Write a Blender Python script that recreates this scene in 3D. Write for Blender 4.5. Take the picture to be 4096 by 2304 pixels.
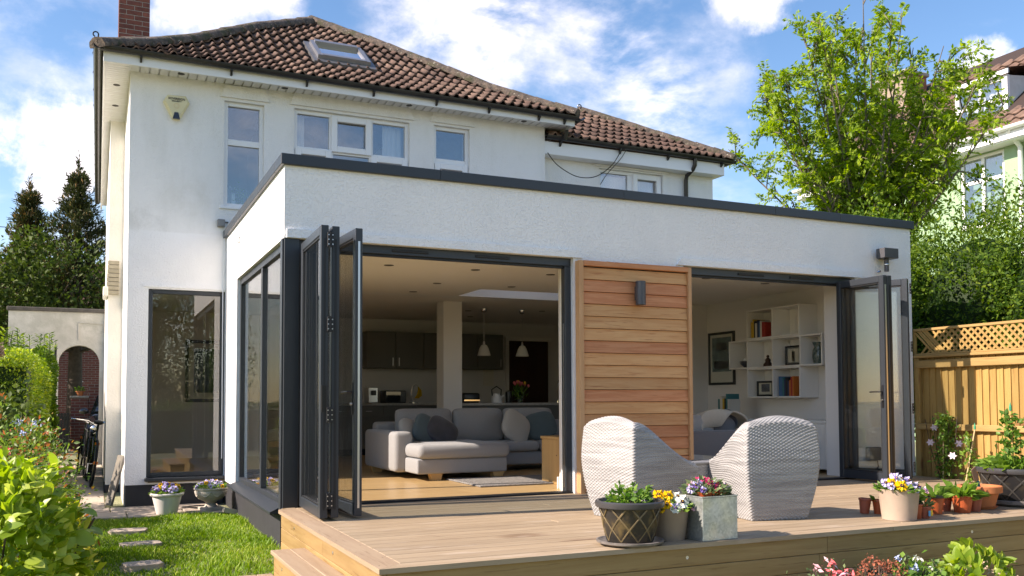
import bpy, math, random
import numpy as np
from mathutils import Vector, Matrix

random.seed(7); RNG = np.random.default_rng(7)
for o in list(bpy.data.objects): bpy.data.objects.remove(o)
SC = bpy.context.scene
COL = SC.collection
R = math.radians

# ------------------------------------------------------------------ camera
cam_d = bpy.data.cameras.new('camera'); cam = bpy.data.objects.new('camera', cam_d); COL.objects.link(cam)
CAM = Vector((-1.4026, -7.6316, 0.8771)); yaw, pit, rol = .4294, .0444, -.0039
fw = Vector((math.sin(yaw)*math.cos(pit), math.cos(yaw)*math.cos(pit), math.sin(pit)))
rt = Vector((math.cos(yaw), -math.sin(yaw), 0)); up = rt.cross(fw)
r2 = rt*math.cos(rol) + up*math.sin(rol); u2 = up*math.cos(rol) - rt*math.sin(rol)
cam.matrix_world = Matrix(((r2.x, u2.x, -fw.x, CAM.x), (r2.y, u2.y, -fw.y, CAM.y), (r2.z, u2.z, -fw.z, CAM.z), (0, 0, 0, 1)))
cam_d.sensor_fit = 'HORIZONTAL'; cam_d.sensor_width = 36; cam_d.lens = 36*3624.07/4096
cam_d.shift_y = (1442.96-1152)/4096; cam_d.clip_start = .05; cam_d.clip_end = 3000
SC.camera = cam

# ------------------------------------------------------------------ sky, sun, exposure
SUN_EL, SUN_AZ = R(36), R(-83.2)            # azimuth from +Y towards +X
SUN_DIR = Vector((math.sin(SUN_AZ)*math.cos(SUN_EL), math.cos(SUN_AZ)*math.cos(SUN_EL), math.sin(SUN_EL)))
W = bpy.data.worlds.new('World'); SC.world = W; W.use_nodes = True
nt = W.node_tree; nt.nodes.clear()
def wn(t, **k):
    n = nt.nodes.new(t)
    for a, b in k.items(): setattr(n, a, b)
    return n
def wl(a, b): nt.links.new(a, b)
def wmath(op, a, b=None, c=None, clamp=False):
    n = wn('ShaderNodeMath', operation=op, use_clamp=clamp)
    for i, v in enumerate((a, b, c)):
        if v is None: continue
        if isinstance(v, (int, float)): n.inputs[i].default_value = v
        else: wl(v, n.inputs[i])
    return n.outputs[0]
out = wn('ShaderNodeOutputWorld'); bg = wn('ShaderNodeBackground'); wl(bg.outputs[0], out.inputs[0])
sky = wn('ShaderNodeTexSky', sky_type='NISHITA', sun_disc=False, sun_elevation=SUN_EL, sun_rotation=SUN_AZ,
         altitude=60, air_density=1.0, dust_density=.35, ozone_density=1.6)
SKY_STRENGTH = .14
bg.inputs[1].default_value = SKY_STRENGTH
tc = wn('ShaderNodeTexCoord'); D = tc.outputs['Generated']
sep = wn('ShaderNodeSeparateXYZ'); wl(D, sep.inputs[0])
zz = wmath('ADD', wmath('MAXIMUM', sep.outputs[2], 0.0), .22)
comb = wn('ShaderNodeCombineXYZ'); wl(wmath('DIVIDE', sep.outputs[0], zz), comb.inputs[0]); wl(wmath('DIVIDE', sep.outputs[1], zz), comb.inputs[1])
def wnoise(scale, detail, rough, vec, dist=0):
    n = wn('ShaderNodeTexNoise'); n.inputs['Scale'].default_value = scale; n.inputs['Detail'].default_value = detail
    n.inputs['Roughness'].default_value = rough; n.inputs['Distortion'].default_value = dist; wl(vec, n.inputs['Vector']); return n
big = wnoise(1.15, 6, .56, comb.outputs[0], .35)       # broad cloud fields, the whole sky over
wisp = wnoise(5.2, 9, .6, comb.outputs[0], .15)
puff = wnoise(5.5, 9, .62, D, .0)
wv = wn('ShaderNodeVectorMath', operation='SUBTRACT'); wl(puff.outputs['Color'], wv.inputs[0]); wv.inputs[1].default_value = (.5, .5, .5)
ws = wn('ShaderNodeVectorMath', operation='SCALE'); wl(wv.outputs[0], ws.inputs[0]); ws.inputs['Scale'].default_value = .22
wa = wn('ShaderNodeVectorMath', operation='ADD'); wl(D, wa.inputs[0]); wl(ws.outputs[0], wa.inputs[1]); DW = wa.outputs[0]
def smooth(x, a, b):
    n = wn('ShaderNodeMapRange', interpolation_type='SMOOTHSTEP'); wl(x, n.inputs[0]); n.inputs[1].default_value = a; n.inputs[2].default_value = b
    return n.outputs[0]
field = smooth(wmath('ADD', wmath('MULTIPLY', big.outputs[0], .74), wmath('MULTIPLY', wisp.outputs[0], .26)), .48, .68)
field = wmath('MULTIPLY', field, .62)
# the cumulus heads that stand in the frame
def ray(px, py):
    d = fw + r2*((px-2048)/3624.07) + u2*((1442.96-py)/3624.07); return d.normalized()
CL = [((200, 500), 2.7, 1.0, 0), ((300, 570), 2.0, .85, 0), ((140, 590), 2.0, .95, 0), ((300, 420), 1.3, .8, 0), ((930, -40), 3.3, 1.0, 0), ((720, 0), 2.0, .6, 0),
      ((1780, 60), 4.2, .72, 1), ((2060, 170), 3.4, .62, 1), ((2450, 40), 3.2, .68, 1), ((2750, 380), 3.6, .6, 1), ((2450, 400), 3.4, .6, 1), ((3000, 40), 2.0, .75, 0), ((3950, 300), 1.5, .6, 0), ((120, 80), 4.0, .42, 1), ((600, 330), 3, .3, 1)]
heads = None
thin_tex = smooth(wisp.outputs[0], .34, .74); thick_tex = smooth(wisp.outputs[0], .2, .46)
for (p, rad, amt, thin) in CL:
    d = ray(*p)
    vm = wn('ShaderNodeVectorMath', operation='DISTANCE'); wl(DW, vm.inputs[0]); vm.inputs[1].default_value = d
    dist = vm.outputs['Value']
    rr = math.sin(R(rad))
    m = wmath('MULTIPLY', wmath('MULTIPLY', smooth(dist, rr*1.5, rr*.5), amt), thin_tex if thin else thick_tex)
    heads = m if heads is None else wmath('ADD', heads, wmath('MULTIPLY', m, wmath('SUBTRACT', 1.0, heads)))
cover = wmath('MAXIMUM', field, heads)
up_fade = smooth(sep.outputs[2], -.02, .06)
cover = wmath('MULTIPLY', cover, up_fade, clamp=True)
shade = wnoise(9, 6, .6, D)
ccol = wn('ShaderNodeMix', data_type='RGBA'); wl(smooth(shade.outputs[0], .36, .6), ccol.inputs['Factor'])
CLOUD = 3.6
ccol.inputs['A'].default_value = (.58*CLOUD, .64*CLOUD, .74*CLOUD, 1); ccol.inputs['B'].default_value = (1.0*CLOUD, 1.01*CLOUD, 1.04*CLOUD, 1)
mix = wn('ShaderNodeMix', data_type='RGBA'); wl(cover, mix.inputs['Factor']); hs = wn('ShaderNodeHueSaturation'); hs.inputs['Saturation'].default_value = 1.25; hs.inputs['Value'].default_value = .44; wl(sky.outputs[0], hs.inputs['Color']); wl(hs.outputs[0], mix.inputs['A']); wl(ccol.outputs['Result'], mix.inputs['B'])
wl(mix.outputs['Result'], bg.inputs[0])

sd = bpy.data.lights.new('sun', 'SUN'); sun = bpy.data.objects.new('sun', sd); COL.objects.link(sun)
sd.energy = 2.45; sd.angle = R(.53); sd.color = (1, .955, .89)
sun.rotation_euler = SUN_DIR.to_track_quat('Z', 'Y').to_euler(); sun.location = (-20, 3, 20)

SC.view_settings.view_transform = 'Standard'; SC.view_settings.look = 'None'; SC.view_settings.gamma = 1
SC.view_settings.use_curve_mapping = False; SC.view_settings.exposure = 2.0
SC.view_settings.use_white_balance = True; SC.view_settings.white_balance_temperature = 7450; SC.view_settings.white_balance_tint = 20
SC.render.engine = 'CYCLES'
SC.cycles.use_denoising = True
try: SC.cycles.denoiser = 'OPENIMAGEDENOISE'
except Exception: pass
SC.cycles.max_bounces = 12; SC.cycles.diffuse_bounces = 8; SC.cycles.glossy_bounces = 4; SC.cycles.transparent_max_bounces = 24; SC.cycles.transmission_bounces = 6
SC.cycles.caustics_reflective = False; SC.cycles.caustics_refractive = False; SC.cycles.sample_clamp_indirect = 6

# ------------------------------------------------------------------ helpers
ORG = {}
def empty(name, loc=(0, 0, 0), parent=None):
    o = bpy.data.objects.new(name, None); COL.objects.link(o); o.empty_display_size = .1
    o.location = loc; ORG[o.name] = Vector(loc)
    if parent is not None:
        o.parent = parent; o.location = Vector(loc) - ORG.get(parent.name, Vector())
    return o
def tag(o, label=None, cat=None, group=None, kind=None):
    if label: o['label'] = label
    if cat: o['category'] = cat
    if group: o['group'] = group
    if kind: o['kind'] = kind
    return o
def thing(name, label, cat, loc=(0, 0, 0), group=None): return tag(empty(name, loc), label, cat, group)
def place(o, loc, rz=0, s=1):
    o.location = loc; o.rotation_euler = (0, 0, rz); o.scale = (s, s, s); return o
def link(name, me, parent=None, mat=None):
    o = bpy.data.objects.new(name, me); COL.objects.link(o)
    if mat is not None and not me.materials: me.materials.append(mat)
    ORG[o.name] = Vector()
    if parent is not None:
        o.parent = parent; ORG[o.name] = ORG.get(parent.name, Vector())
    return o
def copy_tree(o, parent=None):
    c = o.copy(); COL.objects.link(c); c.parent = parent; ORG[c.name] = ORG.get(o.name, Vector())
    for ch in list(o.children): copy_tree(ch, c)
    return c
class MB:
    def __init__(s): s.v = []; s.f = []; s.smooth = None
    def poly(s, *p):
        n = len(s.v); s.v += [tuple(q) for q in p]; s.f.append(tuple(range(n, n+len(p)))); return s
    def add(s, v, f):
        n = len(s.v); s.v += [tuple(q) for q in v]; s.f += [tuple(i+n for i in q) for q in f]; return s
    def box(s, x0, x1, y0, y1, z0, z1, c=0):
        if c <= 0:
            v = [(x, y, z) for z in (z0, z1) for y in (y0, y1) for x in (x0, x1)]
            return s.add(v, [(0, 2, 3, 1), (4, 5, 7, 6), (0, 1, 5, 4), (2, 6, 7, 3), (0, 4, 6, 2), (1, 3, 7, 5)])
        c = min(c, .45*abs(x1-x0), .45*abs(y1-y0), .45*abs(z1-z0)); v = []; ix = {}
        for sz in (0, 1):
            for sy in (0, 1):
                for sx in (0, 1):
                    X, Y, Z = (x0, x1)[sx], (y0, y1)[sy], (z0, z1)[sz]
                    dx, dy, dz = (c, -c)[sx], (c, -c)[sy], (c, -c)[sz]
                    for k, p in enumerate(((X, Y+dy, Z+dz), (X+dx, Y, Z+dz), (X+dx, Y+dy, Z))):
                        ix[(sx, sy, sz, k)] = len(v); v.append(p)
        g = lambda *a: ix[a]; f = []
        for k in range(3):
            a, b = [q for q in range(3) if q != k]
            for sgn in (0, 1):
                q = []
                for (p1, p2) in ((0, 0), (1, 0), (1, 1), (0, 1)):
                    t = [0, 0, 0]; t[k] = sgn; t[a] = p1; t[b] = p2; q.append(g(*t, k))
                if (sgn == 1) == (k == 1): q = q[::-1]
                f.append(q)
        for k in range(3):
            a, b = [q for q in range(3) if q != k]
            for p1 in (0, 1):
                for p2 in (0, 1):
                    t0 = [0, 0, 0]; t0[a] = p1; t0[b] = p2; t1 = list(t0); t1[k] = 1
                    f.append((g(*t0, a), g(*t1, a), g(*t1, b), g(*t0, b)))
        for sx in (0, 1):
            for sy in (0, 1):
                for sz in (0, 1): f.append((g(sx, sy, sz, 0), g(sx, sy, sz, 1), g(sx, sy, sz, 2)))
        return s.add(v, f)
    def tube(s, pts, r, n=8, cap=True):
        pts = [Vector(p) for p in pts]; rs = r if isinstance(r, (list, tuple)) else [r]*len(pts); v = []; f = []
        ref = None
        for i, p in enumerate(pts):
            t = (pts[min(i+1, len(pts)-1)] - pts[max(i-1, 0)]).normalized()
            if ref is None:
                ref = Vector((0, 0, 1)) if abs(t.z) < .9 else Vector((1, 0, 0))
            a = (ref - t*ref.dot(t)).normalized(); b = t.cross(a); ref = a
            for k in range(n):
                q = 2*math.pi*k/n; v.append(p + (a*math.cos(q) + b*math.sin(q))*rs[i])
        for i in range(len(pts)-1):
            for k in range(n): f.append((i*n+k, i*n+(k+1) % n, (i+1)*n+(k+1) % n, (i+1)*n+k))
        if cap: f.append(tuple(range(n))[::-1]); f.append(tuple(range((len(pts)-1)*n, len(pts)*n)))
        return s.add(v, f)
    def lathe(s, prof, n=24, c=(0, 0, 0), sx=1, sy=1, a0=0, a1=2*math.pi):
        full = abs(a1-a0-2*math.pi) < 1e-6; m = n if full else n+1; v = []; f = []
        for (r, z) in prof:
            for k in range(m):
                q = a0+(a1-a0)*k/n; v.append((c[0]+r*math.cos(q)*sx, c[1]+r*math.sin(q)*sy, c[2]+z))
        for i in range(len(prof)-1):
            for k in range(n): f.append((i*m+k, i*m+(k+1) % m, (i+1)*m+(k+1) % m, (i+1)*m+k))
        return s.add(v, f)
    def prism(s, poly, axis, a, b):
        """poly in the two other axes (x:(y,z) y:(x,z) z:(x,y)), extruded from a to b"""
        def P(p, t): return {'x': (t, p[0], p[1]), 'y': (p[0], t, p[1]), 'z': (p[0], p[1], t)}[axis]
        n = len(poly); v = [P(p, a) for p in poly] + [P(p, b) for p in poly]
        f = [tuple(range(n))[::-1], tuple(range(n, 2*n))] + [(i, (i+1) % n, n+(i+1) % n, n+i) for i in range(n)]
        return s.add(v, f)
    def ball(s, c, rx, ry=None, rz=None, n=12, m=8):
        ry = rx if ry is None else ry; rz = rx if rz is None else rz
        v = []; f = []
        for i in range(m+1):
            t = math.pi*i/m
            for k in range(n):
                q = 2*math.pi*k/n; v.append((c[0]+rx*math.sin(t)*math.cos(q), c[1]+ry*math.sin(t)*math.sin(q), c[2]+rz*math.cos(t)))
        for i in range(m):
            for k in range(n): f.append((i*n+k, (i+1)*n+k, (i+1)*n+(k+1) % n, i*n+(k+1) % n))
        return s.add(v, f)
    def wall(s, axis, t0, t1, a0, a1, z0, z1, holes):
        """wall slab; axis 'y': faces at y=t0,t1 spanning x a0..a1; axis 'x' likewise. holes (a,b,z,z)"""
        P = (lambda a, t, z: (a, t, z)) if axis == 'y' else (lambda a, t, z: (t, a, z))
        A = sorted({a0, a1, *[min(max(h[i], a0), a1) for h in holes for i in (0, 1)]}); Z = sorted({z0, z1, *[min(max(h[i], z0), z1) for h in holes for i in (2, 3)]})
        solid = lambda i, j: 0 <= i < len(A)-1 and 0 <= j < len(Z)-1 and not any(h[0]-1e-6 <= A[i] and A[i+1] <= h[1]+1e-6 and h[2]-1e-6 <= Z[j] and Z[j+1] <= h[3]+1e-6 for h in holes)
        for i in range(len(A)-1):
            for j in range(len(Z)-1):
                if not solid(i, j): continue
                a, b, c, d = A[i], A[i+1], Z[j], Z[j+1]
                for t in (t0, t1): s.poly(P(a, t, c), P(b, t, c), P(b, t, d), P(a, t, d))
                if not solid(i-1, j): s.poly(P(a, t0, c), P(a, t1, c), P(a, t1, d), P(a, t0, d))
                if not solid(i+1, j): s.poly(P(b, t0, c), P(b, t1, c), P(b, t1, d), P(b, t0, d))
                if not solid(i, j-1): s.poly(P(a, t0, c), P(b, t0, c), P(b, t1, c), P(a, t1, c))
                if not solid(i, j+1): s.poly(P(a, t0, d), P(b, t0, d), P(b, t1, d), P(a, t1, d))
        return s
    def mesh(s, name, mat=None, off=(0, 0, 0), smooth=None):
        me = bpy.data.meshes.new(name); ox, oy, oz = off
        me.from_pydata([(x-ox, y-oy, z-oz) for x, y, z in s.v], [], s.f); 
        import bmesh
        bm = bmesh.new(); bm.from_mesh(me); bmesh.ops.remove_doubles(bm, verts=bm.verts, dist=1e-5); bmesh.ops.recalc_face_normals(bm, faces=bm.faces); bm.to_mesh(me); bm.free()
        if mat is not None: me.materials.append(mat)
        if smooth is not None:
            me.polygons.foreach_set('use_smooth', [True]*len(me.polygons)); me.set_sharp_from_angle(angle=R(smooth))
        return me
    def build(s, name, mat, parent=None, smooth=None):
        off = ORG.get(parent.name, Vector()) if parent is not None else Vector()
        return link(name, s.mesh(name, mat, off, smooth), parent)
def box(name, mat, parent, x0, x1, y0, y1, z0, z1, c=0): return MB().box(x0, x1, y0, y1, z0, z1, c).build(name, mat, parent)
def npmesh(name, V, F, mat, smooth=False, colors=None):
    """V (n,3), F (m,k) numpy arrays -> mesh"""
    me = bpy.data.meshes.new(name); m, k = F.shape
    me.vertices.add(len(V)); me.vertices.foreach_set('co', np.ascontiguousarray(V, dtype=np.float32).ravel())
    me.loops.add(m*k); me.loops.foreach_set('vertex_index', np.ascontiguousarray(F, dtype=np.int32).ravel())
    me.polygons.add(m); me.polygons.foreach_set('loop_start', np.arange(0, m*k, k, dtype=np.int32))
    try: me.polygons.foreach_set('loop_total', np.full(m, k, dtype=np.int32))
    except Exception: pass
    if smooth: me.polygons.foreach_set('use_smooth', np.ones(m, dtype=bool))
    if colors is not None:
        at = me.color_attributes.new('tint', 'FLOAT_COLOR', 'POINT'); c = np.ones((len(V), 4), dtype=np.float32); c[:, :3] = colors; at.data.foreach_set('color', c.ravel())
    me.update(calc_edges=True); me.validate()
    if mat is not None: me.materials.append(mat)
    return me
def unit(a): return a/np.maximum(np.linalg.norm(a, axis=-1, keepdims=True), 1e-9)
def leaf_mesh(name, P, dirs, size, mat, width=.45, fold=.25, nrm=None, rng=RNG, curl=.0):
    """one small folded leaf per point: base, two sides, tip; per-leaf value in the 'tint' attribute"""
    n = len(P); d = unit(dirs)
    if nrm is None: nrm = rng.normal(size=(n, 3)) + np.array([-.9, 0, 1.2])     # leaves turn to the light
    side = unit(np.cross(d, nrm)); nn = np.cross(side, d); s = np.asarray(size).reshape(-1, 1)*np.ones((n, 1))
    base = P; tip = P + d*s - nn*s*curl; mid = P + d*s*.5
    L = mid + side*s*width*.5 + nn*s*fold*.3; Rr = mid - side*s*width*.5 + nn*s*fold*.3
    V = np.stack([base, L, tip, Rr], 1).reshape(-1, 3)
    i = np.arange(n)*4; F = np.concatenate([np.stack([i, i+1, i+2], 1), np.stack([i, i+2, i+3], 1)])
    t = rng.random((n, 1)); C = np.repeat(np.concatenate([t, t, t], 1), 4, axis=0)
    return npmesh(name, V, F, mat, colors=C)
# ------------------------------------------------------------------ materials
def new_mat(name):
    m = bpy.data.materials.new(name); m.use_nodes = True; nt = m.node_tree; nt.nodes.clear()
    o = nt.nodes.new('ShaderNodeOutputMaterial'); b = nt.nodes.new('ShaderNodeBsdfPrincipled'); nt.links.new(b.outputs[0], o.inputs[0])
    return m, nt, b, o
class NT:
    def __init__(s, nt): s.nt = nt
    def n(s, t, **k):
        q = s.nt.nodes.new(t)
        for a, b in k.items():
            if a.startswith('_'): q.inputs[a[1:]].default_value = b
            else: setattr(q, a, b)
        return q
    def l(s, a, b): s.nt.links.new(a, b)
    def math(s, op, a, b=None, clamp=False):
        q = s.n('ShaderNodeMath', operation=op, use_clamp=clamp)
        for i, v in enumerate((a, b)):
            if v is None: continue
            if isinstance(v, (int, float)): q.inputs[i].default_value = v
            else: s.l(v, q.inputs[i])
        return q.outputs[0]
    def rng(s, x, a, b, c=0, d=1, smooth=True):
        q = s.n('ShaderNodeMapRange'); q.interpolation_type = 'SMOOTHSTEP' if smooth else 'LINEAR'; s.l(x, q.inputs[0])
        for i, v in enumerate((a, b, c, d)): q.inputs[i+1].default_value = v
        return q.outputs[0]
    def mix(s, f, a, b, blend='MIX'):
        q = s.n('ShaderNodeMix', data_type='RGBA', blend_type=blend)
        for nm, v in (('Factor', f), ('A', a), ('B', b)):
            if isinstance(v, (int, float)): q.inputs[nm].default_value = v
            elif isinstance(v, (tuple, list)): q.inputs[nm].default_value = (*v[:3], 1)
            else: s.l(v, q.inputs[nm])
        return q.outputs['Result']
    def pos(s, scale=(1, 1, 1), rand=0, rot=(0, 0, 0)):
        g = s.n('ShaderNodeNewGeometry'); v = g.outputs['Position']
        if rand:
            oi = s.n('ShaderNodeObjectInfo'); c = s.n('ShaderNodeCombineXYZ')
            r = s.math('MULTIPLY', oi.outputs['Random'], rand)
            for i in range(3): s.l(r, c.inputs[i])
            a = s.n('ShaderNodeVectorMath', operation='ADD'); s.l(v, a.inputs[0]); s.l(c.outputs[0], a.inputs[1]); v = a.outputs[0]
        m = s.n('ShaderNodeMapping'); m.inputs['Scale'].default_value = scale; m.inputs['Rotation'].default_value = rot; s.l(v, m.inputs[0]); return m.outputs[0]
    def obj(s, scale=(1, 1, 1)):
        t = s.n('ShaderNodeTexCoord'); m = s.n('ShaderNodeMapping'); m.inputs['Scale'].default_value = scale; s.l(t.outputs['Object'], m.inputs[0]); return m.outputs[0]
    def noise(s, vec, scale, detail=4, rough=.55, dist=0):
        q = s.n('ShaderNodeTexNoise'); q.inputs['Scale'].default_value = scale; q.inputs['Detail'].default_value = detail; q.inputs['Roughness'].default_value = rough; q.inputs['Distortion'].default_value = dist
        s.l(vec, q.inputs['Vector']); return q.outputs[0]
    def bump(s, h, strength, dist, b, prev=None):
        q = s.n('ShaderNodeBump'); q.inputs['Strength'].default_value = strength; q.inputs['Distance'].default_value = dist; s.l(h, q.inputs['Height'])
        if prev is not None: s.l(prev, q.inputs['Normal'])
        if b is not None: s.l(q.outputs[0], b.inputs['Normal'])
        return q.outputs[0]
    def rand(s): return s.n('ShaderNodeObjectInfo').outputs['Random']
def M(name, c, c2=None, sc=6, st=(1, 1, 1), rough=.6, rough2=None, spec=.5, metal=0, bump=0, bsc=60, bst=None, bdist=.004, orand=0, coat=0, sheen=0):
    m, nt, b, o = new_mat(name); N = NT(nt); b.inputs['Roughness'].default_value = rough; b.inputs['Specular IOR Level'].default_value = spec; b.inputs['Metallic'].default_value = metal
    b.inputs['Coat Weight'].default_value = coat; b.inputs['Sheen Weight'].default_value = sheen
    p = N.pos(st, 3.7)
    col = None
    n1 = N.noise(p, sc, 5)
    if c2 is not None: col = N.mix(N.rng(n1, .3, .7), c, c2)
    if orand:
        base = col if col is not None else c
        v = N.rng(N.rand(), 0, 1, 1-orand, 1+orand, False)
        h = N.n('ShaderNodeHueSaturation'); N.l(v, h.inputs['Value'])
        if isinstance(base, tuple): h.inputs['Color'].default_value = (*base, 1)
        else: N.l(base, h.inputs['Color'])
        col = h.outputs[0]
    if col is None: b.inputs['Base Color'].default_value = (*c, 1)
    else: N.l(col, b.inputs['Base Color'])
    if rough2 is not None: N.l(N.rng(n1, .3, .7, rough, rough2), b.inputs['Roughness'])
    if bump: N.bump(N.noise(N.pos(bst or st, 3.7), bsc, 4), bump, bdist, b)
    return m
def wood(name, c1, c2, axis='x', dark=None, orand=.12, rough=.6, grain=26, knots=.0, kcol=(.12, .05, .02), bump=.15, wear=None, alt=None):
    """planed timber: grain streaks along one axis, each board its own offset and tone"""
    m, nt, b, o = new_mat(name); N = NT(nt); b.inputs['Roughness'].default_value = rough; b.inputs['Specular IOR Level'].default_value = .35
    st = {'x': (.07, 1, 1), 'y': (1, .07, 1), 'z': (1, 1, .07)}[axis]
    p = N.pos(st, 13.0); g = N.noise(p, grain, 6, .6, .6); big = N.noise(N.pos({'x': (.3, 1, 1), 'y': (1, .3, 1), 'z': (1, 1, .3)}[axis], 9.0), 5, 4)
    col = N.mix(N.rng(N.math('ADD', N.math('MULTIPLY', g, .65), N.math('MULTIPLY', big, .35)), .32, .68), c1, c2)
    if alt: col = N.mix(N.rng(N.math('FRACT', N.math('MULTIPLY', N.rand(), 7.31)), .45, .55), col, N.mix(N.rng(g, .35, .65), alt[0], alt[1]))
    if dark: col = N.mix(N.math('MULTIPLY', N.rng(N.noise(p, grain*2.2, 4), .57, .72), .75), col, dark)
    if knots:
        v = N.n('ShaderNodeTexVoronoi'); v.inputs['Scale'].default_value = knots; N.l(N.pos({'x': (.55, 1, 1), 'y': (1, .55, 1), 'z': (1, 1, .55)}[axis], 5.0), v.inputs['Vector'])
        k = N.rng(v.outputs['Distance'], .07, .16, 1, 0); sel = N.rng(v.outputs['Color'], .55, .6)
        col = N.mix(N.math('MULTIPLY', N.math('MULTIPLY', k, sel), .8), col, kcol)
    if wear: col = N.mix(N.math('MULTIPLY', N.rng(N.noise(N.pos({'x': (.5, 2, 2), 'y': (2, .5, 2), 'z': (2, 2, .5)}[axis], 4.0), 3.2, 6, .65), .55, .72), .7), col, wear)
    v = N.rng(N.rand(), 0, 1, 1-orand, 1+orand, False); h = N.n('ShaderNodeHueSaturation'); N.l(v, h.inputs['Value']); N.l(col, h.inputs['Color'])
    N.l(h.outputs[0], b.inputs['Base Color'])
    if bump: N.bump(g, bump, .003, b)
    return m
def leafmat(name, c1, c2, c3=None, trans=.35, rough=.45, spec=.4, patch=1.2):
    """foliage: per-leaf tone from the 'tint' attribute, patches of older and younger leaves"""
    m, nt, b, o = new_mat(name); N = NT(nt); b.inputs['Roughness'].default_value = rough; b.inputs['Specular IOR Level'].default_value = spec
    a = N.n('ShaderNodeAttribute', attribute_name='tint'); t = a.outputs['Fac']
    t = N.math('ADD', N.math('MULTIPLY', t, .6), N.math('MULTIPLY', N.noise(N.pos((1, 1, 1)), patch, 3), .5))
    t = N.math('ADD', t, N.math('MULTIPLY', N.math('SUBTRACT', N.rand(), .5), .25))
    col = N.mix(N.rng(t, .2, .85), c1, c2)
    if c3: col = N.mix(N.rng(t, .74, .84), col, c3)
    N.l(col, b.inputs['Base Color'])
    tr = N.n('ShaderNodeBsdfTranslucent'); br = N.n('ShaderNodeHueSaturation', _Value=1.5, _Saturation=1.1); N.l(col, br.inputs['Color']); N.l(br.outputs[0], tr.inputs[0])
    mx = N.n('ShaderNodeMixShader'); mx.inputs[0].default_value = trans; N.l(b.outputs[0], mx.inputs[1]); N.l(tr.outputs[0], mx.inputs[2]); N.l(mx.outputs[0], o.inputs[0])
    return m
def stucco(name, c, c2, strength=.55, scale=55, stain=None, zsplit=None, cold=None):
    """textured masonry paint: raised worm-like grains"""
    m, nt, b, o = new_mat(name); N = NT(nt); b.inputs['Roughness'].default_value = .55; b.inputs['Specular IOR Level'].default_value = .35
    p = N.pos((1, 1, 1)); n1 = N.noise(p, 1.3, 5, .6); col = N.mix(N.rng(n1, .35, .65), c, c2)
    if zsplit is not None:
        g = N.n('ShaderNodeNewGeometry'); s = N.n('ShaderNodeSeparateXYZ'); N.l(g.outputs['Position'], s.inputs[0])
        z = N.math('ADD', s.outputs[2], N.math('MULTIPLY', N.math('SUBTRACT', N.noise(p, 6, 3), .5), .03))
        old = N.mix(N.rng(N.noise(N.pos((1, 1, .35)), 2.6, 6, .62), .42, .7), cold[0], cold[1])
        col = N.mix(N.rng(z, zsplit-.012, zsplit+.012), col, old)
    if stain:
        for (ctr, rad, sc, tone, amt) in stain:
            mp = N.n('ShaderNodeMapping', vector_type='POINT'); mp.inputs['Location'].default_value = [-a*b_ for a, b_ in zip(ctr, rad)]; mp.inputs['Scale'].default_value = rad
            g = N.n('ShaderNodeNewGeometry'); N.l(g.outputs['Position'], mp.inputs[0])
            ln = N.n('ShaderNodeVectorMath', operation='LENGTH'); N.l(mp.outputs[0], ln.inputs[0])
            f = N.math('MULTIPLY', N.rng(ln.outputs['Value'], 1.0, .2), N.rng(N.noise(p, sc, 6, .7), .38, .62))
            col = N.mix(N.math('MULTIPLY', f, amt), col, tone)
    N.l(col, b.inputs['Base Color'])
    gr = N.noise(p, scale, 3, .5, .8); gr = N.rng(gr, .45, .72)
    fine = N.noise(p, scale*3, 2)
    n0 = N.bump(gr, strength, .006, None); N.bump(fine, strength*.3, .002, b, n0)
    return m
def glassmat(name, tint=(.965, .98, .975), boost=1.5, rough=0.0):
    m = bpy.data.materials.new(name); m.use_nodes = True; nt = m.node_tree; nt.nodes.clear(); N = NT(nt)
    o = N.n('ShaderNodeOutputMaterial'); t = N.n('ShaderNodeBsdfTransparent'); t.inputs[0].default_value = (*tint, 1)
    g = N.n('ShaderNodeBsdfGlossy'); g.inputs['Roughness'].default_value = rough; g.inputs[0].default_value = (1, 1, 1, 1)
    lw = N.n('ShaderNodeLayerWeight'); lw.inputs[0].default_value = .5
    k = N.math('MULTIPLY', N.math('ADD', .042, N.math('MULTIPLY', N.math('POWER', lw.outputs['Facing'], 5.0), .95)), boost, clamp=True); mx = N.n('ShaderNodeMixShader'); N.l(k, mx.inputs[0]); N.l(t.outputs[0], mx.inputs[1]); N.l(g.outputs[0], mx.inputs[2]); N.l(mx.outputs[0], o.inputs[0])
    return m
def brickmat(name, c1, c2, mortar, scale=1, axis='y'):
    m, nt, b, o = new_mat(name); N = NT(nt); b.inputs['Roughness'].default_value = .85
    br = N.n('ShaderNodeTexBrick'); br.inputs['Color1'].default_value = (*c1, 1); br.inputs['Color2'].default_value = (*c2, 1); br.inputs['Mortar'].default_value = (*mortar, 1)
    br.inputs['Scale'].default_value = 1; br.inputs['Brick Width'].default_value = .225*scale; br.inputs['Row Height'].default_value = .075*scale; br.inputs['Mortar Size'].default_value = .008*scale
    v = N.pos((1, 1, 1), 0, (R(90), 0, 0) if axis == 'y' else (R(90), 0, R(90))); N.l(v, br.inputs['Vector'])
    col = N.mix(N.math('MULTIPLY', N.rng(N.noise(N.pos(), 3, 4), .3, .7), .4), br.outputs[0], (.1, .05, .04)); N.l(col, b.inputs['Base Color'])
    return m

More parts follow.
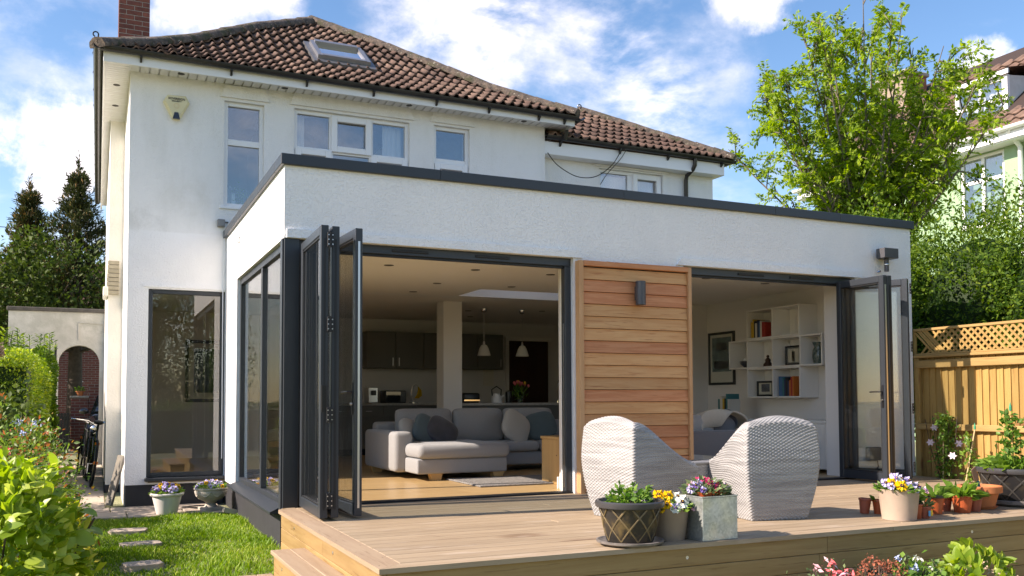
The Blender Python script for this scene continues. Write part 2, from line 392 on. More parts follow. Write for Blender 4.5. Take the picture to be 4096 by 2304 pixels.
m_white = stucco('white_render', (.89, .89, .88), (.85, .852, .845), .7, 55)
m_house = stucco('house_render', (.87, .87, .865), (.83, .83, .82), .5, 50, zsplit=2.9, cold=((.82, .815, .80), (.75, .745, .72)),
    stain=[((4.33, 3.78, 3.55), (5, 5, 2.0), 9, (.16, .15, .13), .7), ((-.45, 3.78, 3.35), (2, 5, 2.5), 5, (.55, .52, .45), .2), ((-1.0, 3.78, 3.05), (2.2, 3, 4.0), 4, (.45, .44, .40), .35),
           ((.6, 3.78, 3.3), (4, 5, 1.6), 6, (.5, .47, .4), .25), ((2.5, 3.78, 3.6), (6, 5, 1.4), 6, (.5, .47, .4), .25)])
m_plain = stucco('old_cream_render', (.80, .78, .72), (.72, .70, .64), .25, 30)
m_arch = stucco('weathered_render', (.60, .585, .54), (.47, .455, .41), .3, 20, stain=[((-1.8, 12, 2.3), (.5, 2, 1.4), 3, (.33, .33, .28), .6)])
m_plinth = M('plinth_paint', (.026, .027, .031), (.02, .021, .024), 5, rough=.75, bump=.3, bsc=40)
m_alu = M('anthracite_aluminium', (.026, .032, .039), None, rough=.38, spec=.5)
m_aludk = M('dark_gasket', (.008, .009, .011), None, rough=.5)
m_steel = M('brushed_steel', (.62, .62, .62), None, rough=.3, metal=1)
m_chrome = M('polished_chrome', (.8, .8, .8), None, rough=.08, metal=1)
m_upvc = M('white_upvc', (.80, .81, .82), None, rough=.35)
m_upvcsof = M('white_soffit_board', (.74, .75, .755), (.7, .7, .7), 4, rough=.4, orand=.03)
m_black = M('black_gutter_plastic', (.012, .012, .013), (.03, .028, .024), 3, rough=.35)
m_glass = glassmat('window_glass')
m_glassup = glassmat('upper_window_glass', (.93, .95, .96), 4.0)
def tilemat():
    m, nt, b, o = new_mat('concrete_roof_tile'); N = NT(nt); b.inputs['Roughness'].default_value = .87
    p = N.pos((1, 1, 1)); big = N.noise(p, .9, 4, .6); fine = N.noise(p, 26, 5, .65)
    col = N.mix(N.rng(fine, .3, .7), (.132, .078, .057), (.088, .054, .042)); col = N.mix(N.math('MULTIPLY', N.rng(big, .42, .64), .75), col, (.20, .128, .094))
    col = N.mix(N.math('MULTIPLY', N.rng(N.noise(p, 60, 3), .64, .72), .35), col, (.26, .24, .18)); col = N.mix(N.math('MULTIPLY', N.rng(N.noise(p, 7, 5, .7), .58, .68), .6), col, (.05, .042, .03))
    h = N.n('ShaderNodeHueSaturation'); N.l(N.rng(N.rand(), 0, 1, .76, 1.24, False), h.inputs['Value']); N.l(col, h.inputs['Color']); N.l(h.outputs[0], b.inputs['Base Color']); N.bump(fine, .5, .004, b); return m
m_tile = tilemat()
m_tileund = M('roof_underlay', (.035, .022, .018), None, rough=.9)
m_tileplain = M('far_slope_tiles', (.15, .08, .055), (.10, .055, .042), 7, rough=.9, bump=.8, bsc=16, bst=(1, 3, 1), bdist=.02)
def mossy(name):
    m, nt, b, o = new_mat(name); N = NT(nt); b.inputs['Roughness'].default_value = .9
    p = N.pos((1, 1, 1), 2.0); a = N.noise(p, 14, 6, .65); g = N.noise(p, 5, 5, .6)
    col = N.mix(N.rng(a, .35, .65), (.05, .042, .036), (.14, .105, .08)); col = N.mix(N.math('MULTIPLY', N.rng(g, .5, .66), .75), col, (.045, .05, .018)); col = N.mix(N.rng(N.noise(p, 34, 3), .64, .7), col, (.36, .34, .27))
    N.l(col, b.inputs['Base Color']); N.bump(a, .9, .02, b); return m
m_ridge = mossy('mossy_ridge')
m_brick = M('chimney_brick', (.20, .065, .042), (.13, .045, .034), 16, rough=.85, orand=.25, bump=.4, bsc=90)
m_mortar = M('old_mortar', (.36, .33, .29), (.27, .25, .22), 20, rough=.95, bump=.4, bsc=120)
m_brickfar = brickmat('far_brick', (.20, .05, .035), (.15, .04, .03), (.24, .2, .17))
m_cedar = wood('cedar_board', (.66, .37, .16), (.56, .265, .10), 'x', (.40, .155, .055), .14, .55, 30, 2.2, (.13, .045, .02), .12, alt=((.58, .255, .115), (.49, .185, .075)))
m_cedartrim = wood('cedar_trim', (.62, .36, .18), (.52, .27, .12), 'z', None, .06, .5, 24)
m_deck = wood('deck_board', (.362, .28, .186), (.30, .224, .144), 'x', (.215, .152, .096), .09, .62, 24, 1.1, (.17, .105, .06), .25, wear=(.43, .35, .265))
m_decky = wood('deck_edge_board', (.355, .265, .175), (.295, .208, .135), 'y', (.22, .15, .095), .05, .62, 24, 1.1, (.24, .15, .09), .2)
m_fascx = wood('deck_fascia_front', (.35, .235, .10), (.275, .172, .066), 'x', (.19, .11, .042), .1, .6, 22, 1.6, (.2, .11, .05), .12)
m_fascy = wood('deck_fascia_side', (.35, .235, .10), (.275, .172, .066), 'y', (.19, .11, .042), .1, .6, 20, 1.6, (.2, .11, .05), .12)
m_fence = wood('fence_board', (.39, .255, .088), (.32, .19, .056), 'z', (.22, .115, .034), .16, .65, 22, 2.6, (.17, .075, .03), .2)
m_rail = wood('fence_rail', (.38, .25, .095), (.31, .19, .065), 'y', (.23, .13, .045), .07, .65, 22, 1.5, (.2, .09, .03), .15)
m_oak = wood('oak_floor', (.54, .37, .18), (.47, .30, .135), 'x', (.35, .2, .08), .05, .32, 20, 0, bump=.05)
m_oakleg = wood('light_oak', (.55, .35, .15), (.47, .28, .11), 'z', None, .05, .5, 20)
m_int = M('interior_wall_paint', (.72, .70, .685), None, rough=.8)
m_intwarm = M('interior_ceiling_paint', (.86, .845, .82), None, rough=.85)
m_kit = M('grey_green_cabinet', (.13, .13, .12), None, rough=.5)
m_worktop = M('pale_worktop', (.42, .41, .39), (.34, .33, .31), 40, rough=.25)
m_dark = M('dark_appliance', (.012, .012, .013), None, rough=.3)
m_dkdoor = wood('dark_door_timber', (.06, .028, .016), (.04, .018, .01), 'z', None, .05, .5, 18)
def fabric(name, c, c2, sc=240):
    m, nt, b, o = new_mat(name); N = NT(nt); b.inputs['Roughness'].default_value = .95; b.inputs['Sheen Weight'].default_value = .25; b.inputs['Specular IOR Level'].default_value = .15
    a = N.noise(N.pos((1, 1, 3)), sc, 2); c_ = N.noise(N.pos((3, 3, 1)), sc, 2); col = N.mix(N.rng(N.math('ADD', N.math('MULTIPLY', a, .5), N.math('MULTIPLY', c_, .5)), .38, .62), c, c2)
    N.l(col, b.inputs['Base Color']); N.bump(a, .3, .002, b); return m
m_sofa = fabric('grey_upholstery', (.36, .36, .365), (.25, .25, .255))
m_cushlight = fabric('pale_cushion', (.48, .46, .43), (.36, .345, .325)); m_cushblue = fabric('slate_blue_cushion', (.10, .14, .155), (.07, .10, .115)); m_cushdk = M('navy_velvet', (.02, .022, .032), (.04, .042, .06), 8, rough=.5, sheen=.6)
m_cream = fabric('cream_knit', (.68, .62, .52), (.56, .5, .41), 90)
m_rug = M('grey_shaggy_rug', (.38, .36, .34), (.14, .13, .125), 55, rough=1, bump=1, bsc=70, bdist=.02)
m_paper = M('off_white_paper', (.72, .68, .6), None, rough=.8)
m_matt = M('white_shelf_paint', (.78, .77, .75), None, rough=.45)
m_stone = M('sandstone_paving', (.42, .35, .27), (.34, .285, .23), 4, rough=.85, bump=.4, bsc=30, orand=.1)
m_conc = M('cast_stone', (.50, .45, .37), (.36, .33, .28), 9, rough=.9, bump=.5, bsc=50)
m_potwhite = M('stone_white_pot', (.62, .60, .56), (.53, .51, .47), 5, rough=.6)
m_taupe = M('taupe_glazed_pot', (.30, .225, .165), (.25, .185, .135), 6, rough=.38)
m_taupe2 = M('beige_clay_pot', (.44, .345, .265), (.36, .28, .215), 5, rough=.7)
m_terr = M('orange_plastic_pot', (.42, .09, .028), (.36, .07, .022), 6, rough=.4)
m_terrold = M('faded_plastic_pot', (.36, .10, .055), (.3, .08, .045), 6, rough=.5)
m_terrac = M('terracotta', (.50, .17, .055), (.42, .14, .05), 8, rough=.75)
m_soil = M('potting_soil', (.028, .02, .014), (.05, .036, .025), 30, rough=1, bump=1, bsc=60, bdist=.01)
m_earth = M('garden_earth', (.09, .065, .045), (.05, .037, .027), 12, rough=1, bump=1, bsc=30, bdist=.02)
def galv():
    m, nt, b, o = new_mat('galvanised_steel'); N = NT(nt); b.inputs['Metallic'].default_value = .75
    v = N.n('ShaderNodeTexVoronoi'); v.inputs['Scale'].default_value = 70; N.l(N.pos((1, 1, 1)), v.inputs['Vector'])
    bw = N.n('ShaderNodeRGBToBW'); N.l(v.outputs['Color'], bw.inputs[0])
    col = N.mix(N.rng(N.math('ADD', N.math('MULTIPLY', bw.outputs[0], .3), N.math('MULTIPLY', N.noise(N.pos(), 7, 6, .65), .8)), .3, .85), (.36, .395, .375), (.60, .63, .61)); N.l(col, b.inputs['Base Color'])
    N.l(N.rng(N.noise(N.pos(), 12, 4), .3, .7, .3, .55), b.inputs['Roughness']); return m
m_galv = galv()
def bronzed(name, a, g):
    m, nt, b, o = new_mat(name); N = NT(nt); b.inputs['Roughness'].default_value = .45
    N.l(N.mix(N.rng(N.noise(N.pos(), 11, 5, .65), .45, .68), a, g), b.inputs['Base Color']); return m
m_bronze = bronzed('bronzed_black_pot', (.022, .02, .017), (.12, .085, .035)); m_gold = M('rubbed_gold_relief', (.22, .16, .075), (.12, .09, .045), 12, rough=.4); m_rim = M('dark_grey_rim', (.045, .045, .048), None, rough=.35); m_sauc = M('pewter_saucer', (.20, .18, .165), (.12, .11, .10), 26, rough=.4)
m_blackpot = bronzed('black_lattice_pot', (.014, .014, .015), (.05, .042, .025))
def wicker():
    m, nt, b, o = new_mat('grey_wicker'); N = NT(nt); b.inputs['Roughness'].default_value = .5; b.inputs['Specular IOR Level'].default_value = .3
    band = N.noise(N.pos((.5, .5, 9), 0), 4, 3, .6); fine = N.noise(N.pos((1, 1, 1)), 130, 2)
    t = N.math('ADD', N.math('MULTIPLY', band, .75), N.math('MULTIPLY', fine, .35))
    N.l(N.mix(N.rng(t, .36, .74), (.235, .235, .233), (.385, .385, .38)), b.inputs['Base Color']); return m
m_wicker = wicker()
m_alarm = M('ivory_alarm_plastic', (.72, .66, .42), (.68, .6, .36), 5, rough=.4); m_ink = M('black_ink', (.012, .012, .012), None, rough=.6)
m_bulb = M('opal_glass', (.75, .74, .70), None, rough=.2)
m_lamp = M('grey_lamp_metal', (.07, .07, .075), None, rough=.4)
m_bark = M('grey_bark', (.20, .17, .13), (.12, .10, .075), 12, st=(1, 1, .3), rough=.9, bump=.6, bsc=40)
m_barkdk = M('dark_bark', (.06, .045, .035), (.09, .07, .05), 12, rough=.95, bump=.6, bsc=40)
m_ash = leafmat('rowan_leaf', (.12, .21, .018), (.27, .39, .032), (.38, .48, .05), .52, .5, .3, 1.6)
m_seed = leafmat('dark_seed_cluster', (.035, .045, .012), (.06, .06, .02), None, .1)
m_bushl = leafmat('shrub_leaf', (.03, .08, .008), (.12, .20, .018), (.20, .28, .03), .35, .6, .2, 2.2)
m_conif = leafmat('pine_needle', (.03, .046, .014), (.095, .105, .03), (.26, .16, .05), .1, .6, .3, 2.0)
m_hedge = leafmat('privet_leaf', (.06, .13, .012), (.20, .31, .02), (.36, .43, .04), .35, .4, .4, 2.2)
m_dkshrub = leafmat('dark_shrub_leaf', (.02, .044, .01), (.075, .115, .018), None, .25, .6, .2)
m_laurel = leafmat('laurel_leaf', (.16, .27, .025), (.40, .50, .06), (.50, .56, .12), .42, .42, .55, 3)
m_laureldk = leafmat('shaded_laurel_leaf', (.03, .08, .012), (.11, .2, .025), None, .3, .3)  # darker copy of the laurel leaf, shade put into its colour; unused
m_potleaf = leafmat('pot_plant_leaf', (.06, .15, .02), (.20, .33, .05), None, .35, .45, .35, 8)
m_grey = leafmat('grey_green_leaf', (.09, .15, .06), (.2, .27, .12), None, .3, .5, .3, 8)
m_grass = leafmat('lawn_grass', (.085, .19, .008), (.22, .37, .018), (.38, .46, .08), .35, .5, .25, 1.3)
m_yellowleaf = leafmat('variegated_leaf', (.35, .36, .03), (.55, .48, .06), None, .35, .4, .4, 6)
def petal(name, c, c2=None): return M(name, c, c2, 60, rough=.7, spec=.2)
m_yel = petal('yellow_petal', (.80, .50, .012), (.72, .40, .008)); m_wht = petal('white_petal', (.80, .80, .70), (.72, .72, .6)); m_mauve = petal('mauve_petal', (.42, .38, .62), (.55, .5, .68)); m_pur = petal('purple_petal', (.12, .07, .25), (.2, .12, .35))
m_mag = petal('magenta_petal', (.50, .05, .16), (.35, .025, .08)); m_pink = petal('pink_petal', (.70, .33, .42), (.75, .45, .5)); m_palepink = petal('pale_pink_petal', (.75, .6, .64)); m_eye = M('pansy_eye', (.02, .006, .02), None, rough=.8); m_ctr = M('flower_centre', (.75, .42, .02), None, rough=.8)
m_coral = petal('coral_petal', (.72, .10, .10), (.62, .16, .18)); m_rust = leafmat('rust_seed_heads', (.17, .05, .03), (.33, .11, .06), None, .1, .7, .2, 9); m_blue = petal('blue_flower', (.30, .38, .62), (.42, .48, .66)); m_redleaf = leafmat('copper_leaf', (.28, .06, .02), (.42, .15, .05), None, .35)
m_greenwall = stucco('mint_render', (.27, .41, .245), (.25, .385, .225), .15, 30)
m_carpaint = M('black_car_paint', (.006, .008, .012), None, rough=.12, coat=1); m_carglass = M('dark_car_glass', (.02, .025, .03), None, rough=.04, spec=.8); m_rubber = M('black_rubber', (.012, .012, .012), None, rough=.8); m_orange = M('orange_reflector', (.8, .2, .01), None, rough=.3)
m_net = M('net_curtain', (.76, .76, .75), (.70, .70, .69), 5, st=(4, 1, .2), rough=.9)
m_room = M('upper_room_wall', (.6, .6, .58), None, rough=.9)
# ------------------------------------------------------------------ ground
def gz(x, y):
    t = min(max((.3 - y)/3.4, 0), 1); t = t*t*(3-2*t)
    return -.345 - .38*t
def ground_sheet():
    xs = [-600, -120, -40, -12, -6] + [-4 + .4*i for i in range(41)] + [14, 20, 40, 120, 600]; ys = [-600, -120, -40, -14] + [-9 + .4*i for i in range(41)] + [9, 12, 20, 40, 120, 600]
    v = [(x, y, gz(x, y)) for y in ys for x in xs]; n = len(xs)
    f = [(j*n+i, j*n+i+1, (j+1)*n+i+1, (j+1)*n+i) for j in range(len(ys)-1) for i in range(n-1)]
    b = MB().add(v, f); return b
m_lawnbase = M('lawn_soil', (.17, .185, .08), (.24, .235, .14), 3, rough=1, bump=.8, bsc=40, bdist=.02)
tag(ground_sheet().build('ground', m_lawnbase, None, 60), 'green lawn and garden ground around the house', None, None, 'structure')
# paving along the house wall, slab by slab, and down the side passage
pv = tag(empty('paved_path', (-1, 3.2, -.34)), 'sandstone slab path along the foot of the house', None, None, 'structure')
random.seed(3)
for (y0, y1) in ((2.78, 3.28), (3.3, 3.76)):
    x = -2.3 + random.uniform(0, .2)
    while x < -.03:
        w = random.choice((.42, .5, .58)); x1 = min(x+w, -.02)
        if x1 - x > .1: box('paving_slab', m_stone, pv, x+.006, x1-.006, y0+.006, y1-.006, -.42, -.322 + random.uniform(-.004, .004), .008)
        x += w
for i in range(14):
    y = 3.8 + i*.6
    for (a, b_) in ((-2.3, -1.75), (-1.74, -1.3)): box('paving_slab', m_stone, pv, a, b_, y, y+.588, -.42, -.325 + random.uniform(-.006, .004), .008)
# stepping stones in the lawn
for (x, y, w, d, a, lab) in ((-1.12, 1.62, .36, .28, -.2, 'stepping stone in the lawn closest to the paved path'), (-1.05, .70, .36, .26, .1, 'middle one of three stepping stones in the lawn'), (-1.07, -.2, .30, .24, .15, 'stepping stone in the lawn farthest from the house')):
    st = MB(); random.seed(int(x*100)+int(y*10))
    pts = [(w/2*math.cos(q)*(1+random.uniform(-.08, .12)), d/2*math.sin(q)*(1+random.uniform(-.08, .12))) for q in [k*math.pi/6 for k in range(12)]]
    pts = [(max(-w*.45, min(w*.45, px*1.18)), max(-d*.45, min(d*.45, py*1.18))) for px, py in pts]
    st.prism(pts, 'z', -.06, .035)
    o = st.build('stepping_stone', m_stone); place(o, (x, y, gz(x, y)), a); tag(o, lab, 'stepping stone', 'stepping stones in the lawn')

# ------------------------------------------------------------------ the house
HX0, HX1, HY = -1.10, 4.35, 3.78
house = thing('house', 'white rendered two storey house with brown tiled hipped roof', 'house', (1.6, HY, -.34))
def window(parent, x0, x1, z0, z1, y, cols=(), rows=(), fwid=.05, bw=.05, depth=.07, sash=(), glass=m_glassup, mat=m_upvc, name='window', sill=True, axis='y', sgn=1):
    """uPVC window unit. cols/rows: mullion and transom centres; sash: (col,row) cells with an opening casement"""
    def T(b, a0, a1, t0, t1, z_0, z_1, c=.004):
        t0, t1 = sorted((y+sgn*t0, y+sgn*t1))
        return b.box(a0, a1, t0, t1, z_0, z_1, c) if axis == 'y' else b.box(t0, t1, a0, a1, z_0, z_1, c)
    fr = MB()
    for (a, b_, c, d) in ((x0, x0+fwid, z0, z1), (x1-fwid, x1, z0, z1), (x0+fwid, x1-fwid, z0, z0+fwid), (x0+fwid, x1-fwid, z1-fwid, z1)): T(fr, a, b_, 0, depth, c, d)
    for cx in cols: T(fr, cx-bw/2, cx+bw/2, .004, depth-.004, z0+fwid, z1-fwid)
    xs = [x0+fwid] + [q for c in cols for q in (c-bw/2, c+bw/2)] + [x1-fwid]; zs = [z0+fwid] + [q for r in rows for q in (r-bw/2, r+bw/2)] + [z1-fwid]
    cells = [(xs[2*i], xs[2*i+1]) for i in range(len(cols)+1)]; lev = [(zs[2*j], zs[2*j+1]) for j in range(len(rows)+1)]
    for r in rows:
        for (a, b_) in cells: T(fr, a, b_, .006, depth-.006, r-bw/2, r+bw/2)
    o = fr.build(name, mat, parent)
    for i, (a, b_) in enumerate(cells):
        for j, (c, d) in enumerate(lev):
            e = 0
            if (i, j) in sash:
                e = .048; s = MB()
                for (p, q, r_, t) in ((a-.03, a+e, c-.03, d+.03), (b_-e, b_+.03, c-.03, d+.03), (a+e, b_-e, c-.03, c+e), (a+e, b_-e, d-e, d+.03)): T(s, p, q, -.028, .03, r_, t, .006)
                s.build('sash', mat, o)
            pn = MB(); T(pn, a+e+.001, b_-e-.001, .03, .036, c+e+.001, d-e-.001, 0); pn.build('pane', glass, o)
    if sill:
        s = MB(); T(s, x0-.05, x1+.05, -.07, .03, z0-.035, z0-.003, .006); s.build('sill', mat, o)
    return o
WIN = [(-.036, .44, 3.265, 4.572), (.81, 2.335, 3.30, 4.59), (2.678, 3.197, 3.30, 4.607)]
GFW = (-.87, -.004, .0, 2.215)
holes = list(WIN) + [GFW, (.30, 4.35, -.02, 2.30)]
hb = MB().wall('y', HY, HY+.28, HX0, HX1, -.08, 4.78, holes); hb.build('front_wall', m_house, house)
MB().wall('y', HY+.012, HY+.28, HX0+.012, .0, -.42, -.083, []).build('plinth', m_plinth, house)
MB().wall('x', HX0, HX0+.25, HY+.281, 5.93, -.42, 4.78, []).build('side_wall', m_plain, house)
MB().box(-1.285, -1.0, 5.932, 12.0, -.42, 4.78).build('rear_side_wall', m_plain, house)
MB().box(-1.0, 7.44, 11.75, 12.0, -.42, 4.78).build('back_wall', m_plain, house)
# stepped slates on the side pier
for i in range(8):
    z = 2.36 + i*.059
    box('slate', M('old_slate_hanging', (.40, .36, .27), (.30, .27, .2), 8, rough=.8) if i == 0 else bpy.data.materials['old_slate_hanging'], house, -1.315+i*.003, -1.15, 5.93-.055+i*.004, 5.935, z, z+.052, .004)
box('corbel', m_plain, house, -1.35, -1.285, 5.85, 6.4, 2.33, 2.46, .01)
box('pier_base', m_plinth, house, -1.30, -1.02, 5.90, 6.5, -.40, -.24, .01)
# rooms behind the upper windows
up_b = MB()
up_b.poly((HX0+.25, HY+2.6, 2.4), (4.3, HY+2.6, 2.4), (4.3, HY+2.6, 4.76), (HX0+.25, HY+2.6, 4.76)); up_b.poly((HX0+.25, HY+.28, 2.62), (4.3, HY+.28, 2.62), (4.3, HY+2.6, 2.62), (HX0+.25, HY+2.6, 2.62))
for x in (HX0+.26, .62, 2.5, 4.3): up_b.poly((x, HY+.28, 2.62), (x, HY+2.6, 2.62), (x, HY+2.6, 4.76), (x, HY+.28, 4.76))
up_b.build('upper_room', m_room, house)
window(house, *WIN[0], HY+.05, (), (4.075,), bw=.075)
window(house, *WIN[1], HY+.05, (1.294, 1.82), (4.095,), bw=.055, sash=((1, 1), (0, 0), (2, 0)))
window(house, *WIN[2], HY+.05, (), (4.12,), bw=.1, sash=((0, 0),))
for (x0, x1) in ((2.02, 2.29), (.85, .98)):
    n = 14; cb = MB()
    v = [(x0+(x1-x0)*i/n, HY+.21+.012*math.sin(i*1.9), z) for z in (3.33, 4.56) for i in range(n+1)]
    cb.add(v, [(i, i+1, n+2+i, n+1+i) for i in range(n)]); cb.build('curtain', m_net, house, 60)
# things on the tall window's ledge
box('ledge_box', M('dark_box_card', (.05, .06, .06), None), house, .02, .075, HY+.14, HY+.2, 3.31, 3.56, .005); box('ledge_card', M('pale_card', (.5, .58, .58), None), house, .06, .12, HY+.15, HY+.17, 3.31, 3.46, .003)
link('ledge_plant', leaf_mesh('ledge_plant', RNG.normal(0, 1, (160, 3))*np.array([.05, .02, .07]) + np.array([.19, HY+.17, 3.42]), RNG.normal(0, 1, (160, 3)), .04, m_potleaf)).parent = None
bpy.data.objects['ledge_plant'].parent = house; bpy.data.objects['ledge_plant'].location = -ORG[house.name]
# flared render hoods over the openings
for (x0, x1, zt) in ((-.08, .5, 4.61), (.755, 2.39, 4.625), (2.62, 3.26, 4.64)):
    h = MB(); h.prism([(x0, zt), (x1, zt), (x1-.05, zt+.15), (x0+.05, zt+.15)], 'y', HY-.028, HY+.004); h.build('hood', m_house, house)
h = MB(); h.box(-.93, .0, HY-.015, HY+.004, 2.235, 2.26); h.build('hood', m_house, house)
# ground floor fixed window beside the extension
gw = window(house, *GFW, HY+.04, fwid=.05, depth=.07, glass=m_glass, mat=m_alu, sill=False, name='window')
box('sill', m_alu, gw, GFW[0]-.02, GFW[1]-.004, HY-.09, HY+.11, -.04, .0, .006)
# roof
EY, EXL, EXR, EZ, PM = 3.40, -1.43, 4.63, 4.885, .647
APX, APD = 1.6, 3.03
def roof_z(d): return EZ + PM*d - .075*math.sin(math.pi*min(max(d, 0)/1.8, 1))
roof = empty('roof', (APX, EY, EZ), house)
und = MB(); nd = 12
for i in range(nd):
    d0, d1 = APD*i/nd, APD*(i+1)/nd; z0, z1 = roof_z(d0)-.01, roof_z(d1)-.01
    und.poly((EXL+d0, EY+d0, z0), (EXR-d0, EY+d0, z0), (EXR-d1, EY+d1, z1), (EXL+d1, EY+d1, z1))
und.build('underlay', m_tileund, roof)
sl = MB()
for i in range(nd):
    d0, d1 = APD*i/nd, APD*(i+1)/nd; z0, z1 = roof_z(d0), roof_z(d1)
    sl.poly((EXL+d0, EY+d0, z0), (EXL+d1, EY+d1, z1), (EXL+d1, 12.2, z1), (EXL+d0, 12.2, z0)); sl.poly((EXR-d0, EY+d0, z0), (EXR-d1, EY+d1, z1), (EXR-d1, 12.2, z1), (EXR-d0, 12.2, z0))
sl.poly((EXL, 12.2, EZ), (EXR, 12.2, EZ), (APX, 12.2, roof_z(APD)))
sl.build('side_slopes', m_tileplain, roof)
def tile_mesh(w, L, name):
    pr = []
    for k in range(11):
        u = k/10
        if u < .52: pr.append((u*w, .006*math.cos(u/.52*math.pi*2)))
        else: pr.append((u*w, .006 + .034*math.sin((u-.52)/.48*math.pi)))
    n = len(pr); v = [(x, 0, z) for x, z in pr] + [(x, L, z) for x, z in pr] + [(x, .001, z-.02) for x, z in pr]
    f = [(i, i+1, n+i+1, n+i) for i in range(n-1)] + [(2*n+i, 2*n+i+1, i+1, i) for i in range(n-1)]
    me = bpy.data.meshes.new(name); me.from_pydata(v, [], f); me.materials.append(m_tile); me.polygons.foreach_set('use_smooth', [i < n-1 for i in range(2*(n-1))]); me.update(); return me
TW, TC = .1346, .262
tme = tile_mesh(TW*1.04, .33, 'roof_tile')
SKYL = [(1.10, 1.83), (1.02, 1.98)]     # x range; d range of the roof window
def lay_tiles(parent, exl, exr, ey, zf, dmax, first=0.0, skip=None, hipl=True, w=TW):
    s = first; d = 0; row = 0; cnt = 0
    while d < dmax - .12:
        d2 = d + .02
        while True:
            ds = math.hypot(d2-d, zf(d2)-zf(d))
            if ds >= TC: break
            d2 += .004
        ang = math.atan2(zf(d2)-zf(d), d2-d); hi = math.atan2(.042, TC)
        xl = exl + (d if hipl else 0) + .03; xr = exr - d - .03; n0 = math.floor((xl-exl)/w)
        x = exl + n0*w
        while x + w*.4 < xr:
            if x + w*.6 > xl and not (skip and skip(x+w/2, d)):
                o = bpy.data.objects.new('roof_tile', tme); COL.objects.link(o); o.parent = parent
                q = Vector((x, ey+d-.03*math.cos(ang), zf(d)+.03-.03*math.sin(ang))) - ORG[parent.name]
                o.matrix_local = Matrix.Translation(q) @ Matrix.Translation((0, (-.035 if random.random() < .02 else 0)*math.cos(ang), (-.035 if random.random() < .0 else 0))) @ Matrix.Rotation(ang-hi+random.uniform(-.012, .012), 4, 'X') @ Matrix.Rotation(random.gauss(0, .012), 4, 'Z')
                cnt += 1
            x += w
        d = d2; row += 1
    return cnt
random.seed(11)
sk = lambda x, d: 1.18 < x < 2.02 and .93 < d < 1.62
lay_tiles(roof, EXL, EXR, EY, roof_z, APD, skip=sk)
def ridge_caps(parent, pts, r=.115, L=.36, mat=m_ridge):
    """half-round caps laid end to end along a polyline, each a piece of its own"""
    for i in range(len(pts)-1):
        a, b_ = Vector(pts[i]), Vector(pts[i+1]); n = max(1, round((b_-a).length/L)); t = (b_-a)/n; dr = t.normalized(); sd_ = dr.cross(Vector((0, 0, 1))).normalized(); nn = sd_.cross(dr)
        for k in range(n):
            c = MB(); p0 = a + t*k - dr*.02; p1 = a + t*(k+1) + dr*.02; v = []; m = 10; rj = [r*random.uniform(.97, 1.05), r*random.uniform(.9, .97)]
            for (p, rr) in ((p0, rj[0]), (p1, rj[1])):
                for j in range(m+1):
                    q = math.pi*(-.08+1.16*j/m); v.append(p + sd_*math.cos(q)*rr + nn*(math.sin(q)*rr*.8-.02) + Vector((random.uniform(-.004, .004), 0, random.uniform(-.006, .006))))
            f = [(j, j+1, m+2+j, m+1+j) for j in range(m)] + [tuple(range(m+1)), tuple(range(m+1, 2*m+2))]
            c.add(v, f).build('ridge_cap', mat, parent, 40)
hipL = [(EXL+d+.0, EY+d, roof_z(d)+.03) for d in (-.02, .5, 1.0, 1.5, 2.0, 2.5, APD)]; hipR = [(EXR-d, EY+d, roof_z(d)+.03) for d in (APD, 2.3, 1.6, .9, .4, -.02)]
ridge_caps(roof, hipL); ridge_caps(roof, hipR); ridge_caps(roof, [(APX, EY+APD, roof_z(APD)+.03), (APX, 12.2, roof_z(APD)+.03)], L=.45)
# iron hip hooks
for (x, s_) in ((EXL-.02, -1), (EXR+.03, 1)):
    pts = [(x, EY-.02, EZ+.02), (x, EY-.04, EZ+.09)] + [(x+s_*(.025-.028*math.cos(q)), EY-.045, EZ+.11+.028*math.sin(q)) for q in [k*.55 for k in range(9)]]
    MB().tube(pts, .008, 6).build('hip_hook', m_black, roof)
# roof window
def slope(x, d, h=0):
    a = math.atan(PM); return Vector((x, EY+d-h*math.sin(a), roof_z(d)+h*math.cos(a)))
rw = MB()
def slab(b, x0, x1, d0, d1, h0, h1):
    v = [slope(x, d, h) for h in (h0, h1) for d in (d0, d1) for x in (x0, x1)]
    return b.add(v, [(0, 2, 3, 1), (4, 5, 7, 6), (0, 1, 5, 4), (2, 6, 7, 3), (0, 4, 6, 2), (1, 3, 7, 5)])
X0, X1, D0, D1 = 1.24, 1.97, 1.02, 1.58
fl = M('lead_flashing', (.20, .205, .21), (.14, .14, .145), 7, rough=.45, metal=.6)
slab(MB(), X0-.07, X1+.07, D0-.12, D1+.07, .0, .045).build('flashing', fl, roof)
sk_o = slab(slab(slab(slab(MB(), X0, X0+.06, D0, D1, .045, .10), X1-.06, X1, D0, D1, .045, .10), X0+.06, X1-.06, D0, D0+.07, .045, .105), X0+.06, X1-.06, D1-.07, D1, .045, .12).build('roof_window', M('roof_window_metal', (.30, .31, .33), None, rough=.4, metal=.7), roof)
slab(MB(), X0+.06, X1-.06, D0+.07, D1-.07, .06, .072).build('pane', m_glassup, sk_o); slab(MB(), X0+.05, X1-.05, D0+.06, D1-.06, .046, .05).build('blind', M('dark_blind', (.10, .10, .11), None), sk_o)
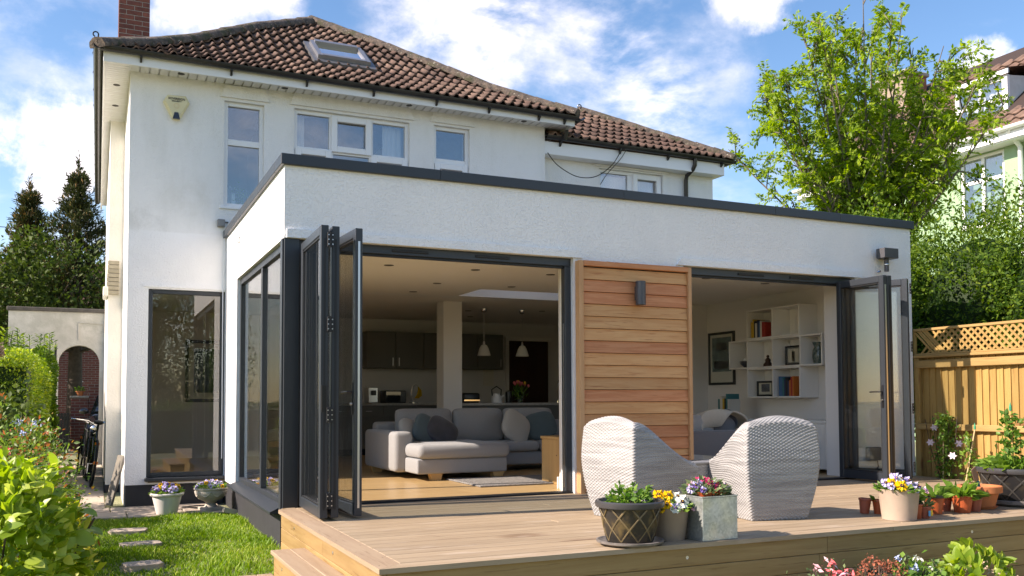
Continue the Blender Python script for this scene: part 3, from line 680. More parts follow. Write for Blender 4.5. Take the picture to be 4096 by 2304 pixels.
# eaves: fascia, soffit boards, vents, gutters
SOF = 4.772
def fascia(name, parent, mat, x0, x1, y0, y1, z0, z1): return box(name, mat, parent, x0, x1, y0, y1, z0, z1, .003)
fascia('fascia', house, m_upvc, EXL+.06, EXR+.02, 3.475, 3.50, 4.745, 4.865); fascia('fascia', house, m_upvc, EXL+.035, EXL+.06, 3.475, 12.2, 4.745, 4.865); fascia('fascia', house, m_upvc, EXR+.02, EXR+.045, 3.475, 6, 4.745, 4.865)
sbf = MB().box(0, .092, 0, .278, 0, .012, .003).mesh('soffit_board', m_upvcsof); x = HX0-.0
while x < EXR - .09:
    o = link('soffit_board', sbf, house); o.location = Vector((x, 3.501, SOF)) - ORG[house.name]; x += .106
sbl = MB().box(0, .27, 0, .06, 0, .012, .003).mesh('soffit_board', m_upvcsof); y = 3.501
while y < 6.0:
    o = link('soffit_board', sbl, house); o.location = Vector((EXL+.061, y, SOF)) - ORG[house.name]; y += .072
box('soffit_lining', m_upvcsof, house, EXL+.061, EXR+.02, 3.5, 3.9, SOF+.02, SOF+.03); box('soffit_lining', m_upvcsof, house, EXL+.061, HX0+.1, 3.9, 12, SOF+.02, SOF+.03)
vm_ = MB().lathe([(.001, -.006), (.03, -.006), (.04, -.002), (.042, .004)], 16).mesh('soffit_vent', M('dark_vent', (.06, .055, .05), None, rough=.6), smooth=40)
for (x, y) in ((-.55, 3.63), (.66, 3.63), (2.28, 3.63), (3.95, 3.63), (-1.24, 4.35), (-1.24, 5.2)):
    o = link('soffit_vent', vm_, house); o.location = Vector((x, y, SOF)) - ORG[house.name]
def gutter(parent, a, b_, r=.052, mat=m_black):
    a, b_ = Vector(a), Vector(b_); t = (b_-a).normalized(); s = t.cross(Vector((0, 0, 1))).normalized(); g = MB(); v = []; m = 10
    for p in (a, b_):
        for (rr, k0) in ((r, 0), (r-.006, 1)):
            rng_ = range(m+1) if k0 == 0 else range(m, -1, -1)
            for k in rng_:
                q = math.pi + math.pi*k/m; v.append(p + s*math.cos(q)*rr + Vector((0, 0, math.sin(q)*rr)))
    n = 2*(m+1); g.add(v, [(k, (k+1) % n, n+(k+1) % n, n+k) for k in range(n)] + [tuple(range(n)), tuple(range(n, 2*n))]); return g.build('gutter', mat, parent, 40)
gutter(house, (EXL-.03, 3.42, 4.90), (EXR+.06, 3.42, 4.86)); gutter(house, (EXL-.02, 3.37, 4.90), (EXL-.02, 12.2, 4.90)); gutter(house, (EXR+.1, 3.37, 4.86), (EXR+.1, 6, 4.86))
br = MB().prism([(-.001, 0), (.06, 0), (.06, -.03), (.02, -.075), (-.001, -.08)], 'x', -.012, .012).mesh('gutter_bracket', m_black)
for x in (-1.0, .0, .9, 1.75, 2.6, 3.35, 4.1, 4.5):
    o = link('gutter_bracket', br, house); o.location = Vector((x, 3.474, 4.862 - (x+1)*.006)) - ORG[house.name]; o.rotation_euler = (0, 0, math.pi)
uj = MB().lathe([(.06, -.03), (.06, .03)], 14, a0=math.pi, a1=2*math.pi).mesh('gutter_joint', m_black)
for i in range(12):
    o = link('gutter_joint', uj, house); o.matrix_local = Matrix.Translation(Vector((EXL-.02, 3.75+i*.68, 4.90)) - ORG[house.name]) @ Matrix.Rotation(R(90), 4, 'X') @ Matrix.Rotation(R(180), 4, 'X')
# chimney: brick by brick over a mortar core
chim = empty('chimney', (-.97, 7.0, 5.0), house)
CX0, CX1, CY0, CY1, CZ = -1.19, -.756, 7.0, 7.45, 5.05
box('mortar_core', m_mortar, chim, CX0+.006, CX1-.006, CY0+.006, CY1-.006, CZ-.2, 7.32)
def course(z, x0, x1, y0, y1, off):
    for (ax, a0, a1, t0, t1) in (('x', x0, x1, y0, y0+.1), ('y', y0+.103, y1, x0, x0+.1), ('y', y0+.103, y1, x1-.1, x1), ):
        L = .223; a = a0 - (L/2 if off else 0)
        while a < a1 - .02:
            b0, b1 = max(a, a0), min(a+L-.01, a1)
            if b1-b0 > .02:
                if ax == 'x': box('brick', m_brick, chim, b0, b1, t0, t1, z+.005, z+.068, .003)
                else: box('brick', m_brick, chim, t0, t1, b0, b1, z+.005, z+.068, .003)
            a += L
for i in range(19): course(5.92+i*.0745, CX0, CX1, CY0, CY1, i % 2)
for i in range(2): course(5.92+(19+i)*.0745, CX0-.035*(i+.6), CX1+.035*(i+.6), CY0-.035*(i+.6), CY1+.03, i % 2)
box('chimney_cap', m_mortar, chim, CX0-.03, CX1+.03, CY0-.03, CY1+.03, 7.47, 7.56, .02)
box('flashing', fl, chim, CX0-.02, CX1+.12, CY0-.06, CY1+.04, 5.55, 5.9)

# right wing
WX1, WY = 7.44, 4.0
WWIN = (5.37, 6.50, 3.4, 4.352)
MB().wall('y', WY, WY+.25, HX1+.001, WX1, 2.31, 4.62, [WWIN]).build('wing_wall', m_house, house)
MB().wall('x', WX1-.25, WX1-.001, WY+.251, 11.9, -.42, 4.62, []).build('wing_side_wall', m_house, house); MB().box(HX1-.2, HX1, HY+.281, 9, 2.62, 4.78).build('party_wall', m_house, house)
window(house, *WWIN, WY+.05, (5.95,), (), bw=.12, sash=((1, 0),)); n = 26
cb = MB(); cb.add([(5.4+1.07*i/n, WY+.2+.01*math.sin(i*1.7), z) for z in (3.42, 4.3) for i in range(n+1)], [(i, i+1, n+2+i, n+1+i) for i in range(n)]); cb.build('curtain', m_net, house, 60)
h = MB(); h.prism([(5.25, 4.375), (6.62, 4.375), (6.56, 4.40), (5.3, 4.40)], 'y', WY-.03, WY+.004); h.build('hood', m_house, house)
box('wing_fascia', m_upvc, house, HX1+.002, 7.52, 3.80, 3.998, 4.405, 4.59, .004); box('wing_fascia', m_upvc, house, 7.47, 7.52, 3.999, 8, 4.405, 4.59, .004)
WEY, WEX, WEZ = 3.72, 7.60, 4.655
wroof = empty('wing_roof', (6, WEY, WEZ), house)
wz = lambda d: WEZ + .60*d
u = MB(); u.poly((HX1+.005, WEY, WEZ-.01), (WEX, WEY, WEZ-.01), (WEX-1.75, WEY+1.75, wz(1.75)-.01), (HX1+.005, WEY+1.75, wz(1.75)-.01)); u.build('underlay', m_tileund, wroof)
u = MB(); u.poly((WEX, WEY, WEZ), (WEX, 11, WEZ), (WEX-1.75, 11, wz(1.75)), (WEX-1.75, WEY+1.75, wz(1.75))); u.poly((WEX-1.75, WEY+1.75, wz(1.75)), (WEX-1.75, 11, wz(1.75)), (3.6, 11, wz(1.75)), (3.6, WEY+1.75, wz(1.75))); u.build('side_slopes', m_tileplain, wroof)
lay_tiles(wroof, 4.372, WEX, WEY, wz, 1.72, hipl=False, w=.138)
ridge_caps(wroof, [(WEX-1.74, WEY+1.74, wz(1.74)+.02), (WEX-.6, WEY+.6, wz(.6)+.02), (WEX+.02, WEY-.02, WEZ+.02)], .11)
gutter(house, (HX1+.01, 3.745, 4.655), (7.68, 3.745, 4.635), .05); gutter(house, (7.64, 3.70, 4.64), (7.64, 9, 4.64), .05)
for x in (4.6, 5.6, 6.45, 7.45):
    o = link('gutter_bracket', br, house); o.location = Vector((x, 3.799, 4.61)) - ORG[house.name]; o.rotation_euler = (0, 0, math.pi)
MB().tube([(6.93, 3.75, 4.62), (6.93, 3.76, 4.50), (6.92, 3.80, 4.44), (6.90, 3.93, 4.37), (6.90, 3.955, 4.30), (6.90, 3.955, 2.95)], .032, 12).build('downpipe', m_black, house, 40)
MB().tube([(4.62, 3.62, 4.73), (4.62, 3.66, 4.62), (4.60, 3.72, 4.70), (4.60, 3.8, 4.68)], .03, 10).build('downpipe', m_black, house, 40)
def catenary(name, pts, r, parent, mat=m_black):
    pts = [Vector(p) for p in pts]; out_ = []
    for i in range(len(pts)-1):
        p0, p1, p2, p3 = pts[max(i-1, 0)], pts[i], pts[i+1], pts[min(i+2, len(pts)-1)]
        for k in range(8):
            t = k/8; out_.append(.5*((2*p1) + (-p0+p2)*t + (2*p0-5*p1+4*p2-p3)*t*t + (-p0+3*p1-3*p2+p3)*t**3))
    out_.append(pts[-1]); return MB().tube(out_, r, 5).build(name, mat, parent, 60)
catenary('aerial_cable', [(4.40, 3.79, 4.42), (4.55, 3.77, 4.25), (4.85, 3.77, 4.12), (5.15, 3.77, 4.14), (5.4, 3.76, 4.30), (5.55, 3.74, 4.50), (5.62, 3.70, 4.72), (5.68, 3.68, 4.74), (5.7, 3.69, 4.66)], .007, house)
catenary('aerial_cable', [(5.38, 3.99, 4.1), (5.45, 3.9, 4.25), (5.6, 3.78, 4.45), (5.68, 3.72, 4.6)], .006, house)
# render patch stain, old conduit and the cut metal bracket by the extension
box('flue_cover', M('dull_zinc', (.22, .22, .22), None, rough=.5), house, -.11, -.02, HY-.07, HY-.002, 3.0, 3.09, .008); box('pipe_clip', m_plinth, house, -.06, .02, HY-.02, HY-.001, 3.06, 3.07)
catenary('wall_cable', [(-.02, HY-.02, 2.9), (-.03, HY-.02, 2.6), (-.025, HY-.02, 2.45), (-.035, HY-.02, 2.3), (-.03, HY-.02, .2)], .006, house, m_upvc)

# alarm box on the front wall
al = thing('alarm_box', 'ivory hexagonal security alarm box with lettering on the upper wall', 'alarm box', (-.593, HY, 4.4))
zc_ = 4.4
hexo = [(-.742, 4.452), (-.690, 4.535), (-.488, 4.541), (-.443, 4.462), (-.55, 4.255), (-.637, 4.255)]; ctr = (-.593, 4.43)
inn = [(ctr[0]+(x-ctr[0])*.82, ctr[1]+(z-ctr[1])*.84) for x, z in hexo]
b = MB(); n = 6; v = [(x, HY, z) for x, z in hexo] + [(x, HY-.05, z) for x, z in hexo] + [(x, HY-.075, z) for x, z in inn]
b.add(v, [(i, (i+1) % n, n+(i+1) % n, n+i) for i in range(n)] + [(n+i, n+(i+1) % n, 2*n+(i+1) % n, 2*n+i) for i in range(n)] + [tuple(range(2*n, 3*n))]); b.build('cover', m_alarm, al)
MB().prism([(-.615, 4.325), (-.571, 4.325), (-.553, 4.25), (-.633, 4.25)], 'y', HY-.085, HY-.045).build('strobe', M('dark_blue_lens', (.015, .02, .035), None, rough=.2), al)
def text(parent, s, loc, size, mat, rot=(R(90), 0, 0), ext=.0015, bold=.0):
    c = bpy.data.curves.new('lettering', 'FONT'); c.body = s; c.size = size; c.align_x = 'CENTER'; c.align_y = 'CENTER'; c.extrude = ext; c.offset = bold; c.resolution_u = 3
    t_ = bpy.data.objects.new('lettering_curve', c); COL.objects.link(t_); bpy.context.view_layer.update(); me = bpy.data.meshes.new_from_object(t_.evaluated_get(bpy.context.evaluated_depsgraph_get())); bpy.data.objects.remove(t_); me.materials.clear(); me.materials.append(mat)
    o = bpy.data.objects.new('lettering', me); COL.objects.link(o); o.parent = parent; o.location = Vector(loc) - ORG[parent.name]; o.rotation_euler = rot; return o
text(al, 'SOVEREIGN', (-.592, HY-.077, 4.488), .036, m_ink, bold=.0006); text(al, 'SECURITY', (-.592, HY-.077, 4.459), .025, m_ink, bold=.0004)
MB().tube([(-.592+.028*math.cos(q), HY-.0762, 4.405+.028*math.sin(q)) for q in [k*math.pi/12 for k in range(25)]], .002, 5).build('emblem', M('faded_orange_print', (.6, .42, .2), None), al)
for a in (0, 90): MB().box(-.013, .013, -.001, .001, -.0025, .0025).build('emblem', bpy.data.materials['faded_orange_print'], al).matrix_local = Matrix.Translation(Vector((-.592, HY-.0762, 4.405)) - ORG[al.name]) @ Matrix.Rotation(R(a), 4, 'Y')
# ------------------------------------------------------------------ the flat-roofed extension
EW, ED = 7.22, 3.78; HS, HCB, HC = 2.25, 2.865, 2.957
ext = thing('extension', 'white flat roofed single storey extension with grey coping and folding doors', 'extension', (3.6, 0, -.34))
O1 = (.0, 2.745); O2 = (4.02, 6.345)
MB().wall('y', 0, .28, 0, EW, -.02, HCB, [(O1[0]-.01, O1[1], -.03, HS), (O2[0], O2[1], -.03, HS)]).build('front_wall', m_white, ext)
MB().wall('x', 0, .28, .281, ED-.001, -.06, HCB, [(.2, 2.79, -.07, HS)]).build('side_wall', m_white, ext)
MB().wall('x', EW-.28, EW-.0005, .281, ED+.22, -.42, HCB, []).build('side_wall', m_white, ext)
# render stops over the door heads
for (x0, x1) in ((.02, 2.84), (3.93, 6.45)):
    b = MB(); b.prism([(x0, HS+.002), (x1, HS+.002), (x1-.055 if x1 < 3 else x1, HS+.075), (x0+.055 if x0 > 3 else x0, HS+.075)], 'y', -.022, .003); b.build('hood', m_white, ext)
MB().wall('x', .01, .24, .13, ED-.002, -.42, -.063, []).build('plinth', m_plinth, ext)
MB().wall('y', .01, .24, .241, EW-.02, -.42, -.03, []).build('plinth', m_plinth, ext)
# coping, in lengths
xs = [-.035, 1.38, 3.30, 5.20, 6.12, EW+.035]
for a, b_ in zip(xs, xs[1:]): box('coping', m_alu, ext, a+.0008, b_-.0008, -.035, .30, HCB, HC, .004)
ys = [.301, 1.2, 2.9, ED-.004]
for a, b_ in zip(ys, ys[1:]): box('coping', m_alu, ext, -.035, .30, a+.0008, b_-.0008, HCB, HC, .004)
box('coping', m_alu, ext, EW-.30, EW+.035, .301, ED+.2, HCB, HC, .004)
# roof deck and ceiling with the rooflight well
RL = (3.0, 4.5, 2.95, 3.72)
def slab_hole(name, mat, z0, z1, x0, x1, y0, y1, h):
    b = MB(); xs = [x0, h[0], h[1], x1]; ys = [y0, h[2], h[3], y1]
    for i in range(3):
        for j in range(3):
            if i == 1 and j == 1: continue
            for z in (z0, z1): b.poly((xs[i], ys[j], z), (xs[i+1], ys[j], z), (xs[i+1], ys[j+1], z), (xs[i], ys[j+1], z))
    for (a, b2) in (((h[0], h[2]), (h[1], h[2])), ((h[1], h[2]), (h[1], h[3])), ((h[1], h[3]), (h[0], h[3])), ((h[0], h[3]), (h[0], h[2]))): b.poly((*a, z0), (*b2, z0), (*b2, z1), (*a, z1))
    return b.build(name, mat, ext)
slab_hole('flat_roof', M('grey_roof_membrane', (.12, .12, .125), (.09, .09, .095), 3, rough=.8), 2.70, 2.76, .285, EW-.285, .285, ED-.01, RL)
slab_hole('ceiling', m_intwarm, 2.30, 2.31, .10, EW-.29, .10, ED+.0, RL)
b = MB()
for (a, c) in (((RL[0]+.001, RL[2]), (RL[0]+.001, RL[3])), ((RL[1]-.001, RL[2]), (RL[1]-.001, RL[3])), ((RL[0], RL[2]+.001), (RL[1], RL[2]+.001)), ((RL[0], RL[3]-.001), (RL[1], RL[3]-.001))): b.poly((*a, 2.295), (*c, 2.295), (*c, 2.82), (*a, 2.82))
rl = b.build('rooflight', m_matt, ext)
box('pane', m_glass, rl, RL[0]-.02, RL[1]+.02, RL[2]-.02, RL[3]+.02, 2.822, 2.84)
# kitchen ceiling in the old house
MB().box(-.85, 6.9, ED+.001, 7.6, 2.302, 2.34).build('kitchen_ceiling', m_intwarm, ext)
# oak floor
fl_ = empty('floor', (3, 2, 0), ext); random.seed(5); k = 0; y = .14
MB().box(.245, 6.93, .10, 3.77, -.06, -.016).box(-.85, 6.93, 3.775, 7.6, -.06, -.016).build('subfloor', M('floor_screed', (.2, .17, .13), None), fl_)
while y < 7.5:
    x = .25 - random.uniform(0, 1.2) if y < 3.8 else -.85 - random.uniform(0, 1)
    while x < 6.93:
        L = random.uniform(1.5, 2.1); a = max(x, .245 if y < 3.8 else -.85); b_ = min(x+L, 6.93)
        if b_ - a > .05: box('floorboard', m_oak, fl_, a+.001, b_-.001, y+.001, y+.179, -.016, -.001)
        x += L
    y += .18
# interior linings
MB().wall('x', EW-.33, EW-.283, .30, 3.50, 0, 2.3, []).build('interior_wall', m_int, ext)
MB().box(5.3, EW-.331, 3.46, 3.56, 0, 2.3).build('interior_wall', m_int, ext)
MB().box(-.86, 6.9, 7.50, 7.6, 0, 2.3).build('interior_wall', m_int, ext); MB().box(-.95, -.86, HY+.285, 7.6, -.02, 2.3).build('interior_wall', m_int, ext); MB().box(6.72, 6.80, 3.57, 7.49, 0, 2.3).build('interior_wall', m_int, ext)
MB().box(2.80, 2.96, .29, .42, 0, 2.298).build('interior_wall', m_int, ext); MB().box(2.85, 4.0, .285, .36, 0, 2.297).build('interior_wall', m_int, ext)
box('skirting', m_matt, ext, 2.78, 2.975, .425, .44, 0, .12, .004)
MB().box(3.05, 3.33, 4.42, 4.70, 0, 2.3).build('column', m_int, ext); MB().box(6.36, 6.58, .285, .5, 0, 2.298).build('interior_wall', m_int, ext)
dl = MB().lathe([(.001, -.003), (.036, -.003), (.04, -.004), (.05, -.003), (.052, .002)], 18).mesh('downlight', m_steel, smooth=40)
dl.materials.clear(); dl.materials.append(M('downlight_trim', (.16, .14, .12), None, rough=.3, metal=.7))
for (x, y) in ((1.35, 1.46), (2.31, 1.42), (3.23, 1.43), (2.31, 2.64), (2.31, 3.55), (3.28, 2.6), (5.05, 1.0), (6.0, 1.1), (5.6, 2.3), (3.9, 5.6), (5.0, 5.2), (4.3, 6.5)):
    o = link('downlight', dl, ext); o.location = Vector((x, y, 2.299)) - ORG[ext.name]
# threshold, heads, jambs and corner post
def frame_set(x0, x1, y0=.05, y1=.13, left=True, right=True):
    box('threshold', m_aludk, ext, x0, x1, y0-.02, y1+.02, -.014, .012, .003); box('door_head', m_alu, ext, x0, x1, y0, y1, 2.175, HS-.001, .003)
    box('head_track', m_aludk, ext, x0+.01, x1-.01, y0+.025, y1-.02, 2.155, 2.1745)
    if left: box('jamb', m_alu, ext, x0, x0+.06, y0+.001, y1-.001, .0125, 2.1745, .003)
    if right: box('jamb', m_alu, ext, x1-.065, x1, y0+.001, y1-.001, .0125, 2.1745, .003)
frame_set(.135, 2.743, left=True); frame_set(4.022, 6.343)
for (x0) in (.95, 1.75, 4.75, 5.45): box('trickle_vent', m_aludk, ext, x0, x0+.34, .036, .0495, 2.20, 2.222, .003)
box('gasket', m_steel, ext, 2.672, 2.676, .075, .085, .05, 1.62)
box('corner_post', m_alu, ext, .003, .132, .004, .14, -.03, HS-.001, .004); box('post_trim', m_alu, ext, -.012, .002, .02, .10, -.03, HS-.002, .002)
# side glazing
def side_frame():
    f = MB()
    for (a, b_, c, d) in ((.142, .19, .0, HS-.002), (2.74, 2.788, .0, HS-.002), (.191, 2.739, .0, .05), (.191, 2.739, 2.18, HS-.002), (1.30, 1.375, .051, 2.179)): f.box(.035, .10, a, b_, c, d, .003)
    o = f.build('side_window', m_alu, ext)
    for (a, b_) in ((.191, 1.299), (1.376, 2.739)): box('pane', m_glass, o, .062, .068, a, b_, .051, 2.179)
    s = MB(); s.prism([(-.075, -.062), (-.075, -.045), (.03, .004), (.12, .004), (.12, -.05), (.02, -.062)], 'y', .142, 2.85); s.build('sill', m_alu, o)
side_frame()
# ---- cedar panel: boards in a trimmed frame
cp = empty('cedar_panel', (3.4, 0, 0), ext); PX0, PX1, PZ = 2.762, 4.06, 2.222
box('backing', m_aludk, cp, PX0+.02, PX1-.02, -.03, -.002, .0, PZ-.02)
z = PZ - .058; random.seed(21); i = 0
while z > .02:
    z0 = max(z-.1178, .006); b = MB(); b.prism([(-.032, z0), (-.062, z0), (-.046, z-.0045), (-.032, z-.0045)], 'x', PX0+.051, PX1-.041); b.build('cladding_board', m_cedar, cp); z -= .1178; i += 1
box('trim', m_cedartrim, cp, PX0, PX0+.05, -.085, .0, .0, PZ-.001, .004); box('trim', m_cedartrim, cp, PX1-.04, PX1, -.085, .0, .0, PZ-.001, .004); box('trim', m_cedar, cp, PX0+.0505, PX1-.0405, -.085, .0, PZ-.05, PZ, .004)
# ---- folding door leaves
def leaf(a, b_, z0=.022, z1=2.19, th=.058, stile=.062, name='door', flip=False):
    """a glazed leaf standing between plan points a and b"""
    a, b_ = Vector((*a, 0)), Vector((*b_, 0)); L = (b_-a).length; ang = math.atan2(b_.y-a.y, b_.x-a.x); d = empty(name, (a.x, a.y, 0), ext)
    d.rotation_euler = (0, 0, ang); ORG[d.name] = Vector(); f = MB()
    for (p, q, r_, t) in ((0, stile, z0, z1), (L-stile, L, z0, z1), (stile, L-stile, z0, z0+.085), (stile, L-stile, z1-.07, z1)): f.box(p, q, -th/2, th/2, r_, t, .004)
    f.build('leaf_frame', m_alu, d)
    g = MB()
    for (p, q, r_, t) in ((stile-.001, stile+.012, z0+.085, z1-.07), (L-stile-.012, L-stile+.001, z0+.085, z1-.07), (stile+.012, L-stile-.012, z0+.084, z0+.097), (stile+.012, L-stile-.012, z1-.082, z1-.069)): g.box(p, q, -th/2+.008, th/2-.008, r_, t)
    g.build('gasket', m_aludk, d)
    MB().box(stile+.002, L-stile-.002, -.012, .012, z0+.087, z1-.072).build('pane', m_glass, d)
    e = MB(); e.box(L+.0005, L+.004, -.008, .008, z0+.06, z1-.1); e.build('lock_plate', m_steel if not flip else m_aludk, d)
    return d, L
def hinges(x, y, zs=(.15, .78, 1.45, 2.08), ry=0):
    for z in zs:
        b = MB(); b.box(-.024, .024, -.012, .0, -.055, .055, .003); b.box(-.004, .004, -.018, -.0121, -.06, .06); o = b.build('hinge', m_aludk, None); o.parent = ext; o.location = Vector((x, y, z)) - ORG[ext.name]; o.rotation_euler = (0, 0, ry)
        s = MB()
        for dx in (-.015, .015):
            for dz in (-.035, 0, .035): s.tube([(dx, -.012, dz), (dx, -.0145, dz)], .005, 6)
        q = s.build('screws', m_steel, o)
def handle(d, x, z, side):
    h = MB(); s = side; h.box(x-.014, x+.014, min(s*.029, s*.036), max(s*.029, s*.036), z-.14, z+.10, .003); h.tube([(x, s*.036, z+.03), (x, s*.075, z+.03), (x-.02, s*.08, z+.03), (x-.125, s*.08, z+.027)], .008, 8); h.build('handle', m_dark, d, 40)
    MB().tube([(x, s*.034, z-.06), (x, s*.05, z-.06)], .011, 10).build('lock', m_steel, d, 40)
d1, L1 = leaf((.148, -.11), (.118, -.985), flip=True); d2, L2 = leaf((.225, -.07), (.205, -.965), flip=True); d3, L3 = leaf((.345, -.06), (.385, -.955))
hinges(.158, -.992, ry=0)
handle(d3, L3-.05, .92, -1)
b = MB(); b.box(L1+.001, L1+.007, -.02, .016, .80, 1.0, .003); b.build('pull', m_dark, d1)
e1, M1 = leaf((6.135, .045), (6.135, -.625)); e2, M2 = leaf((6.212, .05), (6.205, -.62), flip=True); e3, M3 = leaf((6.282, .04), (6.605, -.50), flip=True)
handle(e1, M1-.035, .93, -1); hinges(6.615, -.515, ry=.53)
# ---- lights and boxes on the outside walls, each a thing of its own
wl_ = thing('wall_light', 'dark grey cylindrical up and down light on the cedar panel', 'wall light', (3.42, -.06, 1.93))
MB().lathe([(.001, 1.812), (.046, 1.812), (.05, 1.815), (.05, 2.044), (.046, 2.047), (.001, 2.047)], 24, (3.43, -.115, 0)).build('body', m_lamp, wl_, 40); box('bracket', m_lamp, wl_, 3.395, 3.465, -.085, -.055, 1.86, 2.0, .004)
fl2 = thing('floodlight', 'dark grey box lantern on a stem beside the render corner', 'floodlight', (6.74, 0, 2.4))
box('housing', m_lamp, fl2, 6.63, 6.845, -.17, -.045, 2.475, 2.588, .004); MB().tube([(6.74, -.09, 2.474), (6.74, -.09, 2.33)], .026, 12).build('stem', m_lamp, fl2, 40); MB().lathe([(.029, -.006), (.031, 0), (.029, .006)], 12, (6.74, -.09, 2.41)).build('collar', m_chrome, fl2, 40); box('wall_plate', m_lamp, fl2, 6.70, 6.78, -.05, -.002, 2.48, 2.56, .004)
MB().tube([(6.66, -.03, 2.33), (6.69, -.05, 2.335)], .012, 8).build('screw_clip', m_chrome, fl2, 40)
vp = thing('vent_pipe', 'white round overflow pipe end above the box lantern', 'pipe', (6.75, 0, 2.66))
MB().lathe([(.028, .0), (.034, .0), (.034, .09), (.028, .09), (.028, .0)], 20).build('spout', m_upvc, vp, 40).matrix_local = Matrix.Translation((0, -.003, 0)) @ Matrix.Rotation(R(90), 4, 'X')
so = thing('outdoor_socket', 'dark grey weatherproof socket low on the render behind the glass door', 'socket', (6.53, 0, .27)); box('cover', m_lamp, so, 6.44, 6.63, -.07, -.001, .195, .345, .012); MB().tube([(6.60, -.03, .19), (6.61, -.03, .12), (6.6, -.02, .1)], .008, 6).build('cable', m_black, so)
# ------------------------------------------------------------------ inside, seen through the openings
def cushion(name, parent, mat, c, sx, sy, sz, rot=(0, 0, 0), p=.55, n=14):
    """soft pillow: superellipsoid pad, local axes sx wide, sy thick, sz high"""
    b = MB(); v = []; m = n
    for i in range(m+1):
        t = -math.pi/2 + math.pi*i/m
        for k in range(2*n):
            q = 2*math.pi*k/(2*n); f = lambda w, e: math.copysign(abs(w)**e, w)
            v.append((sx/2*f(math.cos(t), .9)*f(math.cos(q), p), sy/2*f(math.sin(t), .75), sz/2*f(math.cos(t), .9)*f(math.sin(q), p)))
    w = 2*n; b.add(v, [(i*w+k, i*w+(k+1) % w, (i+1)*w+(k+1) % w, (i+1)*w+k) for i in range(m) for k in range(w)])
    o = b.build(name, mat, None, 60); ORG[o.name] = Vector()
    if parent is not None: o.parent = parent; o.location = Vector(c) - ORG[parent.name]
    else: o.location = c
    o.rotation_euler = rot; return o
def rbox(name, mat, parent, x0, x1, y0, y1, z0, z1, r=.03): 
    o = box(name, mat, parent, x0, x1, y0, y1, z0, z1, 0); md = o.modifiers.new('soft', 'BEVEL'); md.width = r; md.segments = 3
    o.data.polygons.foreach_set('use_smooth', [True]*len(o.data.polygons)); return o
sf = thing('corner_sofa', 'pale grey fabric corner sofa with chaise on oak feet', 'sofa', (2.6, 2.6, 0))
rbox('base', m_sofa, sf, 1.80, 2.88, 1.86, 3.5, .075, .24, .02); rbox('base', m_sofa, sf, 2.885, 4.6, 2.78, 3.5, .075, .24, .02)
rbox('arm', m_sofa, sf, 1.68, 1.90, 2.30, 3.6, .07, .53, .05)
rbox('chaise_cushion', m_sofa, sf, 1.80, 2.90, 1.80, 3.05, .243, .40, .06); rbox('seat_cushion', m_sofa, sf, 2.905, 3.72, 2.70, 3.3, .243, .37, .05); rbox('seat_cushion', m_sofa, sf, 3.73, 4.55, 2.70, 3.3, .243, .37, .05)
rbox('back_frame', m_sofa, sf, 1.78, 4.6, 3.42, 3.62, .07, .62, .05)
for (x0, x1) in ((1.97, 2.72), (2.73, 3.42), (3.43, 4.15)): cushion('back_cushion', sf, m_sofa, ((x0+x1)/2, 3.22, .57), x1-x0, .22, .44, (-.16, 0, 0), .24)
for (x, y) in ((2.03, 1.93), (2.78, 1.93), (1.78, 3.4), (4.4, 2.85)):
    b = MB(); b.prism([(x-.07, .075), (x+.07, .075), (x+.05, .0), (x-.05, .0)], 'y', y-.05, y+.05); b.build('foot', m_oakleg, sf)
for (c, s, rot, m_, lab) in (((2.06, 2.86, .50), (.36, .13, .36), (-.5, .25, .35), m_cushlight, 'pale oatmeal cushion leaning on the sofa arm'), ((2.22, 2.78, .53), (.36, .12, .40), (-.45, .5, .1), m_cushblue, 'slate blue cushion on the sofa between two others'), ((2.42, 2.76, .51), (.42, .12, .36), (-.5, .55, -.1), m_cushdk, 'dark navy velvet cushion on the chaise'), ((3.45, 2.85, .55), (.42, .13, .42), (-.4, .55, .1), m_cushlight, 'pale grey cushion stood on its corner on the sofa')):
    tag(cushion('cushion', None, m_, c, s[0], s[1], s[2], rot, .6), lab, 'cushion', 'cushions on the corner sofa')
tag(cushion('cushion', None, m_cushblue, (3.85, 2.95, .56), .44, .12, .36, (-.35, -.2, 0), .6), 'dark blue cushion at the hidden end of the sofa', 'cushion', 'cushions on the corner sofa')
rg = MB(); rg.box(2.15, 4.4, .92, 1.9, 0, .018, .006); rb = rg.build('rug', m_rug); tag(rb, 'flecked grey woven rug in front of the sofa', 'rug')
cb_ = thing('side_cabinet', 'narrow pale oak cabinet end beside the white door pier', 'cabinet', (3.2, 1.0, 0)); box('carcass', m_oakleg, cb_, 2.99, 3.5, .80, 1.2, .0, .47, .006); box('top', m_oakleg, cb_, 2.98, 3.51, .79, 1.21, .4705, .50, .004); box('knob', m_dark, cb_, 2.985, 2.989, .84, .85, .3, .31)
# kitchen
ku = thing('kitchen_units', 'run of dark grey green kitchen units with pale worktop', 'kitchen units', (3.2, 7.2, 0))
for i in range(8):
    x = .9 + i*.5; box('cupboard_door', m_kit, ku, x+.004, x+.496, 6.862, 6.88, .12, .62, .004); box('drawer_front', m_kit, ku, x+.004, x+.496, 6.862, 6.88, .63, .80, .004); box('handle', m_steel, ku, x+.2, x+.3, 6.845, 6.855, .715, .722)
box('carcass', m_kit, ku, .9, 4.9, 6.881, 7.495, .1, .81); box('plinth', m_dark, ku, .9, 4.9, 6.93, 7.49, 0, .099); box('worktop', m_worktop, ku, .88, 4.92, 6.84, 7.498, .811, .848, .004)
wu = thing('wall_cupboards', 'row of dark wall cupboards high on the kitchen wall', 'cupboards', (3.9, 7.3, 1.4)); box('carcass', m_kit, wu, 2.70, 5.20, 7.17, 7.498, 1.44, 2.06)
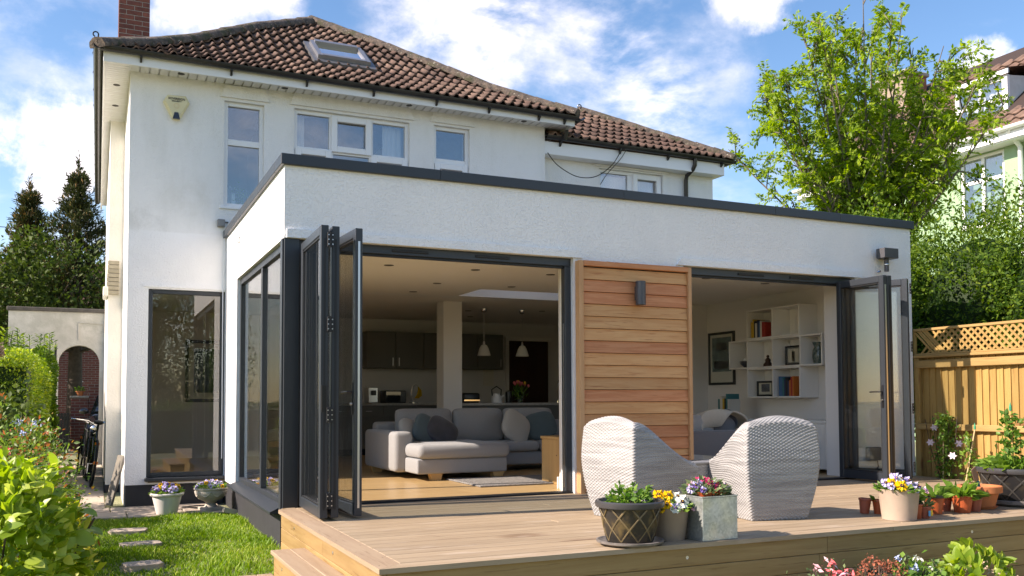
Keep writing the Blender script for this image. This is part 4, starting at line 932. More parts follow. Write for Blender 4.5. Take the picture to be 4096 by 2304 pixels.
for i in range(5):
    x = 2.70+i*.5; box('cupboard_door', m_kit, wu, x+.004, x+.496, 7.15, 7.169, 1.444, 2.056, .004); hx = x+.44 if i % 2 == 0 else x+.05; box('handle', m_steel, wu, hx, hx+.012, 7.135, 7.148, 1.48, 1.62, .003)
pn = thing('kitchen_peninsula', 'kitchen peninsula counter behind the sofa with pale worktop', 'counter', (4.4, 5.0, 0)); box('carcass', m_kit, pn, 3.36, 5.8, 4.75, 5.3, 0, .81); box('worktop', m_worktop, pn, 3.34, 5.83, 4.70, 5.35, .811, .85, .004)
for (x, lab) in ((4.0, 'white glass pendant lamp nearer the column'), (4.65, 'white glass pendant lamp nearer the dark door')):
    p = thing('pendant_lamp', lab, 'pendant lamp', (x, 5.2, 2.3), 'pendant lamps over the counter')
    MB().lathe([(.002, 2.24), (.03, 2.245), (.045, 2.27), (.048, 2.30)], 18, (x, 5.2, 0)).build('ceiling_rose', m_chrome, p, 50); MB().tube([(x, 5.2, 2.245), (x, 5.2, 1.78)], .004, 6).build('flex', m_steel, p); MB().lathe([(.012, 1.80), (.018, 1.77), (.02, 1.74)], 14, (x, 5.2, 0)).build('cap', m_chrome, p, 50)
    MB().lathe([(.022, 1.745), (.045, 1.735), (.07, 1.69), (.093, 1.62), (.105, 1.575), (.1, 1.575), (.088, 1.62), (.065, 1.685), (.04, 1.728)], 24, (x, 5.2, 0)).build('shade', m_bulb, p, 50)
dr = thing('kitchen_door', 'dark timber door in the far kitchen wall', 'door', (5.9, 7.48, 0)); box('panel', m_dkdoor, dr, 5.45, 6.25, 7.46, 7.498, 0, 1.98, .005); box('architrave', m_matt, dr, 5.38, 5.448, 7.45, 7.499, 0, 2.05, .005); box('architrave', m_matt, dr, 5.449, 6.32, 7.45, 7.499, 1.985, 2.05, .005); MB().tube([(5.52, 7.455, 1.0), (5.52, 7.41, 1.0), (5.62, 7.41, 1.0)], .008, 8).build('handle', m_steel, dr)
ms = thing('toaster_oven', 'black box appliance on the worktop left of the column', 'appliance', (3.15, 7.1, .848)); box('case', m_dark, ms, 2.95, 3.32, 6.95, 7.25, .85, 1.06, .012); box('front_glass', m_carglass, ms, 2.97, 3.22, 6.944, 6.949, .87, 1.04)
cj = thing('coffee_machine', 'pale coffee machine at the left end of the worktop', 'coffee machine', (2.75, 7.1, .848)); box('body', m_steel, cj, 2.66, 2.84, 6.95, 7.2, .85, 1.12, .015); box('spout', m_dark, cj, 2.71, 2.79, 6.9, 6.949, .98, 1.06, .01)
bn = thing('banana_stand', 'bunch of bananas hanging on a chrome stand', 'bananas', (3.5, 7.1, .848)); MB().tube([(3.5, 7.1, .85), (3.45, 7.1, 1.0), (3.48, 7.1, 1.13), (3.55, 7.1, 1.16), (3.58, 7.1, 1.13)], .006, 8).build('stand', m_chrome, bn)
MB().lathe([(.001, .0), (.08, .0), (.08, .01), (.001, .012)], 18, (3.5, 7.1, .848)).build('foot', m_chrome, bn)
for k in range(4): 
    a = -.4+.27*k; MB().tube([(3.58, 7.1, 1.12), (3.60+.05*math.sin(a), 7.08+.03*a, 1.06), (3.59+.09*math.sin(a), 7.07+.04*a, .98), (3.54+.1*math.sin(a), 7.07+.05*a, .93)], [.008, .018, .018, .006], 8).build('banana', m_yel, bn, 50)
kt = thing('kettle', 'cream kettle with black handle on the counter', 'kettle', (4.12, 5.0, .85)); MB().lathe([(.001, 0), (.085, 0), (.085, .03), (.07, .10), (.045, .14), (.001, .15)], 20, (4.12, 5.0, .851)).build('body', m_upvc, kt, 40); MB().tube([(4.05, 5.0, .96), (4.04, 5.0, 1.05), (4.12, 5.0, 1.10), (4.2, 5.0, 1.05), (4.19, 5.0, .96)], .009, 8).build('handle', m_dark, kt, 40); MB().tube([(4.19, 5, .92), (4.24, 5, .97)], [.016, .01], 8).build('spout', m_upvc, kt)
ts = thing('toaster', 'dark toaster beside the column on the counter', 'toaster', (3.68, 5.0, .85)); rbox('case', m_dark, ts, 3.55, 3.82, 4.92, 5.1, .851, 1.0, .03); box('chrome_band', m_chrome, ts, 3.56, 3.81, 4.912, 4.919, .88, .9)
cf = thing('cafetiere', 'black coffee pot behind the vase of tulips', 'coffee pot', (4.36, 5.05, .85)); MB().lathe([(.001, 0), (.05, 0), (.055, .1), (.05, .17), (.001, .19)], 16, (4.36, 5.08, .851)).build('body', m_dark, cf, 40); MB().tube([(4.41, 5.08, 1.0), (4.46, 5.08, .97), (4.46, 5.08, .9), (4.41, 5.08, .88)], .008, 6).build('handle', m_dark, cf)
vs = thing('tulip_vase', 'glass vase of red and orange tulips on the counter', 'vase', (4.52, 5.0, .85)); MB().lathe([(.001, .003), (.04, .0), (.048, .1), (.06, .17), (.057, .17), (.045, .1), (.037, .01)], 18, (4.52, 5.0, .851)).build('vase', m_glass, vs, 40)
random.seed(4)
for k in range(14):
    a = k*2.4; r_ = .03+.11*(k/14); tip = (4.52+r_*math.cos(a), 5.0+r_*.7*math.sin(a), .98+.17-.35*r_+random.uniform(-.02, .03))
    MB().tube([(4.52+.01*math.cos(a), 5.0, .86), (4.52+.5*r_*math.cos(a), 5+.35*r_*math.sin(a), 1.03), tip], .004, 5).build('stem', m_potleaf, vs)
    MB().lathe([(.001, -.005), (.016, .005), (.02, .02), (.014, .04), (.002, .045)], 8, tip).build('tulip', random.choice((m_coral, m_ctr, m_coral, m_yel)), vs, 60)
lf_p = np.array([4.52, 5.0, .98]) + RNG.normal(0, 1, (60, 3))*np.array([.05, .04, .06]); lo = link('leaves', leaf_mesh('leaves', lf_p, RNG.normal(0, .6, (60, 3))+np.array([0, 0, 1]), .11, m_potleaf, .22), vs); lo.location = -ORG[vs.name]
tp = thing('kitchen_tap', 'tall chrome swan neck tap by the sink', 'tap', (5.2, 5.05, .85)); MB().tube([(5.2, 5.05, .85), (5.2, 5.05, 1.15), (5.2, 5.02, 1.2), (5.2, 4.95, 1.2), (5.2, 4.93, 1.15)], .01, 8).build('spout', m_chrome, tp, 40); MB().lathe([(.022, 0), (.022, .03), (.012, .04)], 12, (5.2, 5.05, .851)).build('base', m_chrome, tp)
cal = tag(box('wall_calendar', m_paper, None, 4.95, 5.15, 7.485, 7.498, 1.15, 1.45), 'small pale calendar on the kitchen wall by the door', 'calendar')
# right-hand room
def framed(name, lab, axis, t, a0, a1, z0, z1, mats, frame=m_dark, fwid=.035):
    p = thing(name, lab, 'picture', ((t, (a0+a1)/2, z0) if axis == 'x' else ((a0+a1)/2, t, z0)))
    def B(n_, m_, p0, p1, q0, q1, d0, d1, c=0):
        return box(n_, m_, p, t-d1, t-d0, p0, p1, q0, q1, c) if axis == 'x' else box(n_, m_, p, p0, p1, t-d1, t-d0, q0, q1, c)
    for (p0, p1, q0, q1) in ((a0, a0+fwid, z0, z1), (a1-fwid, a1, z0, z1), (a0+fwid, a1-fwid, z0, z0+fwid), (a0+fwid, a1-fwid, z1-fwid, z1)): B('frame', frame, p0, p1, q0, q1, .0, .03, .003)
    B('mount', mats[0], a0+fwid, a1-fwid, z0+fwid, z1-fwid, .001, .012)
    w, h = a1-a0, z1-z0
    for (m_, u0, u1, v0, v1) in mats[1:]: B('print', m_, a0+w*u0, a0+w*u1, z0+h*v0, z0+h*v1, .0125, .014)
    B('glazing', m_glass, a0+fwid, a1-fwid, z0+fwid, z1-fwid, .018, .02)
    return p
pm1 = M('teal_print', (.03, .07, .08), (.12, .2, .2), 12); pm2 = M('pale_print', (.4, .5, .5), (.6, .6, .52), 20); pm3 = M('landscape_print', (.03, .04, .07), (.10, .13, .2), 7); pm4 = M('yellow_print', (.45, .4, .2), (.2, .25, .2), 9)
IX = EW-.331
framed('framed_print', 'tall dark framed print on the grey wall left of the shelf cubes', 'x', IX, 2.80, 3.40, 1.10, 1.87, [m_paper, (pm1, .13, .87, .25, .9), (pm2, .2, .8, .3, .45), (pm2, .3, .7, .65, .8)])
framed('framed_print', 'dark framed print half hidden by the right door jamb', 'x', IX, .62, .995, 1.12, 1.885, [m_paper, (pm4, .2, .85, .3, .85)])
framed('framed_picture', 'large black framed landscape seen through the ground floor window', 'y', 7.495, -.145, .62, .88, 1.86, [m_paper, (pm3, .17, .83, .15, .86)], fwid=.05)
sh = thing('cube_shelf', 'white cross shaped cube shelf on the right-hand wall', 'shelf', (IX, 2.0, 1.4))
SX0, SX1 = IX-.30, IX-.001
cols = [.78, 1.17, 1.60, 2.03, 2.2, 2.58]; 
CE = [(1.17, 2.19, .905, 1.30, (1.68,)), (.785, 2.57, 1.30, 1.69, (1.17, 1.68, 2.18)), (1.17, 2.19, 1.69, 2.085, (1.68,))]
t = .02
for (y0, y1, z0, z1, mids) in CE:
    box('back_panel', m_matt, sh, SX1-.008, SX1, y0+t, y1-t, z0+t, z1-t)
    box('shelf_board', m_matt, sh, SX0, SX1, y0, y1, z0+.0005, z0+t, .002); box('shelf_board', m_matt, sh, SX0, SX1, y0, y1, z1-t, z1-.0005, .002)
    for y in (y0, y1-t, *[m_-t/2 for m_ in mids]): box('upright', m_matt, sh, SX0+.001, SX1, y, y+t, z0+t, z1-t, .002)
random.seed(9)
BC = [M('book_'+n, c, None, rough=.6) for n, c in (('red', (.35, .03, .02)), ('yellow', (.55, .35, .03)), ('navy', (.02, .03, .09)), ('white', (.6, .58, .52)), ('teal', (.03, .16, .18)), ('black', (.02, .02, .02)), ('blue', (.05, .14, .3)), ('orange', (.5, .14, .02)))]
BN = ['red', 'yellow', 'navy', 'white', 'teal', 'black', 'blue', 'orange']
def books(y0, n, z, order, where, depth=.2, hmin=.19, hmax=.26, x=None):
    y = y0
    for i in range(n):
        k = order[i % len(order)]; w = random.uniform(.024, .042); h = random.uniform(hmin, hmax); xx = SX0+.03 if x is None else x
        o = box('book', BC[k], None, xx, xx+depth, y-w+.001, y-.001, z, z+h, .003)
        tag(o, f'{BN[k]} book, {ORDN[i]} in the row {where}', 'book', 'books '+where); y -= w
ORDN = ['first', 'second', 'third', 'fourth', 'fifth', 'sixth', 'seventh', 'eighth', 'ninth', 'tenth']
books(2.13, 9, 1.711, [1, 1, 5, 3, 2, 6, 3, 0, 0], 'in the top left cube'); books(1.60, 9, .926, [6, 6, 4, 2, 5, 2, 7, 0, 7], 'in the bottom right cube')
books(2.45, 7, .63, [4, 3, 3, 1, 5, 4, 3], 'on the ledge behind the sofa', .2, .26, .34, x=6.3)
lg = thing('wall_ledge', 'low white cupboard run along the grey wall', 'cupboard', (6.6, 1.6, 0)); box('carcass', m_matt, lg, 6.52, IX-.001, .60, 2.6, .04, .59, .003); box('top', m_matt, lg, 6.22, IX-.002, 1.95, 2.6, .591, .628, .003); box('top', m_matt, lg, 6.50, IX-.002, .60, 1.949, .591, .628, .003); box('cupboard_door', m_matt, lg, 6.50, 6.519, .64, 1.2, .05, .58, .003); box('cupboard_door', m_matt, lg, 6.50, 6.519, 1.21, 1.8, .05, .58, .003)
framed('photo_frame', 'small dark framed photo standing in the bottom left cube', 'x', SX0+.1, 1.76, 2.08, .926, 1.13, [m_paper, (pm3, .25, .75, .3, .8)], fwid=.025)
framed('photo_frame', 'silver framed photo of a figure in the middle cube', 'x', SX0+.1, 1.24, 1.52, 1.321, 1.57, [M('pewter_frame', (.25, .25, .25), None, rough=.4, metal=.5), (m_paper, .15, .85, .15, .85), (pm3, .4, .6, .2, .7)], frame=m_dark, fwid=.02)
bw = thing('dark_bowl', 'small dark bowl in the left arm of the shelf', 'bowl', (SX0+.15, 2.38, 1.32)); MB().lathe([(.03, 0), (.03, .01), (.075, .05), (.08, .09), (.07, .05), (.001, .02)], 16, (SX0+.12, 2.36, 1.321)).build('bowl', m_cushdk, bw, 50); MB().ball((SX0+.12, 2.36, 1.42), .035).build('shell', m_upvc, bw, 60)
og = thing('brown_figure', 'small brown ornament in the centre left cube', 'ornament', (SX0+.1, 1.9, 1.32)); MB().lathe([(.001, 0), (.06, 0), (.06, .03), (.035, .06), (.04, .09), (.001, .13)], 14, (SX0+.1, 1.88, 1.321)).build('body', m_dkdoor, og, 50); MB().ball((SX0+.1, 1.88, 1.455), .02).build('head', m_dkdoor, og, 50)
bj = thing('patterned_vase', 'dark patterned vase in the right arm of the shelf', 'vase', (SX0+.14, .98, 1.32)); MB().lathe([(.001, 0), (.06, 0), (.075, .08), (.07, .17), (.05, .21), (.075, .27), (.065, .27), (.04, .21)], 18, (SX0+.12, .97, 1.321)).build('body', M('glazed_teal_pattern', (.02, .05, .05), (.14, .18, .17), 30, rough=.2), bj, 50)
s2 = thing('grey_sofa', 'plain grey sofa with its back to the folding doors', 'sofa', (5.3, .9, 0)); rbox('back', fabric('mid_grey_cloth', (.22, .215, .22), (.17, .165, .17)), s2, 4.25, 6.0, .78, 1.0, .06, .53, .03); rbox('seat', bpy.data.materials['mid_grey_cloth'], s2, 4.25, 6.0, 1.005, 1.7, .06, .36, .04); rbox('arm', bpy.data.materials['mid_grey_cloth'], s2, 6.005, 6.2, .80, 1.7, .06, .5, .03)
m2 = bpy.data.materials['mid_grey_cloth']
for (c, s, rot, m_, lab) in (((4.98, 1.12, .58), (.45, .15, .26), (-.2, .1, 0), m_cushlight, 'light grey cushion leaning over the grey sofa back'), ((5.35, 1.15, .58), (.4, .15, .28), (-.2, .4, 0), m2, 'mid grey cushion under the cream blanket'), ((5.45, 1.2, .62), (.3, .14, .26), (-.2, -.5, 0), m_cushdk, 'dark patterned cushion under the cream blanket'), ((4.85, 1.3, .62), (.3, .12, .3), (-.2, .0, 0), m_upvc, 'white cushion corner behind the cedar panel')):
    tag(cushion('cushion', None, m_, c, *s, rot, .6), lab, 'cushion', 'cushions on the grey sofa')
bk = MB(); v = []; nu, nv = 22, 10
for j in range(nv+1):
    for i in range(nu+1):
        u = i/nu; a = math.pi*(.97-u*.98); w = j/nv
        v.append((5.33 + .36*math.cos(a) + .012*math.sin(9*w+5*u), 1.02+.42*w + .02*math.sin(7*u), .53 + .25*max(math.sin(math.pi*u**.8), 0)**.75*(1-.8*w*w)*(min(1, max(.12, (u-.38)/.18)) if j == 0 else 1) + .008*math.sin(16*w+6*u)))
bk.add(v, [(j*(nu+1)+i, j*(nu+1)+i+1, (j+1)*(nu+1)+i+1, (j+1)*(nu+1)+i) for j in range(nv) for i in range(nu)])
bo = bk.build('blanket', m_cream, None, 70); md = bo.modifiers.new('thick', 'SOLIDIFY'); md.thickness = .02; tag(bo, 'cream knitted blanket heaped over the grey sofa', 'blanket')
dt = thing('dining_bench', 'small wooden stool with pale cushion inside the side glazing', 'stool', (.55, 3.2, 0)); box('seat', m_oakleg, dt, .35, .75, 3.0, 3.4, .36, .42, .01); box('seat', m_oakleg, dt, .37, .73, 3.02, 3.38, .20, .25, .01); rbox('pad', m_cushlight, dt, .36, .74, 3.01, 3.39, .425, .56, .05)
for (x, y) in ((.38, 3.03), (.72, 3.03), (.38, 3.37), (.72, 3.37)): box('leg', m_oakleg, dt, x-.02, x+.02, y-.02, y+.02, 0, .36)
# ------------------------------------------------------------------ timber deck
DX0, DX1, DY0, DY1 = -.03, 7.20, -2.985, -.012
deck = thing('timber_deck', 'raised softwood deck in front of the folding doors', 'deck', (3, -1.5, -.4))
BW = .138; y = DY0 + .125; random.seed(31)
while y < DY1 - .02:
    y1 = min(y+BW, DY1); x = .125; cuts = [.105, *sorted(random.uniform(1.5, 6.5) for _ in range(random.choice((1, 1, 2)))), DX1]
    for a, b_ in zip(cuts, cuts[1:]): box('deck_board', m_deck, deck, a+.0015, b_-.0015, y+.0035, y1-.0035, -.026, random.uniform(-.0014, .0), .004)
    y += BW
# mitred edge boards: left side and front
def mitre(name, mat, poly): MB().prism(poly, 'z', -.027, .0015).build(name, mat, deck)
mitre('edge_board', m_decky, [(DX0-.02, DY1-.10), (.10, DY1-.10), (.10, DY0+.10), (DX0-.02, DY0-.02)])
mitre('edge_board', m_deck, [(DX0-.017, DY0-.02), (.102, DY0+.10), (3.6, DY0+.10), (3.6, DY0-.02)]); mitre('edge_board', m_deck, [(3.603, DY0-.02), (3.603, DY0+.10), (DX1, DY0+.10), (DX1, DY0-.02)])
mitre('edge_board', m_deck, [(DX0-.02, DY1-.097), (.10, DY1-.097), (.10, DY1+.0), (.01, DY1+.0)])
# fascia boards
z = -.0285; i = 0
while z > -.72:
    z0 = z-.1135; xs = [DX0+.0265, random.uniform(2.0, 3.2), random.uniform(4.6, 5.6), DX1]
    for a, b_ in zip(xs, xs[1:]): box('fascia_board', m_fascx, deck, a+.001, b_-.001, DY0, DY0+.024, z0+.003, z, .003)
    ys = [DY0+.0005, -1.07 if i == 1 else random.uniform(-2.3, -1.6), DY1-.11] if i else [DY0+.0005, -1.6, DY1-.11]
    for a, b_ in zip(ys, ys[1:]): box('fascia_board', m_fascy, deck, DX0, DX0+.024, a, b_-.001, z0+.003, z, .003)
    z = z0; i += 1
box('joist_frame', M('deck_frame', (.05, .035, .02), None), deck, DX0+.03, DX1, DY0+.03, DY1-.12, -.7, -.03)
sc_ = MB().lathe([(.001, -.0012), (.009, -.0012), (.011, .0)], 12).mesh('coach_bolt', m_steel)
for (x, y, z, ax) in ((1.9, DY0-.0015, -.085, 'y'), (4.4, DY0-.0015, -.085, 'y'), (DX0-.0015, -.66, -.08, 'x'), (DX0-.0015, -1.9, -.08, 'x'), (-.2565, -1.4, -.25, 'x')):
    o = link('coach_bolt', sc_, deck); o.location = Vector((x, y, z)) - ORG[deck.name]; o.rotation_euler = (R(90), 0, 0) if ax == 'y' else (0, R(90), 0)
# screws in the edge boards
sm_ = MB().lathe([(.001, .0003), (.004, .0003), (.0045, 0)], 8).mesh('screw', m_aludk)
for k in range(12):
    o = link('screw', sm_, deck); o.location = Vector((.07 if k % 2 else -.02, -2.9+k*.24, .0018)) - ORG[deck.name]
# steps down the left-hand side
st = thing('deck_steps', 'two softwood steps down the left side of the deck', 'steps', (-.3, -2, -.5))
for (x0, x1, zt, y1, z0) in ((-.255, -.033, -.166, -1.07, -.36), (-.475, -.2575, -.335, -1.03, -.60)):
    for (a, b_) in ((x0-.02, (x0+x1)/2-.002), ((x0+x1)/2+.002, x1)): box('tread_board', m_decky, st, a, b_, -3.0, y1, zt-.028, zt, .004)
    z = zt-.029
    while z > z0:
        box('riser_board', m_fascy, st, x0, x0+.022, -2.99, y1-.02, z-.112, z-.002, .003); box('end_board', m_fascx, st, x0+.023, x1, y1-.045, y1-.023, z-.112, z-.002, .003); z -= .114

# ------------------------------------------------------------------ boundary fence with trellis
fence = thing('garden_fence', 'golden softwood feather edge fence with diagonal trellis on top', 'fence', (7.3, -2, -.4))
FX = 7.27; y = .02; random.seed(41)
while y > -4.6:
    w = .0855; b = MB(); b.prism([(FX+.026, y), (FX+.034, y), (FX+.034, y-w-.012), (FX+.010, y-w-.012)], 'z', -.6, 1.352); b.build('fence_board', m_fence, fence); y -= w
for (z0, z1) in ((1.235, 1.325), (.53, .60), (-.16, -.09)):
    box('rail', m_rail, fence, FX-.042, FX+.009, -4.6, -.02, z0, z1, .006)
box('capping_rail', m_rail, fence, FX-.045, FX+.06, -4.6, .02, 1.353, 1.385, .006)
for yy in (-.045, -1.9, -3.8): box('post', m_fence, fence, FX-.03, FX+.008, yy-.02, yy+.055, -.65, 1.352, .005)
T0, T1 = 1.3855, 1.665
box('trellis_rail', m_rail, fence, FX-.02, FX+.025, -4.6, .02, T1, T1+.03, .004); box('trellis_rail', m_rail, fence, FX-.018, FX+.023, -4.6, .02, T0, T0+.022, .004)
box('trellis_rail', m_fence, fence, FX-.019, FX+.024, -.0, .022, T0+.023, T1-.0005, .003)
hh = T1-T0-.022; tl = MB(); tl.prism([(-.017, 0), (.017, 0), (.017+hh, hh), (-.017+hh, hh)], 'x', 0, .009); tme1 = tl.mesh('trellis_slat', m_fence)
tl = MB(); tl.prism([(-.017, 0), (.017, 0), (.017-hh, hh), (-.017-hh, hh)], 'x', 0, .009); tme2 = tl.mesh('trellis_slat', m_fence)
k = 0; y = -.08
while y > -4.6:
    if y + hh < .02: o = link('trellis_slat', tme1, fence); o.location = Vector((FX-.008, y, T0+.0221)) - ORG[fence.name]
    o = link('trellis_slat', tme2, fence); o.location = Vector((FX+.0015, y, T0+.0221)) - ORG[fence.name]
    y -= .083
for yy in (-.15, -.225):
    o = link('trellis_slat', tme1, fence); o.location = Vector((FX-.008, yy-.15, T0+.0221)) - ORG[fence.name]

# ------------------------------------------------------------------ woven tub chairs and table
def weave(name, S, nl, nz, L, H, mat, cell=.02, strand=.0108, amp=.003):
    """woven skin over S(u,v)->point: flat strands running along u, alternately over and under"""
    u = np.linspace(0, 1, nl); v = np.linspace(0, 1, nz); U, Vv = np.meshgrid(u, v)
    P = S(U, Vv); du = S(np.clip(U+1e-3, 0, 1), Vv)-S(np.clip(U-1e-3, 0, 1), Vv); dv = S(U, np.clip(Vv+1e-3, 0, 1))-S(U, np.clip(Vv-1e-3, 0, 1))
    n = unit(np.cross(du, dv)); row = np.floor(Vv*H/strand); fr = Vv*H/strand-row
    d = amp*(np.cos(np.pi*(U*L/cell)+np.pi*row)*.9 + 1.1*(np.sin(np.pi*np.clip(fr, 0, 1))**.5-.7))
    P = P + n*d[..., None]; i = np.arange(nl*nz).reshape(nz, nl); F = np.stack([i[:-1, :-1], i[:-1, 1:], i[1:, 1:], i[1:, :-1]], -1).reshape(-1, 4)
    return npmesh(name, P.reshape(-1, 3), F, mat, True)
def uplan(t, w, d, r):
    """U-shaped plan from front-left round the back to front-right; back at y=0, front at y=d"""
    seg = [d-r, math.pi/2*r, w-2*r, math.pi/2*r, d-r]; tot = sum(seg); s = t*tot; x = np.zeros_like(t); y = np.zeros_like(t)
    c = np.cumsum([0]+seg)
    m = s <= c[1]; x[m] = -w/2; y[m] = d-s[m]
    m = (s > c[1]) & (s <= c[2]); a = (s[m]-c[1])/r; x[m] = -w/2+r-r*np.cos(a); y[m] = r-r*np.sin(a)
    m = (s > c[2]) & (s <= c[3]); x[m] = -w/2+r+(s[m]-c[2]); y[m] = 0
    m = (s > c[3]) & (s <= c[4]); a = (s[m]-c[3])/r; x[m] = w/2-r+r*np.sin(a); y[m] = r-r*np.cos(a)
    m = s > c[4]; x[m] = w/2; y[m] = r+(s[m]-c[4])
    return x, y, tot
WB, DB, WT, DT = .46, .53, .59, .645
def rim(x, y, w, d):
    """height of the rim: arched back, arms swept down to the front"""
    f = np.clip(y/d, 0, 1); back = .668 + .045*(1-(2*x/w)**2)*np.clip(1-f*4, 0, 1)
    q = np.clip((f-.06)/.94, 0, 1); return back - .30*(q*q*(3-2*q)*.65 + .35*q)
def shell(inset, z0):
    def S(U, Vv):
        x, y, _ = uplan(U, WB, DB, .018); xt, yt, _ = uplan(U, WT, DT, .02)
        H = rim(xt, yt, WT, DT) + (.042 if inset else 0); z = z0 + (H-z0)*Vv; k = 1-(1-np.clip(z/.46, 0, 1))**1.5 - .10*np.clip((z-.46)/.22, 0, 2)**2; bul = .014*np.sin(np.pi*np.clip(z/.66, 0, 1))
        cx = x*(1-k)+xt*k; cy = y*(1-k)+(yt-(DT-DB)/2)*k
        ctrx, ctry = 0, DB/2
        dx, dy = cx-ctrx, cy-ctry; rr = np.maximum(np.hypot(dx, dy), 1e-6); cx = cx+dx/rr*(bul-inset); cy = cy+dy/rr*(bul-inset)
        if inset: cy = np.minimum(cy, DB+.03)
        return np.stack([cx, cy, z], -1)
    return S
def make_chair():
    c = empty('wicker_chair')
    So, Si = shell(0, .0), shell(.085, .28)
    link('shell', weave('shell', So, 620, 250, 1.72, .66, m_wicker), c)
    si = lambda U, V_: Si(1-U, V_)
    link('lining', weave('lining', si, 420, 120, 1.45, .40, m_wicker), c)
    def roll(U, V_):
        p = So(U, np.ones_like(U))*(1-V_[..., None]) + Si(U, np.ones_like(U))*V_[..., None]; p[..., 2] += .022*np.sin(np.pi*V_); return p
    link('rim', weave('rim', roll, 620, 40, 1.72, .11, m_wicker, amp=.0026), c)
    fr = lambda U, V_: np.stack([-WB/2*.98+WB*.98*U, DB+.028*np.sin(np.pi*U)+V_*.02, .30*V_], -1)
    link('apron', weave('apron', lambda U, V_: fr(1-U, V_), 180, 80, .46, .3, m_wicker), c)
    box('seat', m_wicker, c, -.20, .20, .06, DB+.02, .25, .30, .02); rbox('seat_pad', m_cushlight, c, -.195, .195, .08, DB+.02, .302, .36, .025)
    for x in (-1, 1):
        for yy in (.04, DB-.04): box('foot', m_dark, c, x*.2-.015, x*.2+.015, yy-.015, yy+.015, -.0, .012)
    return c
ch = make_chair(); tag(ch, 'pale grey wicker tub chair seen from behind, right of the table', 'armchair', 'wicker tub chairs on the deck'); 
place(ch, (3.15, -2.385, .0), R(-10))
c2 = copy_tree(ch); c2['label'] = 'pale grey wicker tub chair turned sideways, left of the table'; place(c2, (2.115, -1.755, .0), R(-80))
tb = empty('wicker_table'); 
def tsk(U, V_):
    q = U*2*np.pi; p = 6; cx, cy = np.cos(q), np.sin(q); r = 1/np.power(np.abs(cx)**p+np.abs(cy)**p, 1/p)*(.23+.03*V_); return np.stack([r*cx, r*cy, .33*V_], -1)
link('skirt', weave('skirt', tsk, 420, 88, 1.75, .33, m_wicker), tb); box('top_rim', m_wicker, tb, -.275, .275, -.275, .275, .325, .352, .01); box('glass_top', m_glass, tb, -.26, .26, -.26, .26, .3525, .360, .002); box('table_liner', m_wicker, tb, -.2, .2, -.2, .2, .0, .32)
tag(tb, 'low square wicker table with glass top between the chairs', 'table'); place(tb, (2.98, -1.54, 0), .12); tb.scale = (1, 1, 1.16)
# ------------------------------------------------------------------ pots and pot plants on the deck
def pot_mesh(r0, r1, h, rim_h=.0, rim_o=.0, th=.012, n=32):
    p = [(.001, 0), (r0, 0)]
    if rim_h: p += [(r0+(r1-r0)*(h-rim_h)/h, h-rim_h), (r1+rim_o, h-rim_h+.004), (r1+rim_o, h-.004), (r1+rim_o-.004, h)]
    else: p += [(r1-.002, h-.004), (r1, h)]
    p += [(r1-th, h), (r1-th-.004, h-.03), (r1-th-.008, h-.04)]
    return MB().lathe(p, n)
def pansy(name, main, top, eye, size=.05):
    """one pansy: five overlapping petals round a dark eye, facing +z"""
    b = {}
    def pet(ang, ln, wd, m_, lift):
        k = b.setdefault(m_, MB()); v = [(0, 0, lift)]; n = 9
        for i in range(n):
            q = -1.15+2.3*i/(n-1); rr = ln*(.62+.38*math.cos(q*1.25)); x = rr*math.cos(q*.75); y = wd*math.sin(q*1.1); z = lift+.006*math.sin(i*2.1)-.010*abs(q)
            v.append((x*math.cos(ang)-y*math.sin(ang), x*math.sin(ang)+y*math.cos(ang), z))
        k.add(v, [(0, i, i+1) for i in range(1, n)])
    s = size
    pet(R(55), s*.62, s*.42, top, .0); pet(R(125), s*.62, s*.42, top, .002); pet(R(-10), s*.55, s*.38, main, .004); pet(R(190), s*.55, s*.38, main, .005); pet(R(-90), s*.6, s*.46, main, .007)
    e = MB(); e.lathe([(.001, .0115), (s*.16, .0105), (s*.2, .007)], 8); c = MB(); c.lathe([(.001, .0135), (s*.06, .012)], 6)
    me = bpy.data.meshes.new(name); V = []; Fc = []; mi = []
    allm = [(m_, q) for m_, q in b.items()] + [(eye, e), (m_ctr, c)]
    for idx, (m_, q) in enumerate(allm):
        n0 = len(V); V += q.v; Fc += [tuple(i+n0 for i in f) for f in q.f]; mi += [idx]*len(q.f); me.materials.append(m_)
    me.from_pydata(V, [], Fc); me.polygons.foreach_set('material_index', mi); me.update(); return me
P_YEL = pansy('pansy', m_yel, m_yel, m_eye); P_WHT = pansy('pansy', m_wht, m_wht, m_eye); P_MAU = pansy('pansy', m_mauve, m_mauve, m_eye); P_MAG = pansy('pansy', m_mag, m_mag, m_eye); P_PUR = pansy('pansy', m_pur, m_mauve, m_eye); P_PNK = pansy('pansy', m_pink, m_palepink, m_pur)
P_WP = pansy('pansy', m_wht, m_mauve, m_pur)
def tuft(r, h, n, size, mat, name, spread=1.0, upw=.6, seed=1, width=.45):
    g = np.random.default_rng(seed); q = g.random(n)*2*np.pi; rr = r*np.sqrt(g.random(n)); z = h*(g.random(n)**1.3)*(1-.45*(rr/r)**2)
    P = np.stack([rr*np.cos(q), rr*np.sin(q), z], 1); d = np.stack([np.cos(q)*spread*(rr/r+.3), np.sin(q)*spread*(rr/r+.3), np.full(n, upw)], 1) + g.normal(0, .45, (n, 3))
    return leaf_mesh(name, P, d, size*(.6+.8*g.random(n)), mat, width, rng=g)
